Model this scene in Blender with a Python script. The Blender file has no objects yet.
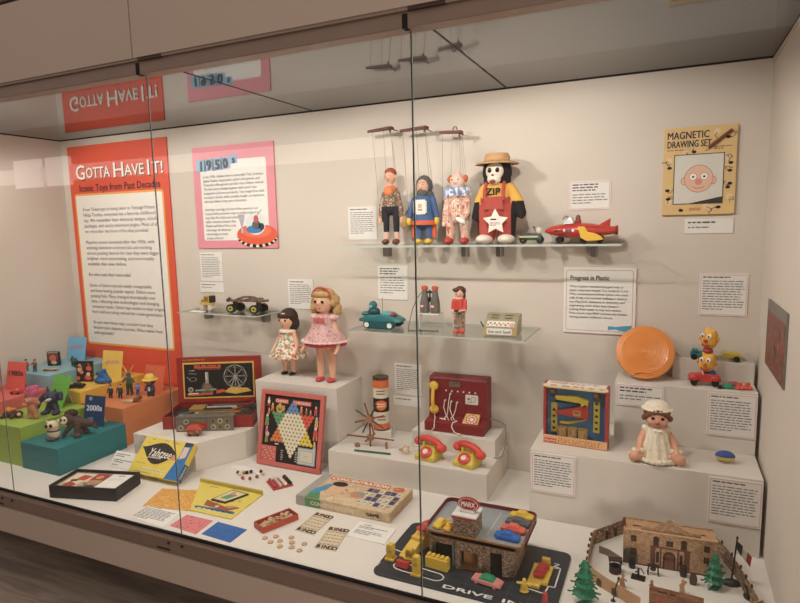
import bpy, bmesh, math, random
from mathutils import Matrix, Vector
random.seed(7)
SC = bpy.context.scene
COL = SC.collection
PI = math.pi

# ---------------------------------------------------------------- camera
cam_data = bpy.data.cameras.new('camera')
cam_data.sensor_width = 36.0
cam_data.lens = 589.04 / 800 * 36.0
cam_data.clip_start = 0.02
cam = bpy.data.objects.new('camera', cam_data)
COL.objects.link(cam)
yaw, pit, rol = -.4292, .1304, -.0234
fw = Vector((math.sin(yaw) * math.cos(pit), math.cos(yaw) * math.cos(pit), -math.sin(pit)))
rt = Vector((math.cos(yaw), -math.sin(yaw), 0)); up = rt.cross(fw)
rt, up = math.cos(rol) * rt + math.sin(rol) * up, -math.sin(rol) * rt + math.cos(rol) * up
M4 = Matrix.Identity(4)
for i in range(3):
    M4[i][0], M4[i][1], M4[i][2] = rt[i], up[i], -fw[i]
M4[0][3], M4[1][3], M4[2][3] = -.3301, -2.7189, 1.203
cam.matrix_world = M4
SC.camera = cam

# ---------------------------------------------------------------- world, lights, exposure
SC.view_settings.view_transform = 'Standard'
SC.view_settings.look = 'None'
SC.view_settings.gamma = 1
SC.view_settings.use_curve_mapping = False
SC.view_settings.exposure = -0.1
world = bpy.data.worlds.new('gallery_air'); SC.world = world
world.use_nodes = True
world.node_tree.nodes['Background'].inputs[0].default_value = (1.0, .90, .82, 1)
world.node_tree.nodes['Background'].inputs[1].default_value = .55

def lamp(name, kind, loc, target, power, color, size=.1, size_y=None, spread=None, angle=None, blend=.3):
    d = bpy.data.lights.new(name, kind); d.energy = power; d.color = color
    if kind == 'AREA':
        d.size = size
        if size_y: d.shape = 'RECTANGLE'; d.size_y = size_y
        if spread: d.spread = spread
    else:
        d.shadow_soft_size = size
        if angle: d.spot_size = angle; d.spot_blend = blend
    o = bpy.data.objects.new(name, d); COL.objects.link(o)
    o.location = loc
    o.rotation_euler = (Vector(target) - Vector(loc)).to_track_quat('-Z', 'Y').to_euler()
    return o

WARM = (1.0, .935, .86)
for lx in (-3.55, -2.55, -1.6, -.8):      # lamps inside the case along the front of its ceiling
    lamp('case_lamp', 'SPOT', (lx, -.985, 1.772), (lx + .12, -.22, .5), 26, WARM, .03, angle=2.35, blend=.35)
lamp('case_strip_light', 'AREA', (-2.0, -.99, 1.775), (-2.0, -.45, .2), 9, WARM, 3.9, .03)
lamp('gallery_fill', 'AREA', (-2.6, -2.35, 3.0), (-2.5, -1.6, .0), 3, (1.0, .88, .78), 4.5, .5)
lamp('gallery_fill', 'AREA', (1.6, -4.1, .45), (-2.4, -1.1, .0), 62, (1.0, .88, .79), 1.2, .8)  # unseen low fill, added to brighten the painted front below the glass

# ---------------------------------------------------------------- materials
def lin(h):
    h = h.lstrip('#')
    v = [int(h[i:i + 2], 16) / 255 for i in (0, 2, 4)]
    v = [(c / 12.92 if c <= .04045 else ((c + .055) / 1.055) ** 2.4) for c in v]
    g = .3 * v[0] + .59 * v[1] + .11 * v[2]
    return tuple(g + (c - g) * .90 for c in v) + (1,)
_mats = {}
def M(hexc, rough=.55, metal=0.0, var=.08, scale=40, coat=0.0, spec=.4):
    """plain surface: a procedural, slightly uneven paint"""
    key = (hexc, rough, metal, var, scale, coat)
    if key in _mats: return _mats[key]
    m = bpy.data.materials.new('paint_' + hexc.lstrip('#')); m.use_nodes = True
    nt = m.node_tree; b = nt.nodes['Principled BSDF']
    b.inputs['Roughness'].default_value = rough; b.inputs['Metallic'].default_value = metal
    b.inputs['Specular IOR Level'].default_value = spec
    b.inputs['Coat Weight'].default_value = coat
    c = lin(hexc)
    if var > 0:
        tc = nt.nodes.new('ShaderNodeTexCoord'); n = nt.nodes.new('ShaderNodeTexNoise')
        n.inputs['Scale'].default_value = scale; n.inputs['Detail'].default_value = 3
        r = nt.nodes.new('ShaderNodeValToRGB')
        r.color_ramp.elements[0].position = .3; r.color_ramp.elements[1].position = .7
        r.color_ramp.elements[0].color = tuple(x * (1 - var) for x in c[:3]) + (1,)
        r.color_ramp.elements[1].color = tuple(min(1, x * (1 + var * .6)) for x in c[:3]) + (1,)
        nt.links.new(tc.outputs['Object'], n.inputs['Vector'])
        nt.links.new(n.outputs['Fac'], r.inputs['Fac'])
        nt.links.new(r.outputs['Color'], b.inputs['Base Color'])
    else:
        b.inputs['Base Color'].default_value = c
    _mats[key] = m
    return m

def M2(name, hexes, kind='noise', scale=30, rough=.6, stretch=(1, 1, 1), hard=True, detail=3, metal=0.0, bump=0.0):
    """patterned surface: several colours from a procedural texture"""
    key = (name, scale)
    if key in _mats: return _mats[key]
    m = bpy.data.materials.new(name); m.use_nodes = True
    nt = m.node_tree; b = nt.nodes['Principled BSDF']; b.inputs['Roughness'].default_value = rough
    b.inputs['Metallic'].default_value = metal
    tc = nt.nodes.new('ShaderNodeTexCoord'); mp = nt.nodes.new('ShaderNodeMapping')
    mp.inputs['Scale'].default_value = stretch
    nt.links.new(tc.outputs['Object'], mp.inputs['Vector'])
    r = nt.nodes.new('ShaderNodeValToRGB')
    if kind == 'voronoi':
        t = nt.nodes.new('ShaderNodeTexVoronoi'); t.inputs['Scale'].default_value = scale
        sp = nt.nodes.new('ShaderNodeSeparateColor')
        nt.links.new(t.outputs['Color'], sp.inputs['Color']); out = sp.outputs[0]
    elif kind == 'wave':
        t = nt.nodes.new('ShaderNodeTexWave'); t.inputs['Scale'].default_value = scale
        t.inputs['Distortion'].default_value = 2.0; out = t.outputs['Fac']
    else:
        t = nt.nodes.new('ShaderNodeTexNoise'); t.inputs['Scale'].default_value = scale
        t.inputs['Detail'].default_value = detail; out = t.outputs['Fac']
    nt.links.new(mp.outputs['Vector'], t.inputs['Vector'])
    nt.links.new(out, r.inputs['Fac'])
    el = r.color_ramp.elements
    n = len(hexes)
    lo, hi = (0, 1) if kind != 'noise' else (.36, .64)
    while len(el) < n: el.new(.5)
    for i, h in enumerate(hexes):
        el[i].position = lo + (hi - lo) * (i / n if hard else i / max(1, n - 1)); el[i].color = lin(h)
    if hard: r.color_ramp.interpolation = 'CONSTANT'
    nt.links.new(r.outputs['Color'], b.inputs['Base Color'])
    if bump:
        bp = nt.nodes.new('ShaderNodeBump'); bp.inputs['Strength'].default_value = bump
        bp.inputs['Distance'].default_value = .002
        nt.links.new(out, bp.inputs['Height']); nt.links.new(bp.outputs['Normal'], b.inputs['Normal'])
    _mats[key] = m
    return m

def MBrick(name, a, bcol, mortar, scale, w=.5, h=.25):
    if name in _mats: return _mats[name]
    m = bpy.data.materials.new(name); m.use_nodes = True
    nt = m.node_tree; b = nt.nodes['Principled BSDF']; b.inputs['Roughness'].default_value = .7
    tc = nt.nodes.new('ShaderNodeTexCoord'); mp = nt.nodes.new('ShaderNodeMapping')
    mp.inputs['Rotation'].default_value = (PI / 2, 0, 0)
    t = nt.nodes.new('ShaderNodeTexBrick'); t.inputs['Scale'].default_value = scale
    t.inputs['Color1'].default_value = lin(a); t.inputs['Color2'].default_value = lin(bcol)
    t.inputs['Mortar'].default_value = lin(mortar); t.inputs['Mortar Size'].default_value = .03
    nt.links.new(tc.outputs['Object'], mp.inputs['Vector'])
    nt.links.new(mp.outputs['Vector'], t.inputs['Vector'])
    nt.links.new(t.outputs['Color'], b.inputs['Base Color'])
    _mats[name] = m
    return m

def glass_mat(name, tint, extra=.0):
    m = bpy.data.materials.new(name); m.use_nodes = True
    nt = m.node_tree; nt.nodes.clear()
    out = nt.nodes.new('ShaderNodeOutputMaterial'); mix = nt.nodes.new('ShaderNodeMixShader')
    tr = nt.nodes.new('ShaderNodeBsdfTransparent'); tr.inputs[0].default_value = tint + (1,)
    gl = nt.nodes.new('ShaderNodeBsdfGlossy'); gl.inputs['Roughness'].default_value = .0
    geo = nt.nodes.new('ShaderNodeNewGeometry')
    dot = nt.nodes.new('ShaderNodeVectorMath'); dot.operation = 'DOT_PRODUCT'
    nt.links.new(geo.outputs['Incoming'], dot.inputs[0]); nt.links.new(geo.outputs['Normal'], dot.inputs[1])
    def mth(op, a, b):
        n = nt.nodes.new('ShaderNodeMath'); n.operation = op
        for i, v in enumerate((a, b)):
            if v is None: continue
            if isinstance(v, (int, float)): n.inputs[i].default_value = v
            else: nt.links.new(v, n.inputs[i])
        return n.outputs[0]
    ab = mth('ABSOLUTE', dot.outputs['Value'], None)
    p5 = mth('POWER', mth('SUBTRACT', 1.0, ab), 5.0)
    fr = mth('ADD', mth('MULTIPLY', p5, .96 - extra), .04 + extra)
    nt.links.new(fr, mix.inputs[0]); nt.links.new(tr.outputs[0], mix.inputs[1]); nt.links.new(gl.outputs[0], mix.inputs[2])
    nt.links.new(mix.outputs[0], out.inputs[0])
    return m
GLASS = glass_mat('pane_glass', (.985, .985, .975))
ACRYLIC = glass_mat('shelf_glass', (.90, .93, .91))
CLEAR = glass_mat('clear_acrylic', (.95, .96, .95), .02)
def emit(name, col, s):
    m = bpy.data.materials.new(name); m.use_nodes = True
    b = m.node_tree.nodes['Principled BSDF']; b.inputs['Base Color'].default_value = (0, 0, 0, 1)
    b.inputs['Emission Color'].default_value = col + (1,); b.inputs['Emission Strength'].default_value = s
    return m

BLACK = M('#171513', .5); WHITE = M('#e9e4da', .6, var=.03); INK = M('#2b2a30', .8, var=0)
PAPER = M('#e6e2db', .8, var=.03, scale=15)
GREYINK = M('#55535a', .8, var=0)

# ---------------------------------------------------------------- mesh building
_txt = {}
def text_mesh(s, bold):
    k = (s, bold)
    if k not in _txt:
        cu = bpy.data.curves.new('lettering', 'FONT'); cu.body = s; cu.size = 1
        cu.resolution_u = 2; cu.offset = bold
        ob = bpy.data.objects.new('lettering', cu)
        me = bpy.data.meshes.new_from_object(ob)
        xs = [v.co.x for v in me.vertices] or [0]
        _txt[k] = ([tuple(v.co) for v in me.vertices], [tuple(p.vertices) for p in me.polygons], min(xs), max(xs))
        bpy.data.objects.remove(ob); bpy.data.curves.remove(cu); bpy.data.meshes.remove(me)
    return _txt[k]

def frame(o, ux, uy):
    ux = Vector(ux).normalized(); uy = Vector(uy).normalized(); n = ux.cross(uy)
    m = Matrix.Identity(4)
    for i in range(3): m[i][0], m[i][1], m[i][2], m[i][3] = ux[i], uy[i], n[i], o[i]
    return m
def front(x, y, z): return frame((x, y, z), (1, 0, 0), (0, 0, 1))       # drawing plane facing -Y
def flat(x, y, z, rz=0): return frame((x, y, z), (math.cos(rz), math.sin(rz), 0), (-math.sin(rz), math.cos(rz), 0))
def RX(a): return Matrix.Rotation(a, 4, 'X')
def RY(a): return Matrix.Rotation(a, 4, 'Y')
def RZ(a): return Matrix.Rotation(a, 4, 'Z')
def TR(x, y, z): return Matrix.Translation((x, y, z))

class MB:
    def __init__(s):
        s.bm = bmesh.new(); s.mats = []; s.T = Matrix.Identity(4)
    def mi(s, m):
        if m not in s.mats: s.mats.append(m)
        return s.mats.index(m)
    def v(s, p): return s.bm.verts.new(s.T @ Vector(p))
    def face(s, vs, k):
        try:
            f = s.bm.faces.new(vs); f.material_index = k; return f
        except ValueError: return None
    def box(s, a, b, m, R=None, c=None):
        """box between corners a and b"""
        k = s.mi(m); T = s.T
        if R is not None:
            piv = Matrix.Translation(c if c else [(a[i] + b[i]) / 2 for i in range(3)])
            s.T = T @ piv @ R @ piv.inverted()
        P = [s.v((x, y, z)) for z in (a[2], b[2]) for y in (a[1], b[1]) for x in (a[0], b[0])]
        for q in ((0, 2, 3, 1), (4, 5, 7, 6), (0, 1, 5, 4), (2, 6, 7, 3), (0, 4, 6, 2), (1, 3, 7, 5)):
            s.face([P[i] for i in q], k)
        s.T = T; return s
    def loft(s, rings, m, cap=True, closed=True):
        k = s.mi(m); R = [[s.v(p) for p in r] for r in rings]
        for a, b in zip(R, R[1:]):
            n = len(a)
            for i in range(n if closed else n - 1):
                j = (i + 1) % n
                s.face([a[i], a[j], b[j], b[i]], k)
        if cap:
            s.face(R[0][::-1], k); s.face(R[-1], k)
        return s
    def cyl(s, p0, p1, r0, r1, m, n=12, cap=True):
        p0, p1 = Vector(p0), Vector(p1); d = (p1 - p0).normalized()
        a = d.orthogonal().normalized(); b = d.cross(a)
        ring = lambda p, r: [p + a * (r * math.cos(2 * PI * i / n)) + b * (r * math.sin(2 * PI * i / n)) for i in range(n)]
        return s.loft([ring(p0, r0), ring(p1, r1)], m, cap)
    def tube(s, pts, r, m, n=6):
        pts = [Vector(p) for p in pts]; rings = []; a = None
        for i, p in enumerate(pts):
            d = (pts[min(i + 1, len(pts) - 1)] - pts[max(i - 1, 0)]).normalized()
            a = d.orthogonal() if a is None else a - d * a.dot(d)
            a = a.normalized(); b = d.cross(a)
            rings.append([p + a * (r * math.cos(2 * PI * j / n)) + b * (r * math.sin(2 * PI * j / n)) for j in range(n)])
        return s.loft(rings, m)
    def lathe(s, prof, m, n=20, c=(0, 0, 0), wave=0, wk=8, sx=1, sy=1):
        """profile [(r, z)...] turned round the z axis; wave ripples the radius (folds of cloth)"""
        rings = []
        for q, (r, z) in enumerate(prof):
            t = q / max(1, len(prof) - 1)
            rings.append([(c[0] + sx * r * (1 + wave * t * math.cos(wk * 2 * PI * i / n)) * math.cos(2 * PI * i / n),
                           c[1] + sy * r * (1 + wave * t * math.cos(wk * 2 * PI * i / n)) * math.sin(2 * PI * i / n), c[2] + z) for i in range(n)])
        return s.loft(rings, m)
    def ell(s, c, r, m, n=14, k=9, R=None):
        T = s.T; s.T = T @ Matrix.Translation(c) @ (R if R is not None else Matrix.Identity(4))
        rings = []
        for q in range(k + 1):
            a = -PI / 2 + PI * (q + .02) / (k + .04)
            rings.append([(r[0] * math.cos(a) * math.cos(2 * PI * i / n), r[1] * math.cos(a) * math.sin(2 * PI * i / n), r[2] * math.sin(a)) for i in range(n)])
        s.loft(rings, m); s.T = T; return s
    def prism(s, poly, d0, d1, m):
        """polygon in the current drawing plane, between depths d0 and d1"""
        return s.loft([[(x, y, d0) for x, y in poly], [(x, y, d1) for x, y in poly]], m)
    def poly(s, pts, m, w=0.0):
        s.face([s.v((x, y, w)) for x, y in pts], s.mi(m)); return s
    def rect(s, x0, y0, x1, y1, m, w=0.0): return s.poly([(x0, y0), (x1, y0), (x1, y1), (x0, y1)], m, w)
    def disk(s, x, y, r, m, w=0.0, n=16, ry=None):
        ry = r if ry is None else ry
        return s.poly([(x + r * math.cos(2 * PI * i / n), y + ry * math.sin(2 * PI * i / n)) for i in range(n)], m, w)
    def line(s, pts, t, m, w=0.0):
        for (x0, y0), (x1, y1) in zip(pts, pts[1:]):
            d = math.hypot(x1 - x0, y1 - y0) or 1; nx, ny = -(y1 - y0) / d * t / 2, (x1 - x0) / d * t / 2
            s.poly([(x0 - nx, y0 - ny), (x1 - nx, y1 - ny), (x1 + nx, y1 + ny), (x0 + nx, y0 + ny)], m, w)
        return s
    def ring(s, x, y, r0, r1, m, w=0.0, n=24, ry=1):
        for i in range(n):
            a, b = 2 * PI * i / n, 2 * PI * (i + 1) / n
            s.poly([(x + r0 * math.cos(a), y + ry * r0 * math.sin(a)), (x + r1 * math.cos(a), y + ry * r1 * math.sin(a)),
                    (x + r1 * math.cos(b), y + ry * r1 * math.sin(b)), (x + r0 * math.cos(b), y + ry * r0 * math.sin(b))], m, w)
        return s
    def text(s, t, x, y, size, m, width=None, bold=0.0, align='l', w=0.0, slant=0.0, rot=0.0, depth=0.0):
        if bold:      # heavier lettering: the same outline struck several times, hairs apart
            d_ = bold * .8 * size
            for q, (ex, ey) in enumerate(((-1, -.6), (1, -.6), (-1, .6), (1, .6), (0, 0))):
                s.text(t, x + d_ * ex, y + d_ * ey, size, m, width, 0, align, w + .00008 * q, slant, rot)
            return s
        vs, fs, x0, x1 = text_mesh(t, 0); k = s.mi(m)
        sx = size if width is None else width / max(1e-6, x1 - x0)
        off = {'l': -x0, 'c': -(x0 + x1) / 2, 'r': -x1}[align]
        ca, sa = math.cos(rot), math.sin(rot)
        P = []
        for a, b, _ in vs:
            px, py = (a + off) * sx + slant * b * size, b * size
            P.append(s.v((x + ca * px - sa * py, y + sa * px + ca * py, w)))
        for f in fs: s.face([P[i] for i in f], k)
        return s
    def words(s, x0, x1, y1, rows, lh, m, w=0.0, short=.6, gap=.0, hgt=.42):
        """rows of illegibly small print: one run of marks for each word"""
        y = y1
        for r in range(rows):
            x = x0; end = x1 if r < rows - 1 else x0 + (x1 - x0) * short
            end -= random.random() * .12 * (x1 - x0)
            while x < end:
                wd = lh * random.uniform(.7, 2.6)
                e = min(x + wd, end)
                s.rect(x, y - lh * hgt, e, y, m, w); x = e + lh * .34
            y -= lh
        return s
    def build(s, name, parent=None, smooth=False, bevel=0, seg=2, mesh=None):
        bmesh.ops.recalc_face_normals(s.bm, faces=s.bm.faces[:]) if not getattr(s, 'art', False) else None
        me = bpy.data.meshes.new(name); s.bm.to_mesh(me); s.bm.free()
        for m in s.mats: me.materials.append(m)
        if smooth:
            for p in me.polygons: p.use_smooth = True
            try: me.set_sharp_from_angle(angle=.8)
            except Exception: pass
        o = bpy.data.objects.new(name, me); COL.objects.link(o)
        if parent: o.parent = parent
        if bevel:
            b = o.modifiers.new('soft_edges', 'BEVEL'); b.width = bevel; b.segments = seg; b.limit_method = 'ANGLE'
            if smooth is False:
                for p in me.polygons: p.use_smooth = False
        return o

def art():
    """printed surface: faces keep the direction they are drawn in"""
    m = MB(); m.art = True; return m

def tag(o, label, cat, group=None):
    o['label'] = label; o['category'] = cat
    if group: o['group'] = group
    return o
def thing(name, label, cat, loc=(0, 0, 0), rz=0.0, group=None):
    o = bpy.data.objects.new(name, None); COL.objects.link(o)
    o.empty_display_size = .05; o.location = loc; o.rotation_euler = (0, 0, rz)
    return tag(o, label, cat, group)
def struct(o):
    o['kind'] = 'structure'; return o
def copy_thing(src, loc, label, rz=None, mats=None):
    r = src.copy(); COL.objects.link(r); r.location = loc; r['label'] = label
    if rz is not None: r.rotation_euler = (0, 0, rz)
    for ch in list(src.children):
        c = ch.copy(); COL.objects.link(c); c.parent = r
        for g in ch.children:
            d = g.copy(); COL.objects.link(d); d.parent = c
    return r

def blob(name, prims, voxel, mats, pick=None, parent=None, smooth=2):
    """one continuous surface grown over capsules ('c') and ellipsoids ('e')"""
    b = MB(); g = M('#808080', var=0)
    for p in prims:
        if p[0] == 'e': b.ell(p[1], p[2], g, 16, 10, p[3] if len(p) > 3 else None)
        else:
            _, p0, p1, r0, r1 = p
            b.cyl(p0, p1, r0, r1, g, 14); b.ell(p0, (r0,) * 3, g, 14, 8); b.ell(p1, (r1,) * 3, g, 14, 8)
    me = bpy.data.meshes.new('tmp')
    bmesh.ops.recalc_face_normals(b.bm, faces=b.bm.faces[:])
    b.bm.to_mesh(me); b.bm.free()
    t = bpy.data.objects.new('tmp', me); COL.objects.link(t)
    r = t.modifiers.new('r', 'REMESH'); r.mode = 'VOXEL'; r.voxel_size = voxel
    sm = t.modifiers.new('s', 'SMOOTH'); sm.iterations = smooth; sm.factor = .5
    bpy.context.view_layer.update()
    dg = bpy.context.evaluated_depsgraph_get()
    out = bpy.data.meshes.new_from_object(t.evaluated_get(dg)); out.name = name
    bpy.data.objects.remove(t); bpy.data.meshes.remove(me)
    out.materials.clear()
    for m in mats: out.materials.append(m)
    for p in out.polygons:
        p.use_smooth = True
        if pick: p.material_index = pick(p.center)
    o = bpy.data.objects.new(name, out); COL.objects.link(o)
    if parent: o.parent = parent
    return o

# ================================================================ THE SETTING
WALL = M('#d3c8bb', .7, var=.02, scale=3)
DECKM = M('#dbd4ca', .6, var=.02, scale=4)
PLINTH = M('#d6cec3', .6, var=.02, scale=5)
BRONZE = M('#8c7466', .4, .35, var=.05, scale=8)
FASCIA = M('#b8a392', .6, var=.03, scale=3)
DARK = M('#15110f', .8, var=0)
def slab(name, a, b, m, bevel=0): return struct(MB().box(a, b, m).build(name, bevel=bevel))
XL, FY, H = -4.02, -1.09, 1.8
slab('wall_back', (XL - .05, 0, -.42), (.06, .05, 1.86), WALL)
slab('wall_left', (XL - .05, FY + .005, -.06), (XL, 0, 1.8), WALL)
slab('wall_right', (.010, FY + .005, -.06), (.06, 0, 1.8), WALL)
slab('floor', (XL, FY + .006, -.05), (.010, 0, 0), DECKM)
# ceiling of the case: satin metal panels that mirror the wall
cm = bpy.data.materials.new('satin_panel'); cm.use_nodes = True
nt = cm.node_tree; b = nt.nodes['Principled BSDF']
b.inputs['Base Color'].default_value = (.10, .099, .097, 1); b.inputs['Metallic'].default_value = .9
b.inputs['Roughness'].default_value = .06; b.inputs['Specular IOR Level'].default_value = .8
n = nt.nodes.new('ShaderNodeTexNoise'); n.inputs['Scale'].default_value = 9; rr = nt.nodes.new('ShaderNodeMapRange')
rr.inputs['To Min'].default_value = .03; rr.inputs['To Max'].default_value = .06
nt.links.new(n.outputs['Fac'], rr.inputs['Value']); nt.links.new(rr.outputs['Result'], b.inputs['Roughness'])
slab('ceiling', (XL - .05, FY + .03, H), (.06, .05, H + .05), cm)
for x in (-2.045, -1.019):
    slab('trim_1', (x - .003, FY + .03, H - .0015), (x + .003, 0, H + .01), DARK)
slab('trim_2', (XL, -.004, H - .004), (.01, 0, H), DARK)
slab('trim_3', (.006, FY + .03, H - .004), (.01, 0, H), DARK)
slab('trim_4', (XL, FY + .03, H - .004), (XL + .004, 0, H), DARK)
slab('trim_5', (.0065, FY + .03, H - .022), (.010, -.004, H - .004), M('#cdbfae', .6, var=0))
# sliding glass panes and the dark seams between them
seams = [-4.12, -3.0873, -2.0505, -1.0205, .02]
for i in range(4):
    struct(MB().box((seams[i] + .003, FY - .004, .0), (seams[i + 1] - .003, FY + .004, 1.75), GLASS).build('window_%d' % (i + 1)))
SEAM = M('#1f2422', .3, var=0); SEAMG = M('#9aa49e', .25, var=0)
for x in seams[1:4]:
    struct(MB().box((x - .0026, FY - .001, 0), (x + .0010, FY + .001, 1.75), SEAM)
           .box((x + .0010, FY - .001, 0), (x + .0026, FY + .001, 1.75), SEAMG).build('trim_6'))
# metal channels that hold the panes
slab('trim_7', (-4.4, FY - .035, 1.748), (.4, FY + .02, 1.792), BRONZE, .002)
slab('trim_8', (-4.4, FY - .045, 1.792), (.4, FY + .02, 1.800), M('#9a8578', .5, .3, var=.03))
slab('trim_9', (-4.4, FY - .035, -.062), (.4, FY + .001, -.004), BRONZE, .002)
slab('trim_10', (-4.4, FY - .007, -.004), (.4, FY + .006, .003), DARK)
for x in seams[1:4]:
    slab('trim_11', (x - .012, FY - .037, 1.747), (x + .004, FY - .012, 1.786), DARK)
    slab('trim_11', (x + .01, FY - .047, 1.790), (x + .12, FY - .02, 1.801), M('#4a3a33', .5, .4, var=0))
    slab('trim_11', (x - .10, FY - .0365, -.052), (x - .03, FY - .02, -.046), DARK)
    for dx in (-.035, .035):
        struct(MB().cyl((x + dx, FY - .033, -.02), (x + dx, FY - .038, -.02), .006, .006, M('#2a201c', .5, var=0)).build('trim_12'))
# painted front of the case above and below the glass
slab('wall_front', (-4.4, FY - .04, -.185), (.4, FY + .0, -.064), FASCIA)
slab('trim_13', (-4.4, FY - .02, -.204), (.4, FY + .02, -.190), M('#6c5a50', .5, var=0))
slab('baseboard_front', (-4.4, FY + .32, -.42), (.4, FY + .37, -.19), M('#2b2522', .8, var=0))
for a, bb in ((-4.4, -3.098), (-3.092, -2.063), (-2.057, .4)):
    slab('wall_upper', (a, FY - .05, 1.8005), (bb, FY + .0, 2.088), FASCIA)
slab('trim_14', (-4.4, FY - .03, 2.088), (.4, FY, 2.11), M('#4a3b34', .6, var=0))
slab('wall_upper', (-4.4, FY - .05, 2.11), (.4, FY, 2.6), FASCIA)
# the gallery in front: plank floor, far wall with two lit openings
fm = M2('plank_floor', ['#7d6c60', '#94826f', '#a38f80', '#8a786a'], 'noise', 3.2, .45, (.5, 6, 1), False, 5)
slab('floor_gallery', (-14, -8, -.47), (6, -.72, -.42), fm)
slab('wall_far', (-14, -6.15, -.42), (6, -6.05, 2.9), M('#8d7466', .8, var=.03, scale=2))
LIT = emit('lit_opening', (1.0, .88, .80), 2.6)
slab('trim_15', (-11.5, -6.05, 2.02), (-3.4, -6.0, 2.26), emit('lit_cove', (1.0, .80, .73), 1.9))
slab('trim_16', (-10.4, -6.05, 1.95), (-9.75, -5.99, 2.40), LIT)
slab('trim_16', (-9.6, -6.05, 1.95), (-9.05, -5.99, 2.40), LIT)

# ================================================================ PLINTHS
def plinth(name, label, a, b, m, bevel=.0015):
    o = MB().box(tuple(a[i] - (a[i] + b[i]) / 2 if i < 2 else 0 for i in range(3)),
                 tuple(b[i] - (a[i] + b[i]) / 2 if i < 2 else b[i] - a[i] for i in range(3)), m).build(name, bevel=bevel)
    o.location = ((a[0] + b[0]) / 2, (a[1] + b[1]) / 2, a[2])
    return tag(o, label, 'plinth', 'display plinths')
plinth('plinth', 'low wide white plinth in the middle carrying the toy telephones', (-1.806, -.375, 0), (-1.012, -.004, .125), PLINTH)
plinth('plinth', 'white block under the red telephone switchboard on the low middle plinth', (-1.44, -.19, .125), (-1.026, -.004, .21), PLINTH)
plinth('plinth', 'tall white box plinth carrying the two standing dolls', (-2.31, -.267, 0), (-1.81, -.004, .4), PLINTH)
plinth('plinth', 'big lowest step of the white stair on the right under the seated baby doll', (-.815, -.43, 0), (-.003, -.004, .29), PLINTH)
plinth('plinth', 'middle step of the white stair on the right holding the orange disc', (-.515, -.19, .29), (-.003, -.004, .535), PLINTH)
plinth('plinth', 'small top step of the white stair on the right behind the red car', (-.30, -.06, .535), (-.003, -.004, .62), PLINTH)
o = MB().prism([(-2.86, -.598), (-2.44, -.598), (-2.318, -.362), (-2.318, -.006), (-2.86, -.006)], 0, .148, PLINTH).build('plinth', bevel=.0015)
tag(o, 'low white plinth with a slanted front under the red construction set', 'plinth', 'display plinths')
plinth('plinth', 'teal painted box plinth at the front left of the coloured steps', (-3.33, -.89, 0), (-3.05, -.483, .14), M('#137478', .5, var=.03))
plinth('plinth', 'lime green painted box plinth between the pink and teal ones', (-3.665, -.88, 0), (-3.335, -.483, .21), M('#93b03c', .5, var=.03))
plinth('plinth', 'pink painted box plinth at the left end of the coloured steps', (-4.015, -.88, 0), (-3.67, -.483, .28), M('#d8605c', .5, var=.03))
plinth('plinth', 'orange painted box plinth at the right end of the back coloured steps', (-3.402, -.478, 0), (-3.07, -.014, .22), M('#cf7a44', .5, var=.03))
plinth('plinth', 'yellow painted box plinth between the blue and orange ones', (-3.665, -.478, 0), (-3.405, -.014, .28), M('#e3b63a', .5, var=.03))
plinth('plinth', 'pale blue painted box plinth, the tallest of the coloured steps', (-4.015, -.478, 0), (-3.67, -.014, .355), M('#86b4bf', .5, var=.03))

# ================================================================ GLASS SHELVES
EDGE = M('#b9c2bb', .2, var=.02)
def shelf(label, x0, x1, y0, zt, th, brackets):
    t = thing('glass_shelf', label, 'shelf', ((x0 + x1) / 2, 0, zt - th), 0, 'glass shelves on the back wall')
    w = (x1 - x0) / 2
    m = MB(); k = m.mi(ACRYLIC); e = m.mi(EDGE)
    m.box((-w, y0, 0), (w, -.002, th), ACRYLIC)
    m.bm.faces.ensure_lookup_table()
    for f in m.bm.faces:
        f.normal_update()
        if abs(f.normal.z) < .5: f.material_index = e
    m.build('shelf_panel', t)
    for bx in brackets:
        MB().box((bx - (x0 + x1) / 2 - .013, -.055, -.052), (bx - (x0 + x1) / 2 + .013, -.001, -.0005), M('#8d8983', .35, .8, var=0)).build('bracket', t, bevel=.002)
shelf('long upper glass shelf carrying the marionettes and the red rocket car', -1.79, -.505, -.2, 1.105, .009, (-1.625, -1.212, -1.045, -.625))
shelf('middle glass shelf with teal tank, soda bottle binoculars and toy register', -1.70, -.862, -.335, .713, .006, ())
shelf('left glass shelf carrying the old roller skate', -2.905, -2.335, -.19, .73, .006, (-2.82, -2.40))

# ================================================================ WALL PANELS AND LABEL CARDS
def rrect(x0, y0, x1, y1, r, n=4):
    P = []
    for cx, cy, a0 in ((x1 - r, y0 + r, -90), (x1 - r, y1 - r, 0), (x0 + r, y1 - r, 90), (x0 + r, y0 + r, 180)):
        for i in range(n + 1):
            a = math.radians(a0 + 90 * i / n); P.append((cx + r * math.cos(a), cy + r * math.sin(a)))
    return P
RED = M('#e2502f', .55, var=.02)
t = thing('sign_panel', 'tall orange red introduction panel reading GOTTA HAVE IT on the back wall', 'sign', (-3.514, 0, .2))
MB().box((-.434, -.010, 0), (.434, -.001, 1.552), RED).build('panel_board', t)
a = art(); a.T = front(0, -.0105, 0)
a.poly(rrect(-.401, .247, .387, 1.248, .02), M('#f0a83c', .6, var=0)); a.poly(rrect(-.388, .26, .374, 1.235, .012), M('#ece7de', .7, var=.02), .0004)
a.build('text_field', t)
a = art(); a.T = front(0, -.0112, 0)
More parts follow.
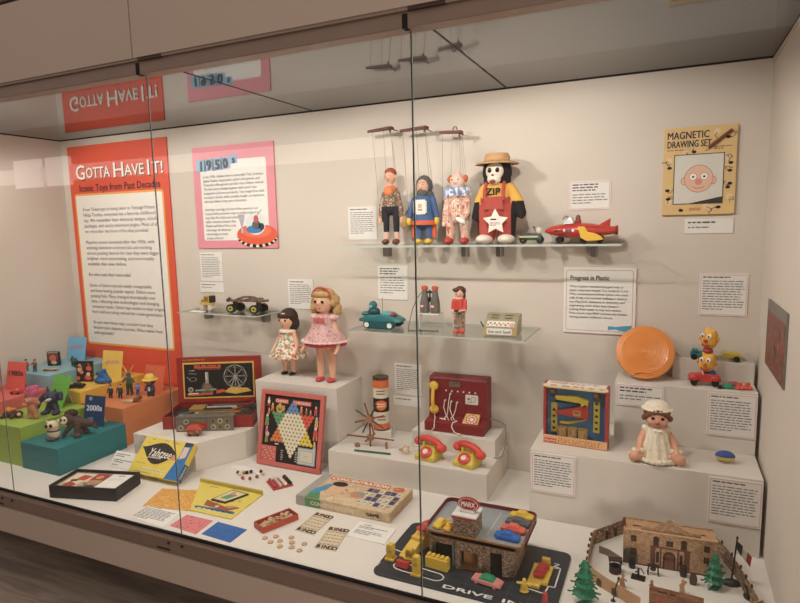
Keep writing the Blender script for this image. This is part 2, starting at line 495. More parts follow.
for i, (wd, x, sz) in enumerate((('G', -.365, .13), ('OTTA', -.27, .095), ('H', -.02, .13), ('AVE', .075, .095), ('I', .272, .13), ('T!', .31, .10))):
    wdt = {'G': .08, 'OTTA': .215, 'H': .085, 'AVE': .165, 'I': None, 'T!': .085}[wd]
    a.text(wd, x + .006, 1.34 - .006 + (.006 if i % 2 else 0), sz, BLACK, wdt, .02)
    a.text(wd, x, 1.34 + (.006 if i % 2 else 0), sz, M('#f1ece2', .6, var=0), wdt, .012, w=.0006)
a.text('Iconic Toys from Past Decades', -.345, 1.262, .062, M('#2e1f33', .7, var=0), .71, .018)
a.build('heading', t)
a = art(); a.T = front(0, -.0115, 0)
body = ["From Tinkertoys to being taken to Teenage Mutant", "Ninja Turtles, everyone has a favorite childhood", "toy. We remember their whimsical designs, colorful", "packages, and catchy television jingles. Most of all,", "we remember the hours of fun they provided.", "",
        "Playtime moves increased after the 1950s, with", "enticing television commercials and exciting", "stores pushing desires for toys that were bigger,", "brighter, more entertaining, and more readily", "available than ever before.", "",
        "But what made them memorable?", "", "Some of these toys are easily recognizable", "and have lasting popular appeal. Others were", "passing fads. Many changed dramatically over", "time, reflecting new technologies and changing", "consumer tastes. Other toys endure in their original", "form and are being revived for a new generation.", "",
        "As you view these toys, consider how they", "became your playtime favorites. What makes them", "unforgettable?"]
for i, s in enumerate(body):
    if s: a.text(s, -.33, 1.135 - i * .0355, .031, GREYINK, min(.66, .0133 * len(s)), .004)
a.build('body_text', t)

PINK = M('#e58f9b', .55, var=.02)
t = thing('sign_panel', 'pink framed 1950s panel with a toy saucer picture on the back wall', 'sign', (-2.595, 0, 1.0885))
MB().box((-.288, -.010, 0), (.288, -.001, .5815), PINK).build('panel_board', t)
a = art(); a.T = front(0, -.0105, 0)
a.poly(rrect(-.235, .045, .235, .50, .014), M('#eeeae4', .7, var=.02)); a.build('text_field', t)
a = art(); a.T = front(0, -.0112, 0)
BLUE = M('#7fb4d6', .6, var=.02)
for i, (c, x, y, r) in enumerate((('1', -.225, .475, -.05), ('9', -.165, .478, .04), ('5', -.105, .478, -.05), ('0', -.045, .482, .03), ('s', .015, .50, .1))):
    s = 1 if c != 's' else .72
    a.poly([(x - .035 * s, y - .035 * s), (x + .035 * s, y - .03 * s), (x + .033 * s, y + .036 * s), (x - .034 * s, y + .033 * s)], BLUE)
    a.text(c, x, y - .026 * s, .075 * s, BLACK, None, .075, 'c', .0005, rot=r)
a.build('heading', t)
a = art(); a.T = front(0, -.0112, 0)
for i, s in enumerate(["In the 1950s, families drew to town with Toni, Cowboys,", "Space Cadets, fingerpaints, guitars and gizmos, and", "Television offering kids and with what children wanted.", "The discovery of polypropylene made plastic toys", "inexpensive and more and sturdy. Toys ranged from dolls", "on plastic wheels, dolls could be bought, an expensive,", "and toys linked using space characters.", "",
        "Saturday mornings in front of the television set", "created both persuasive ways to market related to", "toys like Pez dolls and military", "dolls. Industry leaders like", "Mattel and Fisher-Price took", "advantage of television", "advertising to reach", "young audiences."]):
    if s: a.text(s, -.215, .405 - i * .0235, .021, GREYINK, min(.43, .0079 * len(s)), .003)
a.build('body_text', t)
a = art(); a.T = front(0, -.0114, 0)
OR = M('#ea5a34', .5, var=.04)
a.disk(.15, .062, .14, BLACK, 0, 32, .06)
for i in range(9):
    an = PI + PI * (i + .5) / 9
    a.poly([(.15 + .138 * math.cos(an - .08), .062 + .058 * math.sin(an - .08)), (.15 + .138 * math.cos(an + .08), .062 + .058 * math.sin(an + .08)), (.15 + .118 * math.cos(an + .06), .066 + .045 * math.sin(an + .06)), (.15 + .118 * math.cos(an - .06), .066 + .045 * math.sin(an - .06))], M('#efe3c8', .6, var=0), .0003)
a.disk(.15, .078, .14, OR, .0006, 32, .058); a.disk(.15, .095, .10, M('#f4724a', .5, var=0), .0009, 28, .036)
a.disk(.145, .135, .068, M('#dfe3e0', .4, var=.02), .0012, 24, .062); a.disk(.135, .105, .058, M('#3a86c0', .5, var=0), .0015, 20, .022)
a.disk(.15, .13, .03, M('#59606c', .6, var=.1), .0018, 14, .026); a.disk(.15, .162, .017, M('#cf5a52', .6, var=0), .0021, 12, .022); a.disk(.185, .12, .02, M('#3b414c', .6, var=0), .0018)
a.line([(.16, .185), (.19, .215)], .003, GREYINK, .0018)
a.poly([(.022, .19), (.072, .19), (.055, .12), (.058, .085), (.04, .085), (.043, .12)], M('#b9b2bd', .6, var=.05), .0012)
a.build('saucer_picture', t)

MAG = M('#e79aa6', .7, var=0)
def card(label, x0, x1, y, z0, z1, border=False, rows=None, head=1, th=.004):
    w, h = x1 - x0, z1 - z0
    t = thing('label_card', label, 'label card', ((x0 + x1) / 2, y, z0), 0, 'museum label cards')
    MB().box((-w / 2, -th, 0), (w / 2, -.0004, h), PAPER).build('card_board', t)
    a = art(); a.T = front(0, -th - .0004, 0); u = w / 2 - .012; lh = .0105 if rows is None else rows
    a.words(-u, u * .6, h - .012, head, lh, M('#4a474c', .8, var=0), hgt=.45, short=.9)
    n = int((h - .034 - head * lh) / lh)
    if n > 0: a.words(-u, u, h - .012 - (head + .6) * lh, n, lh, M('#77747a', .8, var=0), hgt=.36)
    a.build('printed_text', t)
    if border:
        a = art(); a.T = front(0, -th - .0004, 0); e = .005
        X, Y = w / 2 - e, h - e
        a.line([(-X, e), (X, e), (X, Y), (-X, Y), (-X, e)], .0022, MAG); a.build('border_line', t)
card('white text card left of the roller skate shelf, below the 1950s panel', -2.882, -2.716, 0, .893, 1.064)
card('narrow white caption card directly under the tall card by the roller skate', -2.893, -2.715, 0, .826, .886)
card('white text card on the wall between the two standing dolls', -2.258, -2.093, 0, .750, .915)
card('white text card left of the boy marionette', -1.858, -1.693, 0, 1.128, 1.298)
card('white text card on the wall above the teal tank', -1.695, -1.529, 0, .820, .994, head=3, rows=.013)
card('white text card on the wall right of the orange cardboard can', -1.614, -1.462, 0, .324, .488)
card('narrow white caption card low on the wall beside the orange can', -1.622, -1.469, 0, .262, .312)
card('white text card above the red rocket car on the back wall', -.737, -.565, 0, 1.247, 1.370, True, .012, 3)
card('narrow white caption card under the magnetic drawing set', -.274, -.099, 0, 1.137, 1.197, rows=.013)
card('white text card near the right corner above the yellow potato toys', -.210, -.035, 0, .800, .973, True)
card('small white text card on the middle step below the orange disc', -.508, -.329, -.19, .439, .530, True, .013, 2)
card('white text card at the right of the middle step below the red car', -.173, -.004, -.19, .354, .526, True)
card('white text card on the lowest step below the boxed fun factory', -.809, -.636, -.43, .117, .282, True)
card('white text card on the lowest step below the blue and yellow egg', -.172, -.004, -.43, .112, .280, True)

t = thing('sign_panel', 'white panel with thin pink border titled Progress in Plastic', 'sign', (-.605, 0, .700))
MB().box((-.152, -.008, 0), (.152, -.001, .294), PAPER).build('panel_board', t)
a = art(); a.T = front(0, -.0084, 0)
q = rrect(-.14, .012, .14, .282, .012); a.line(q + [q[0]], .0026, M('#d98f9d', .7, var=0)); a.build('border_line', t)
a = art(); a.T = front(0, -.0086, 0)
a.text('Progress in Plastic', -.122, .238, .03, INK, .165, .02); a.build('heading', t)
a = art(); a.T = front(0, -.0086, 0)
for i, s in enumerate(["When tinplate manufacturing gave way to", "plastic, many toys changed. Toy companies in the", "1950s turned toward synthetic makers who made", "jolly fruity and scented wallpaper cleaner", "into Play-Doh. Advances in chemistry and", "engineering made other toys cheaper,", "making them easier to buy and replace.", "New plastic toys filled commercial airtime", "during popular children's shows."]):
    a.text(s, -.125, .205 - i * .0172, .0145, INK, min(.245, .0058 * len(s)), .006)
a.build('body_text', t)
a = art(); a.T = front(0, -.0086, 0)
a.poly([(.04, .018), (.075, .022), (.09, .017), (.135, .012), (.138, .042), (.10, .038), (.075, .033), (.042, .036)], M('#3aa4c6', .6, var=0)); a.build('blue_flash', t)

t = thing('picture', 'small dark reddish picture hung on the right side wall', 'picture', (.010, -.435, .668))
MB().box((-.006, -.19, 0), (-.0005, .19, .237), M('#7d776d', .6, var=.05)).build('picture_board', t)
MB().box((-.0068, -.18, .006), (-.006, .186, .200), M2('dim_painting', ['#2e2a2a', '#6a4a35', '#9a3f28', '#3a4250', '#b35a38', '#4b4a34'], 'noise', 26, .5, (1, 1, .6), False, 6)).build('printed_face', t)

# ================================================================ ON THE WALL
SKIN = M('#e0a987', .5, var=.04); SKINP = M('#e8b89c', .5, var=.04)
t = thing('magnetic_drawing_set', 'yellow Magnetic Drawing Set card with a bald face hung high on the right', 'toy', (-.2305, 0, 1.2142))
TAN = M('#e0bb79', .6, var=.06, scale=12)
MB().box((-.1315, -.014, 0), (.1315, -.001, .3485), TAN).build('backing_card', t, bevel=.001)
a = art(); a.T = front(0, -.0146, 0)
NAVY = M('#23243d', .7, var=0)
a.text("MAGNETIC", -.118, .304, .04, NAVY, .15, .022); a.text('DRAWING SET', -.118, .27, .038, NAVY, .158, .022)
a.words(-.118, .03, .262, 1, .009, M('#b5533a', .7, var=0)); a.words(.05, .12, .268, 2, .008, M('#6b4a34', .7, var=0)); a.build('title_lettering', t)
rng = random.Random(3)
for (x, y) in ((-.11, .215), (-.108, .19), (-.113, .10), (-.11, .065), (-.108, .05), (.112, .20), (.105, .215), (.11, .17), (.112, .12), (.105, .105), (.112, .065), (-.06, .018), (.05, .02), (.075, .028), (.03, .03), (-.02, .25), (-.05, .25), (.1, .3), (.06, .32)):
    a = art(); a.T = front(0, -.0146, 0)
    pts = [(x, y)]
    for q in range(5): pts.append((pts[-1][0] + rng.uniform(-.014, .014), pts[-1][1] + rng.uniform(-.012, .012)))
    a.line(pts, .0022, M('#3c3430', .7, var=0), .0002)
    if rng.random() < .5: a.disk(x, y, .009, M('#2a2523', .7, var=0), .0002, 10, .006)
    else: a.disk(x, y + .004, .012, M('#e7c79a', .7, var=0), 0, 12)
    a.build('doodle', t)
a = art(); a.T = front(0, -.0146, 0); a.rect(-.03, .016, .012, .028, M('#c98f56', .7, var=0)); a.build('maker_strip', t)
a = art(); a.T = front(0, -.0150, 0)
a.rect(-.092, .042, .09, .242, M('#4d4335', .7, var=0)); a.rect(-.0885, .0455, .0865, .2385, M('#d5d2c9', .5, var=.02), .0004)
a.poly([(-.03, .0455), (.0865, .0455), (.0865, .07)], M('#3a3632', .7, var=.1), .0007); a.build('drawing_window', t)
a = art(); a.T = front(0, -.0158, 0)
FC = M('#e2b79c', .6, var=.03); LN = M('#b06a55', .7, var=0)
for sx in (-1, 1): a.disk(sx * .052, .135, .012, FC, 0, 12, .016); a.ring(sx * .052, .135, .011, .0128, LN, .0001, 12, 1.3)
a.disk(0, .143, .052, FC, .0003, 32, .054); a.ring(0, .143, .0505, .0525, LN, .0005, 32, 1.04)
for sx in (-1, 1): a.disk(sx * .02 - .001, .152, .014, M('#f0ece6', .6, var=0), .0006, 16); a.ring(sx * .02, .152, .013, .0148, LN, .0007, 16); a.disk(sx * .02, .151, .0045, INK, .0009, 10)
a.disk(0, .131, .013, M('#d98c72', .6, var=0), .0007, 16); a.line([(-.022, .112), (-.01, .106), (.01, .106), (.022, .112)], .0025, LN, .0008); a.build('bald_face', t)
MB().cyl((.03, -.020, .262), (.112, -.020, .326), .0065, .0065, M('#7a3b2c', .5, var=.05), 8).cyl((.03, -.020, .262), (.016, -.020, .2515), .0065, .001, M('#d8b48a', .6, var=0), 8).build('magnetic_pencil', t, True)

# ================================================================ MARIONETTES AND DOLLS
EYE = M('#1d1512', .2, var=0); EYEW = M('#efe9e0', .4, var=0); LIP = M('#a8322c', .4, var=0)
def face_parts(t, c, r, s, lip=LIP, white=True, brow=None):
    """eyes and mouth on the -y side of a head: c centre, r radii, s scale"""
    for sx in (-1, 1):
        y = c[1] - r[1] * .93
        e = MB().ell((c[0] + sx * r[0] * .40, y, c[2] + r[2] * .05), (s * 1.25, s * .5, s * 1.1), EYEW if white else EYE, 10, 6)
        e.ell((c[0] + sx * r[0] * .40, y - s * .35, c[2] + r[2] * .05), (s * .75, s * .4, s * .85), EYE, 10, 6)
        if brow: e.box((c[0] + sx * r[0] * .40 - s * 1.4, y - s * .1, c[2] + r[2] * .3), (c[0] + sx * r[0] * .40 + s * 1.4, y + s, c[2] + r[2] * .36), brow)
        e.build('eye', t, True)
    MB().ell((c[0], c[1] - r[1] * .90, c[2] - r[2] * .50), (s * 1.5, s * .6, s * .6), lip, 10, 6).build('mouth', t, True)
STR = M('#6e665c', .8, var=0)
WOODR = M('#6e3a30', .5, var=.1)
def control_bar(t, x0, x1, y, z, wide, z1=None):
    z1 = z if z1 is None else z1
    m = MB(); m.T = frame((0, 0, 0), (1, 0, 0), (0, 1, 0))
    k = [(x0, y - .004), (x1, y - wide), (x1 + .006, y - wide * .8), (x1 + .006, y + wide * .8), (x1, y + wide), (x0, y + .004)]
    m.loft([[(px, py, (z1 if px > (x0 + x1) / 2 else z) - .006) for px, py in k], [(px, py, (z1 if px > (x0 + x1) / 2 else z) + .006) for px, py in k]], WOODR)
    m.cyl((x1 - .01, y, z1 - .02), (x1 - .002, y, z1 + .004), .005, .006, WOODR, 8)
    return m.build('control_bar', t, bevel=.001)
def strings(t, pairs):
    for p, q in pairs: MB().cyl(p, q, .0007, .0007, STR, 4).build('string', t)

# -- boy marionette
Zs = 1.1055
t = thing('marionette', 'boy marionette with orange neckerchief, plaid shirt and dark jeans, leftmost on shelf', 'marionette', (-1.565, -.10, Zs), 0, 'marionettes on the upper shelf')
PLAID = M2('plaid_cloth', ['#7a5a48', '#b8a588', '#5b5f52', '#9a6048'], 'voronoi', 150)
JEAN = M('#26262f', .8); BOOT = M('#7b4a33', .5)
blob('body', [('c', (-.028, 0, .03), (-.026, 0, .17), .013, .018), ('c', (.028, 0, .03), (.026, 0, .17), .013, .018), ('c', (0, 0, .17), (0, 0, .25), .03, .032),
              ('c', (-.035, 0, .245), (-.052, -.004, .17), .013, .012), ('c', (-.052, -.004, .17), (-.055, -.012, .105), .012, .009),
              ('c', (.035, 0, .245), (.055, -.004, .17), .013, .012), ('c', (.055, -.004, .17), (.06, -.008, .11), .012, .009), ('c', (0, 0, .25), (0, 0, .30), .014, .014),
              ('e', (0, 0, .325), (.027, .028, .036)), ('e', (0, -.026, .32), (.006, .008, .007)), ('e', (-.028, 0, .322), (.006, .006, .009)), ('e', (.028, 0, .322), (.006, .006, .009))],
     .0035, [SKIN, PLAID, JEAN, M('#e3b7a6', .6)], lambda c: 2 if .062 < c.z < .185 and abs(c.x) < .045 else (3 if c.z <= .062 else (1 if .13 < c.z < .272 else 0)), t)
for sx in (-1, 1): MB().ell((sx * .028, -.012, .014), (.017, .03, .014), BOOT).build('shoe', t, True)
m = MB(); m.ell((0, .004, .268), (.035, .033, .017), M('#d8793c', .7)); m.ell((0, -.026, .255), (.026, .010, .022), M('#d8793c', .7)); m.build('neckerchief', t, True)
MB().ell((0, .006, .345), (.029, .029, .024), M('#a8482e', .7)).build('hair', t, True)
face_parts(t, (0, 0, .326), (.027, .028, .036), .0038)
MB().lathe([(.002, 0), (.018, .008), (.021, .04), (.016, .06)], M('#b08a5a', .8), 10, (.07, -.005, .075), sy=.5).build('glove', t, True)
control_bar(t, -.115, .012, 0, .546, .022, .553)
MB().cyl((-.0, .02, .553), (0, .099, .553), .003, .003, WOODR, 6).build('wall_peg', t)
strings(t, [((-.022, 0, .355), (-.03, 0, .545)), ((.022, 0, .355), (.008, 0, .552)), ((.058, -.006, .18), (.012, -.015, .552)), ((-.055, -.01, .12), (-.09, 0, .545))])
# -- bearded marionette
t = thing('marionette', 'bearded marionette with grey hood, blue tunic and yellow gloves', 'marionette', (-1.394, -.10, Zs), 0, 'marionettes on the upper shelf')
TUN = M('#41608f', .7); GH = M('#59595a', .9, var=.2, scale=120); YEL = M('#e8c02f', .5)
blob('body', [('c', (-.026, 0, .03), (-.026, 0, .12), .017, .02), ('c', (.026, 0, .03), (.026, 0, .12), .017, .02), ('c', (0, 0, .11), (0, 0, .215), .042, .036),
              ('c', (-.045, 0, .21), (-.07, -.01, .13), .017, .014), ('c', (.045, 0, .21), (.07, -.01, .13), .017, .014), ('e', (0, -.004, .27), (.031, .03, .038)), ('e', (0, -.036, .264), (.007, .009, .008))],
     .0035, [SKIN, TUN], lambda c: 0 if c.z > .235 else 1, t)
for sx in (-1, 1):
    MB().ell((sx * .026, -.012, .014), (.019, .03, .014), YEL).build('shoe', t, True)
    MB().ell((sx * .071, -.014, .112), (.012, .012, .022), YEL).build('glove', t, True)
MB().lathe([(.062, .10), (.052, .15), (.044, .225), (.02, .232)], TUN, 18, wave=-.0, sy=.8).build('tunic', t, True)
a = art(); a.T = front(0, -.046, 0); PW = M('#e6e0d2', .7, var=.05)
a.rect(-.026, .15, .026, .20, PW)
for i in range(5):
    for y in (.146, .204): a.disk(-.022 + .011 * i, y, .006, PW, .0001, 8)
    for x in (-.03, .03): a.disk(x, .153 + .011 * i, .005, PW, .0001, 8)
a.disk(0, .18, .012, M('#c9a58a', .7), .0004, 10); a.rect(-.012, .158, .012, .166, M('#a98a6a', .7, var=0), .0004); a.build('chest_picture', t)
MB().lathe([(.064, .092), (.06, .112), (.056, .118)], M('#cf5a2c', .7), 18, sy=.8).build('belt', t, True)
ocl = M('#cf5a2c', .7)
for sx in (-1, 1): MB().box((sx * .05 - .012, -.006, .03), (sx * .05 + .012, .006, .115), ocl).build('cape_end', t, bevel=.004)
m = MB(); m.ell((0, .012, .275), (.042, .036, .05), GH); m.ell((.006, .012, .225), (.046, .03, .035), GH); m.ell((0, -.02, .238), (.028, .016, .022), GH); m.build('hair', t, True)
face_parts(t, (0, -.004, .275), (.031, .03, .036), .0042, brow=GH)
control_bar(t, -.115, .02, 0, .535, .024, .54)
MB().cyl((-.0, .02, .54), (0, .099, .54), .003, .003, WOODR, 6).build('wall_peg', t)
strings(t, [((-.02, 0, .31), (-.03, 0, .534)), ((.03, 0, .31), (.016, -.01, .54)), ((.071, -.012, .13), (.02, -.018, .54)), ((-.071, -.012, .13), (-.1, 0, .534))])
# -- clown marionette
t = thing('marionette', 'clown marionette with pointed head, blue ruff and orange striped suit', 'marionette', (-1.225, -.10, Zs), 0, 'marionettes on the upper shelf')
STRP = M2('striped_suit', ['#b5583c', '#e4cdb8', '#c9744f', '#ecdccb', '#a8553c', '#e0c8b4'], 'noise', 70, .7, (1, 1, .5), True, 2)
blob('body', [('c', (-.036, -.004, .03), (-.03, 0, .13), .02, .026), ('c', (.036, -.004, .03), (.03, 0, .13), .02, .026), ('c', (0, 0, .13), (0, 0, .225), .045, .042),
              ('c', (-.042, 0, .215), (-.056, -.012, .14), .018, .016), ('c', (.045, 0, .215), (.052, -.012, .14), .018, .015), ('c', (-.056, -.012, .14), (-.062, -.02, .09), .012, .01), ('c', (.052, -.012, .14), (.042, -.045, .11), .012, .01),
              ('e', (0, 0, .285), (.036, .034, .036)), ('c', (0, .004, .31), (0, .008, .338), .02, .006), ('e', (0, -.034, .28), (.008, .008, .008))],
     .0038, [M('#ebc5b2', .5), STRP], lambda c: 0 if c.z > .25 or (c.z < .105 and abs(c.x) > .052) else 1, t)
RF = M2('ruff_cloth', ['#6a86b8', '#dfe3ea', '#8aa0c6', '#c9d2e2'], 'voronoi', 90)
MB().lathe([(.02, .262), (.05, .258), (.056, .238), (.05, .218), (.03, .222)], RF, 60, wave=.34, wk=10).build('ruff', t, True)
for sx in (-1, 1):
    MB().ell((sx * .038, -.02, .016), (.021, .034, .016), M('#c33a35', .4)).build('shoe', t, True)
    MB().ell((sx * .036, .006, .298), (.014, .016, .018), M('#cf6a3c', .8, var=.2, scale=150)).build('hair', t, True)
MB().ell((.034, -.058, .108), (.026, .012, .012), M('#efece6', .6), R=RY(.5)).build('mitt', t, True)
face_parts(t, (0, 0, .292), (.036, .034, .034), .0042, M('#c03a34', .4))
control_bar(t, -.085, .02, 0, .512, .022, .505)
MB().tube([(-.02, 0, .517), (-.014, 0, .53), (-.004, 0, .532), (.002, 0, .517)], .0025, WOODR).cyl((-.0, .02, .508), (0, .099, .508), .003, .003, WOODR, 6).build('wall_peg', t, True)
strings(t, [((-.03, 0, .31), (-.02, 0, .51)), ((.03, 0, .31), (.018, -.01, .506)), ((-.07, -.012, .15), (-.07, 0, .511)), ((.06, -.012, .14), (.02, .01, .506)), ((.02, 0, .24), (.01, 0, .506))])
# -- monkey doll
t = thing('monkey_doll', 'plush monkey doll in tan hat, yellow shirt and red overalls', 'doll', (-1.037, -.105, Zs))
FUR = M('#231f20', .95, var=.3, scale=200); RO = M('#b5473c', .8, var=.08); YS = M('#e4ac3a', .8)
blob('body', [('c', (-.045, -.01, .04), (-.045, 0, .15), .04, .046), ('c', (.045, -.01, .04), (.045, 0, .15), .04, .046), ('c', (0, 0, .15), (0, 0, .235), .066, .056),
              ('c', (-.050, 0, .24), (-.078, -.008, .185), .03, .026), ('c', (-.078, -.008, .185), (-.092, -.022, .125), .024, .020), ('c', (.055, 0, .24), (.095, -.008, .185), .03, .028), ('c', (.095, -.008, .185), (.112, -.018, .135), .026, .024),
              ('c', (-.092, -.022, .125), (-.086, -.05, .108), .016, .009), ('c', (.112, -.018, .135), (.122, -.045, .115), .016, .009)],
     .005, [RO, YS, FUR], lambda c: 2 if abs(c.x) > .072 and c.z < .186 else (1 if c.z > .205 or abs(c.x) > .066 and c.z > .18 else 0), t)
MB().ell((0, .004, .318), (.066, .056, .072), FUR, 20, 12).ell((0, .004, .285), (.062, .05, .05), FUR, 20, 12).build('head', t, True)
m = MB(); PF = M('#e6d9c8', .6)
m.ell((0, -.040, .318), (.040, .022, .040), PF, 18, 12); m.ell((0, -.050, .284), (.030, .026, .026), PF, 18, 12); m.build('face_mask', t, True)
for sx in (-1, 1): MB().ell((sx * .017, -.0605, .322), (.0095, .006, .011), EYE, 12, 8).build('eye', t, True)
MB().ell((0, -.074, .272), (.014, .006, .009), M('#8f2f2c', .5)).build('mouth', t, True)
MB().ell((0, -.0745, .300), (.006, .004, .004), BLACK).build('nose', t, True)
HAT = M('#c79a66', .8, var=.1, scale=90)
MB().lathe([(.001, .40), (.05, .402), (.058, .385), (.056, .372), (.062, .368), (.095, .360), (.096, .355), (.06, .358), (.02, .362)], HAT, 28, (0, 0, -.005)).build('hat', t, True)
for sx in (-1, 1):
    MB().ell((sx * .05, -.035, .022), (.038, .05, .022), M('#e5dccb', .6)).build('shoe', t, True)
    MB().tube([(sx * .04, -.056, .19), (sx * .042, -.052, .235), (sx * .04, -.03, .268), (sx * .038, .02, .272)], .009, RO).build('overall_strap', t, True)
m = MB(); m.T = front(0, 0, 0); m.prism([(-.046, .15), (.046, .15), (.038, .208), (-.038, .208)], .058, .066, RO); m.build('overall_bib', t, bevel=.003)
a = art(); a.T = front(0, -.062, 0); a.text('ZIP', -.001, .216, .042, BLACK, .064, .045, 'c'); a.build('shirt_lettering', t)
m = MB(); m.T = front(.012, -.072, .098) @ RX(.12)
SP = [((.058 if i % 2 == 0 else .03) * math.cos(PI / 2 + i * PI / 5), (.058 if i % 2 == 0 else .03) * math.sin(PI / 2 + i * PI / 5)) for i in range(10)]
m.prism(SP, 0, .002, M('#eee7dc', .6, var=0)); tg = m.build('star_tag', t)
a = art(); a.T = front(.012, -.0745, .098) @ RX(.12); a.words(-.022, .026, .014, 1, .014, BLACK); a.words(-.024, .024, -.002, 3, .006, M('#b4463a', .7, var=0)); a.build('tag_print', tg)

# -- standing dolls on the tall plinth
def doll(name, label, loc, h, hairc, girl):
    t = thing(name, label, 'doll', loc, 0)
    S = h
    sk = M('#e3ae8c', .45, var=.03)
    if girl == 'short':
        L, hz, hr = .30, .83, .135
    else: L, hz, hr = .44, .865, .115
    P = [('c', (-.075 * S, 0, .046 * S), (-.065 * S, 0, L * S), .036 * S, .058 * S), ('c', (.075 * S, 0, .046 * S), (.065 * S, 0, L * S), .036 * S, .058 * S),
         ('c', (0, 0, L * S), (0, 0, .62 * S), .10 * S, .09 * S), ('c', (0, 0, .62 * S), (0, 0, .76 * S), .045 * S, .045 * S),
         ('e', (0, -.006 * S, hz * S), (hr * .92 * S, hr * .95 * S, hr * 1.05 * S)), ('e', (0, -hr * 1.0 * S, (hz - .01) * S), (.014 * S, .016 * S, .013 * S)),
         ('e', (0, -hr * .55 * S, (hz - .075) * S), (.06 * S, .04 * S, .035 * S))]
    for sx in (-1, 1):
        P += [('c', (sx * .10 * S, 0, .63 * S), (sx * .175 * S, -.03 * S, .47 * S), .042 * S, .036 * S), ('c', (sx * .175 * S, -.03 * S, .47 * S), (sx * .205 * S, -.12 * S, .36 * S), .035 * S, .024 * S),
              ('e', (sx * .21 * S, -.145 * S, .345 * S), (.022 * S, .034 * S, .018 * S))]
    blob('body', P, .0135 * S, [sk], None, t)
    c, r = (0, -.006 * S, hz * S), (hr * .92 * S, hr * .95 * S, hr * 1.05 * S)
    face_parts(t, c, r, .015 * S, M('#c65a50', .4), False)
    for sx in (-1, 1): MB().ell((sx * .07 * S, -.03 * S, .0245 * S), (.042 * S, .075 * S, .024 * S), BLACK if girl == 'short' else M('#c43c44', .35)).build('shoe', t, True)
    hm = M(hairc, .7, var=.25, scale=60)
    if girl == 'short':
        FLO = M2('flowered_cotton', ['#e4dccb', '#cfc9b4', '#c8694a', '#8f9a7c', '#e9e2d2', '#d59a6c'], 'voronoi', 85, .8)
        MB().lathe([(.285 * S, .28 * S), (.23 * S, .40 * S), (.145 * S, .52 * S), (.125 * S, .60 * S), (.115 * S, .66 * S), (.07 * S, .69 * S)][::1], FLO, 40, wave=-.0, sy=.85).build('dress', t, True)
        m = MB()
        for i in range(20):
            an = 2 * PI * i / 20; m.ell((.28 * S * math.cos(an), .24 * S * math.sin(an), .285 * S), (.04 * S, .04 * S, .02 * S), FLO, 8, 5)
        m.build('hem', t, True)
        MB().lathe([(.06 * S, .70 * S), (.12 * S, .685 * S), (.125 * S, .655 * S), (.09 * S, .66 * S)], M('#e6dcc8', .8), 24, wave=.05, wk=8).build('collar', t, True)
        m = MB(); m.ell((.012 * S, .03 * S, (hz + .035) * S), (hr * 1.08 * S, hr * 1.0 * S, hr * 1.06 * S), hm)
        m.ell((.055 * S, .045 * S, (hz - .05) * S), (hr * .85 * S, hr * .75 * S, hr * .95 * S), hm)
        for q in range(9):
            an = -PI * (.12 + .76 * q / 8); m.ell((math.cos(an) * hr * .86 * S, math.sin(an) * hr * .86 * S, (hz + .065) * S), (.03 * S, .022 * S, .04 * S), hm, 8, 6)
        m.build('hair', t, True)
    else:
        RD = M('#cf4150', .7); SHEER = M2('sheer_cloth', ['#c08a8a', '#cfa09d', '#d8b0aa', '#b87a7c'], 'noise', 45, .85, (1, 1, 1), False)
        MB().lathe([(.235 * S, .40 * S), (.225 * S, .43 * S), (.13 * S, .60 * S), (.115 * S, .70 * S)], RD, 44, wave=0, sy=.85).build('red_underskirt', t, True)
        MB().lathe([(.25 * S, .445 * S), (.19 * S, .53 * S), (.13 * S, .60 * S), (.128 * S, .64 * S), (.12 * S, .705 * S), (.06 * S, .735 * S)], SHEER, 48, sy=.86).build('sheer_dress', t, True)
        m = MB()
        for i in range(28):
            an = 2 * PI * i / 28; m.ell((.245 * S * math.cos(an), .21 * S * math.sin(an), .448 * S), (.03 * S, .03 * S, .012 * S), M('#e2c6bf', .8), 8, 5)
        m.build('lace_hem', t, True)
        for sx in (-1, 1): MB().ell((sx * .115 * S, 0, .70 * S), (.055 * S, .07 * S, .035 * S), M('#dcb7b2', .8)).build('sleeve', t, True)
        a = MB(); a.T = front(0, -.112 * S, 0); a.prism([(-.07 * S, .655 * S), (.07 * S, .655 * S), (.06 * S, .70 * S), (-.06 * S, .70 * S)], 0, .004, M('#c9565a', .7)); a.build('yoke', t)
        m = MB(); m.ell((0, .028 * S, (hz + .028) * S), (hr * 1.12 * S, hr * 1.02 * S, hr * 1.02 * S), hm)
        rg = random.Random(5)
        for q in range(40):
            an = -PI * .06 + (PI * 1.12) * q / 39; zz = (hz - .105 + .03 * (q % 2)) * S
            m.ell((math.cos(an) * hr * 1.22 * S, math.sin(an) * hr * 1.02 * S + .03 * S, zz), (.04 * S, .036 * S, .05 * S), hm, 8, 6)
        for q in range(26):
            an = -PI * .12 + (PI * 1.24) * q / 25; zz = (hz - .03 + rg.uniform(-.05, .06)) * S
            m.ell((math.cos(an) * hr * 1.12 * S, math.sin(an) * hr * 1.0 * S + .02 * S, zz), (.036 * S, .036 * S, .045 * S), hm, 8, 6)
        for q in range(8):
            an = -PI * (.14 + .72 * q / 7); m.ell((math.cos(an) * hr * .88 * S, math.sin(an) * hr * .86 * S, (hz + .078) * S), (.03 * S, .025 * S, .03 * S), hm, 8, 6)
        m.build('hair', t, True)
        m = MB(); m.tube([(hr * 1.0 * S * math.cos(an), -.055 * S, (hz + .045) * S + hr * .92 * S * math.sin(an)) for an in [PI * q / 14 for q in range(15)]], .012 * S, M('#c04a40', .6)); m.build('hair_band', t, True)
    return t
doll('doll', 'shorter dark-haired doll in a flowered dress on the tall plinth', (-2.205, -.10, .4), .365, '#38251f', 'short')
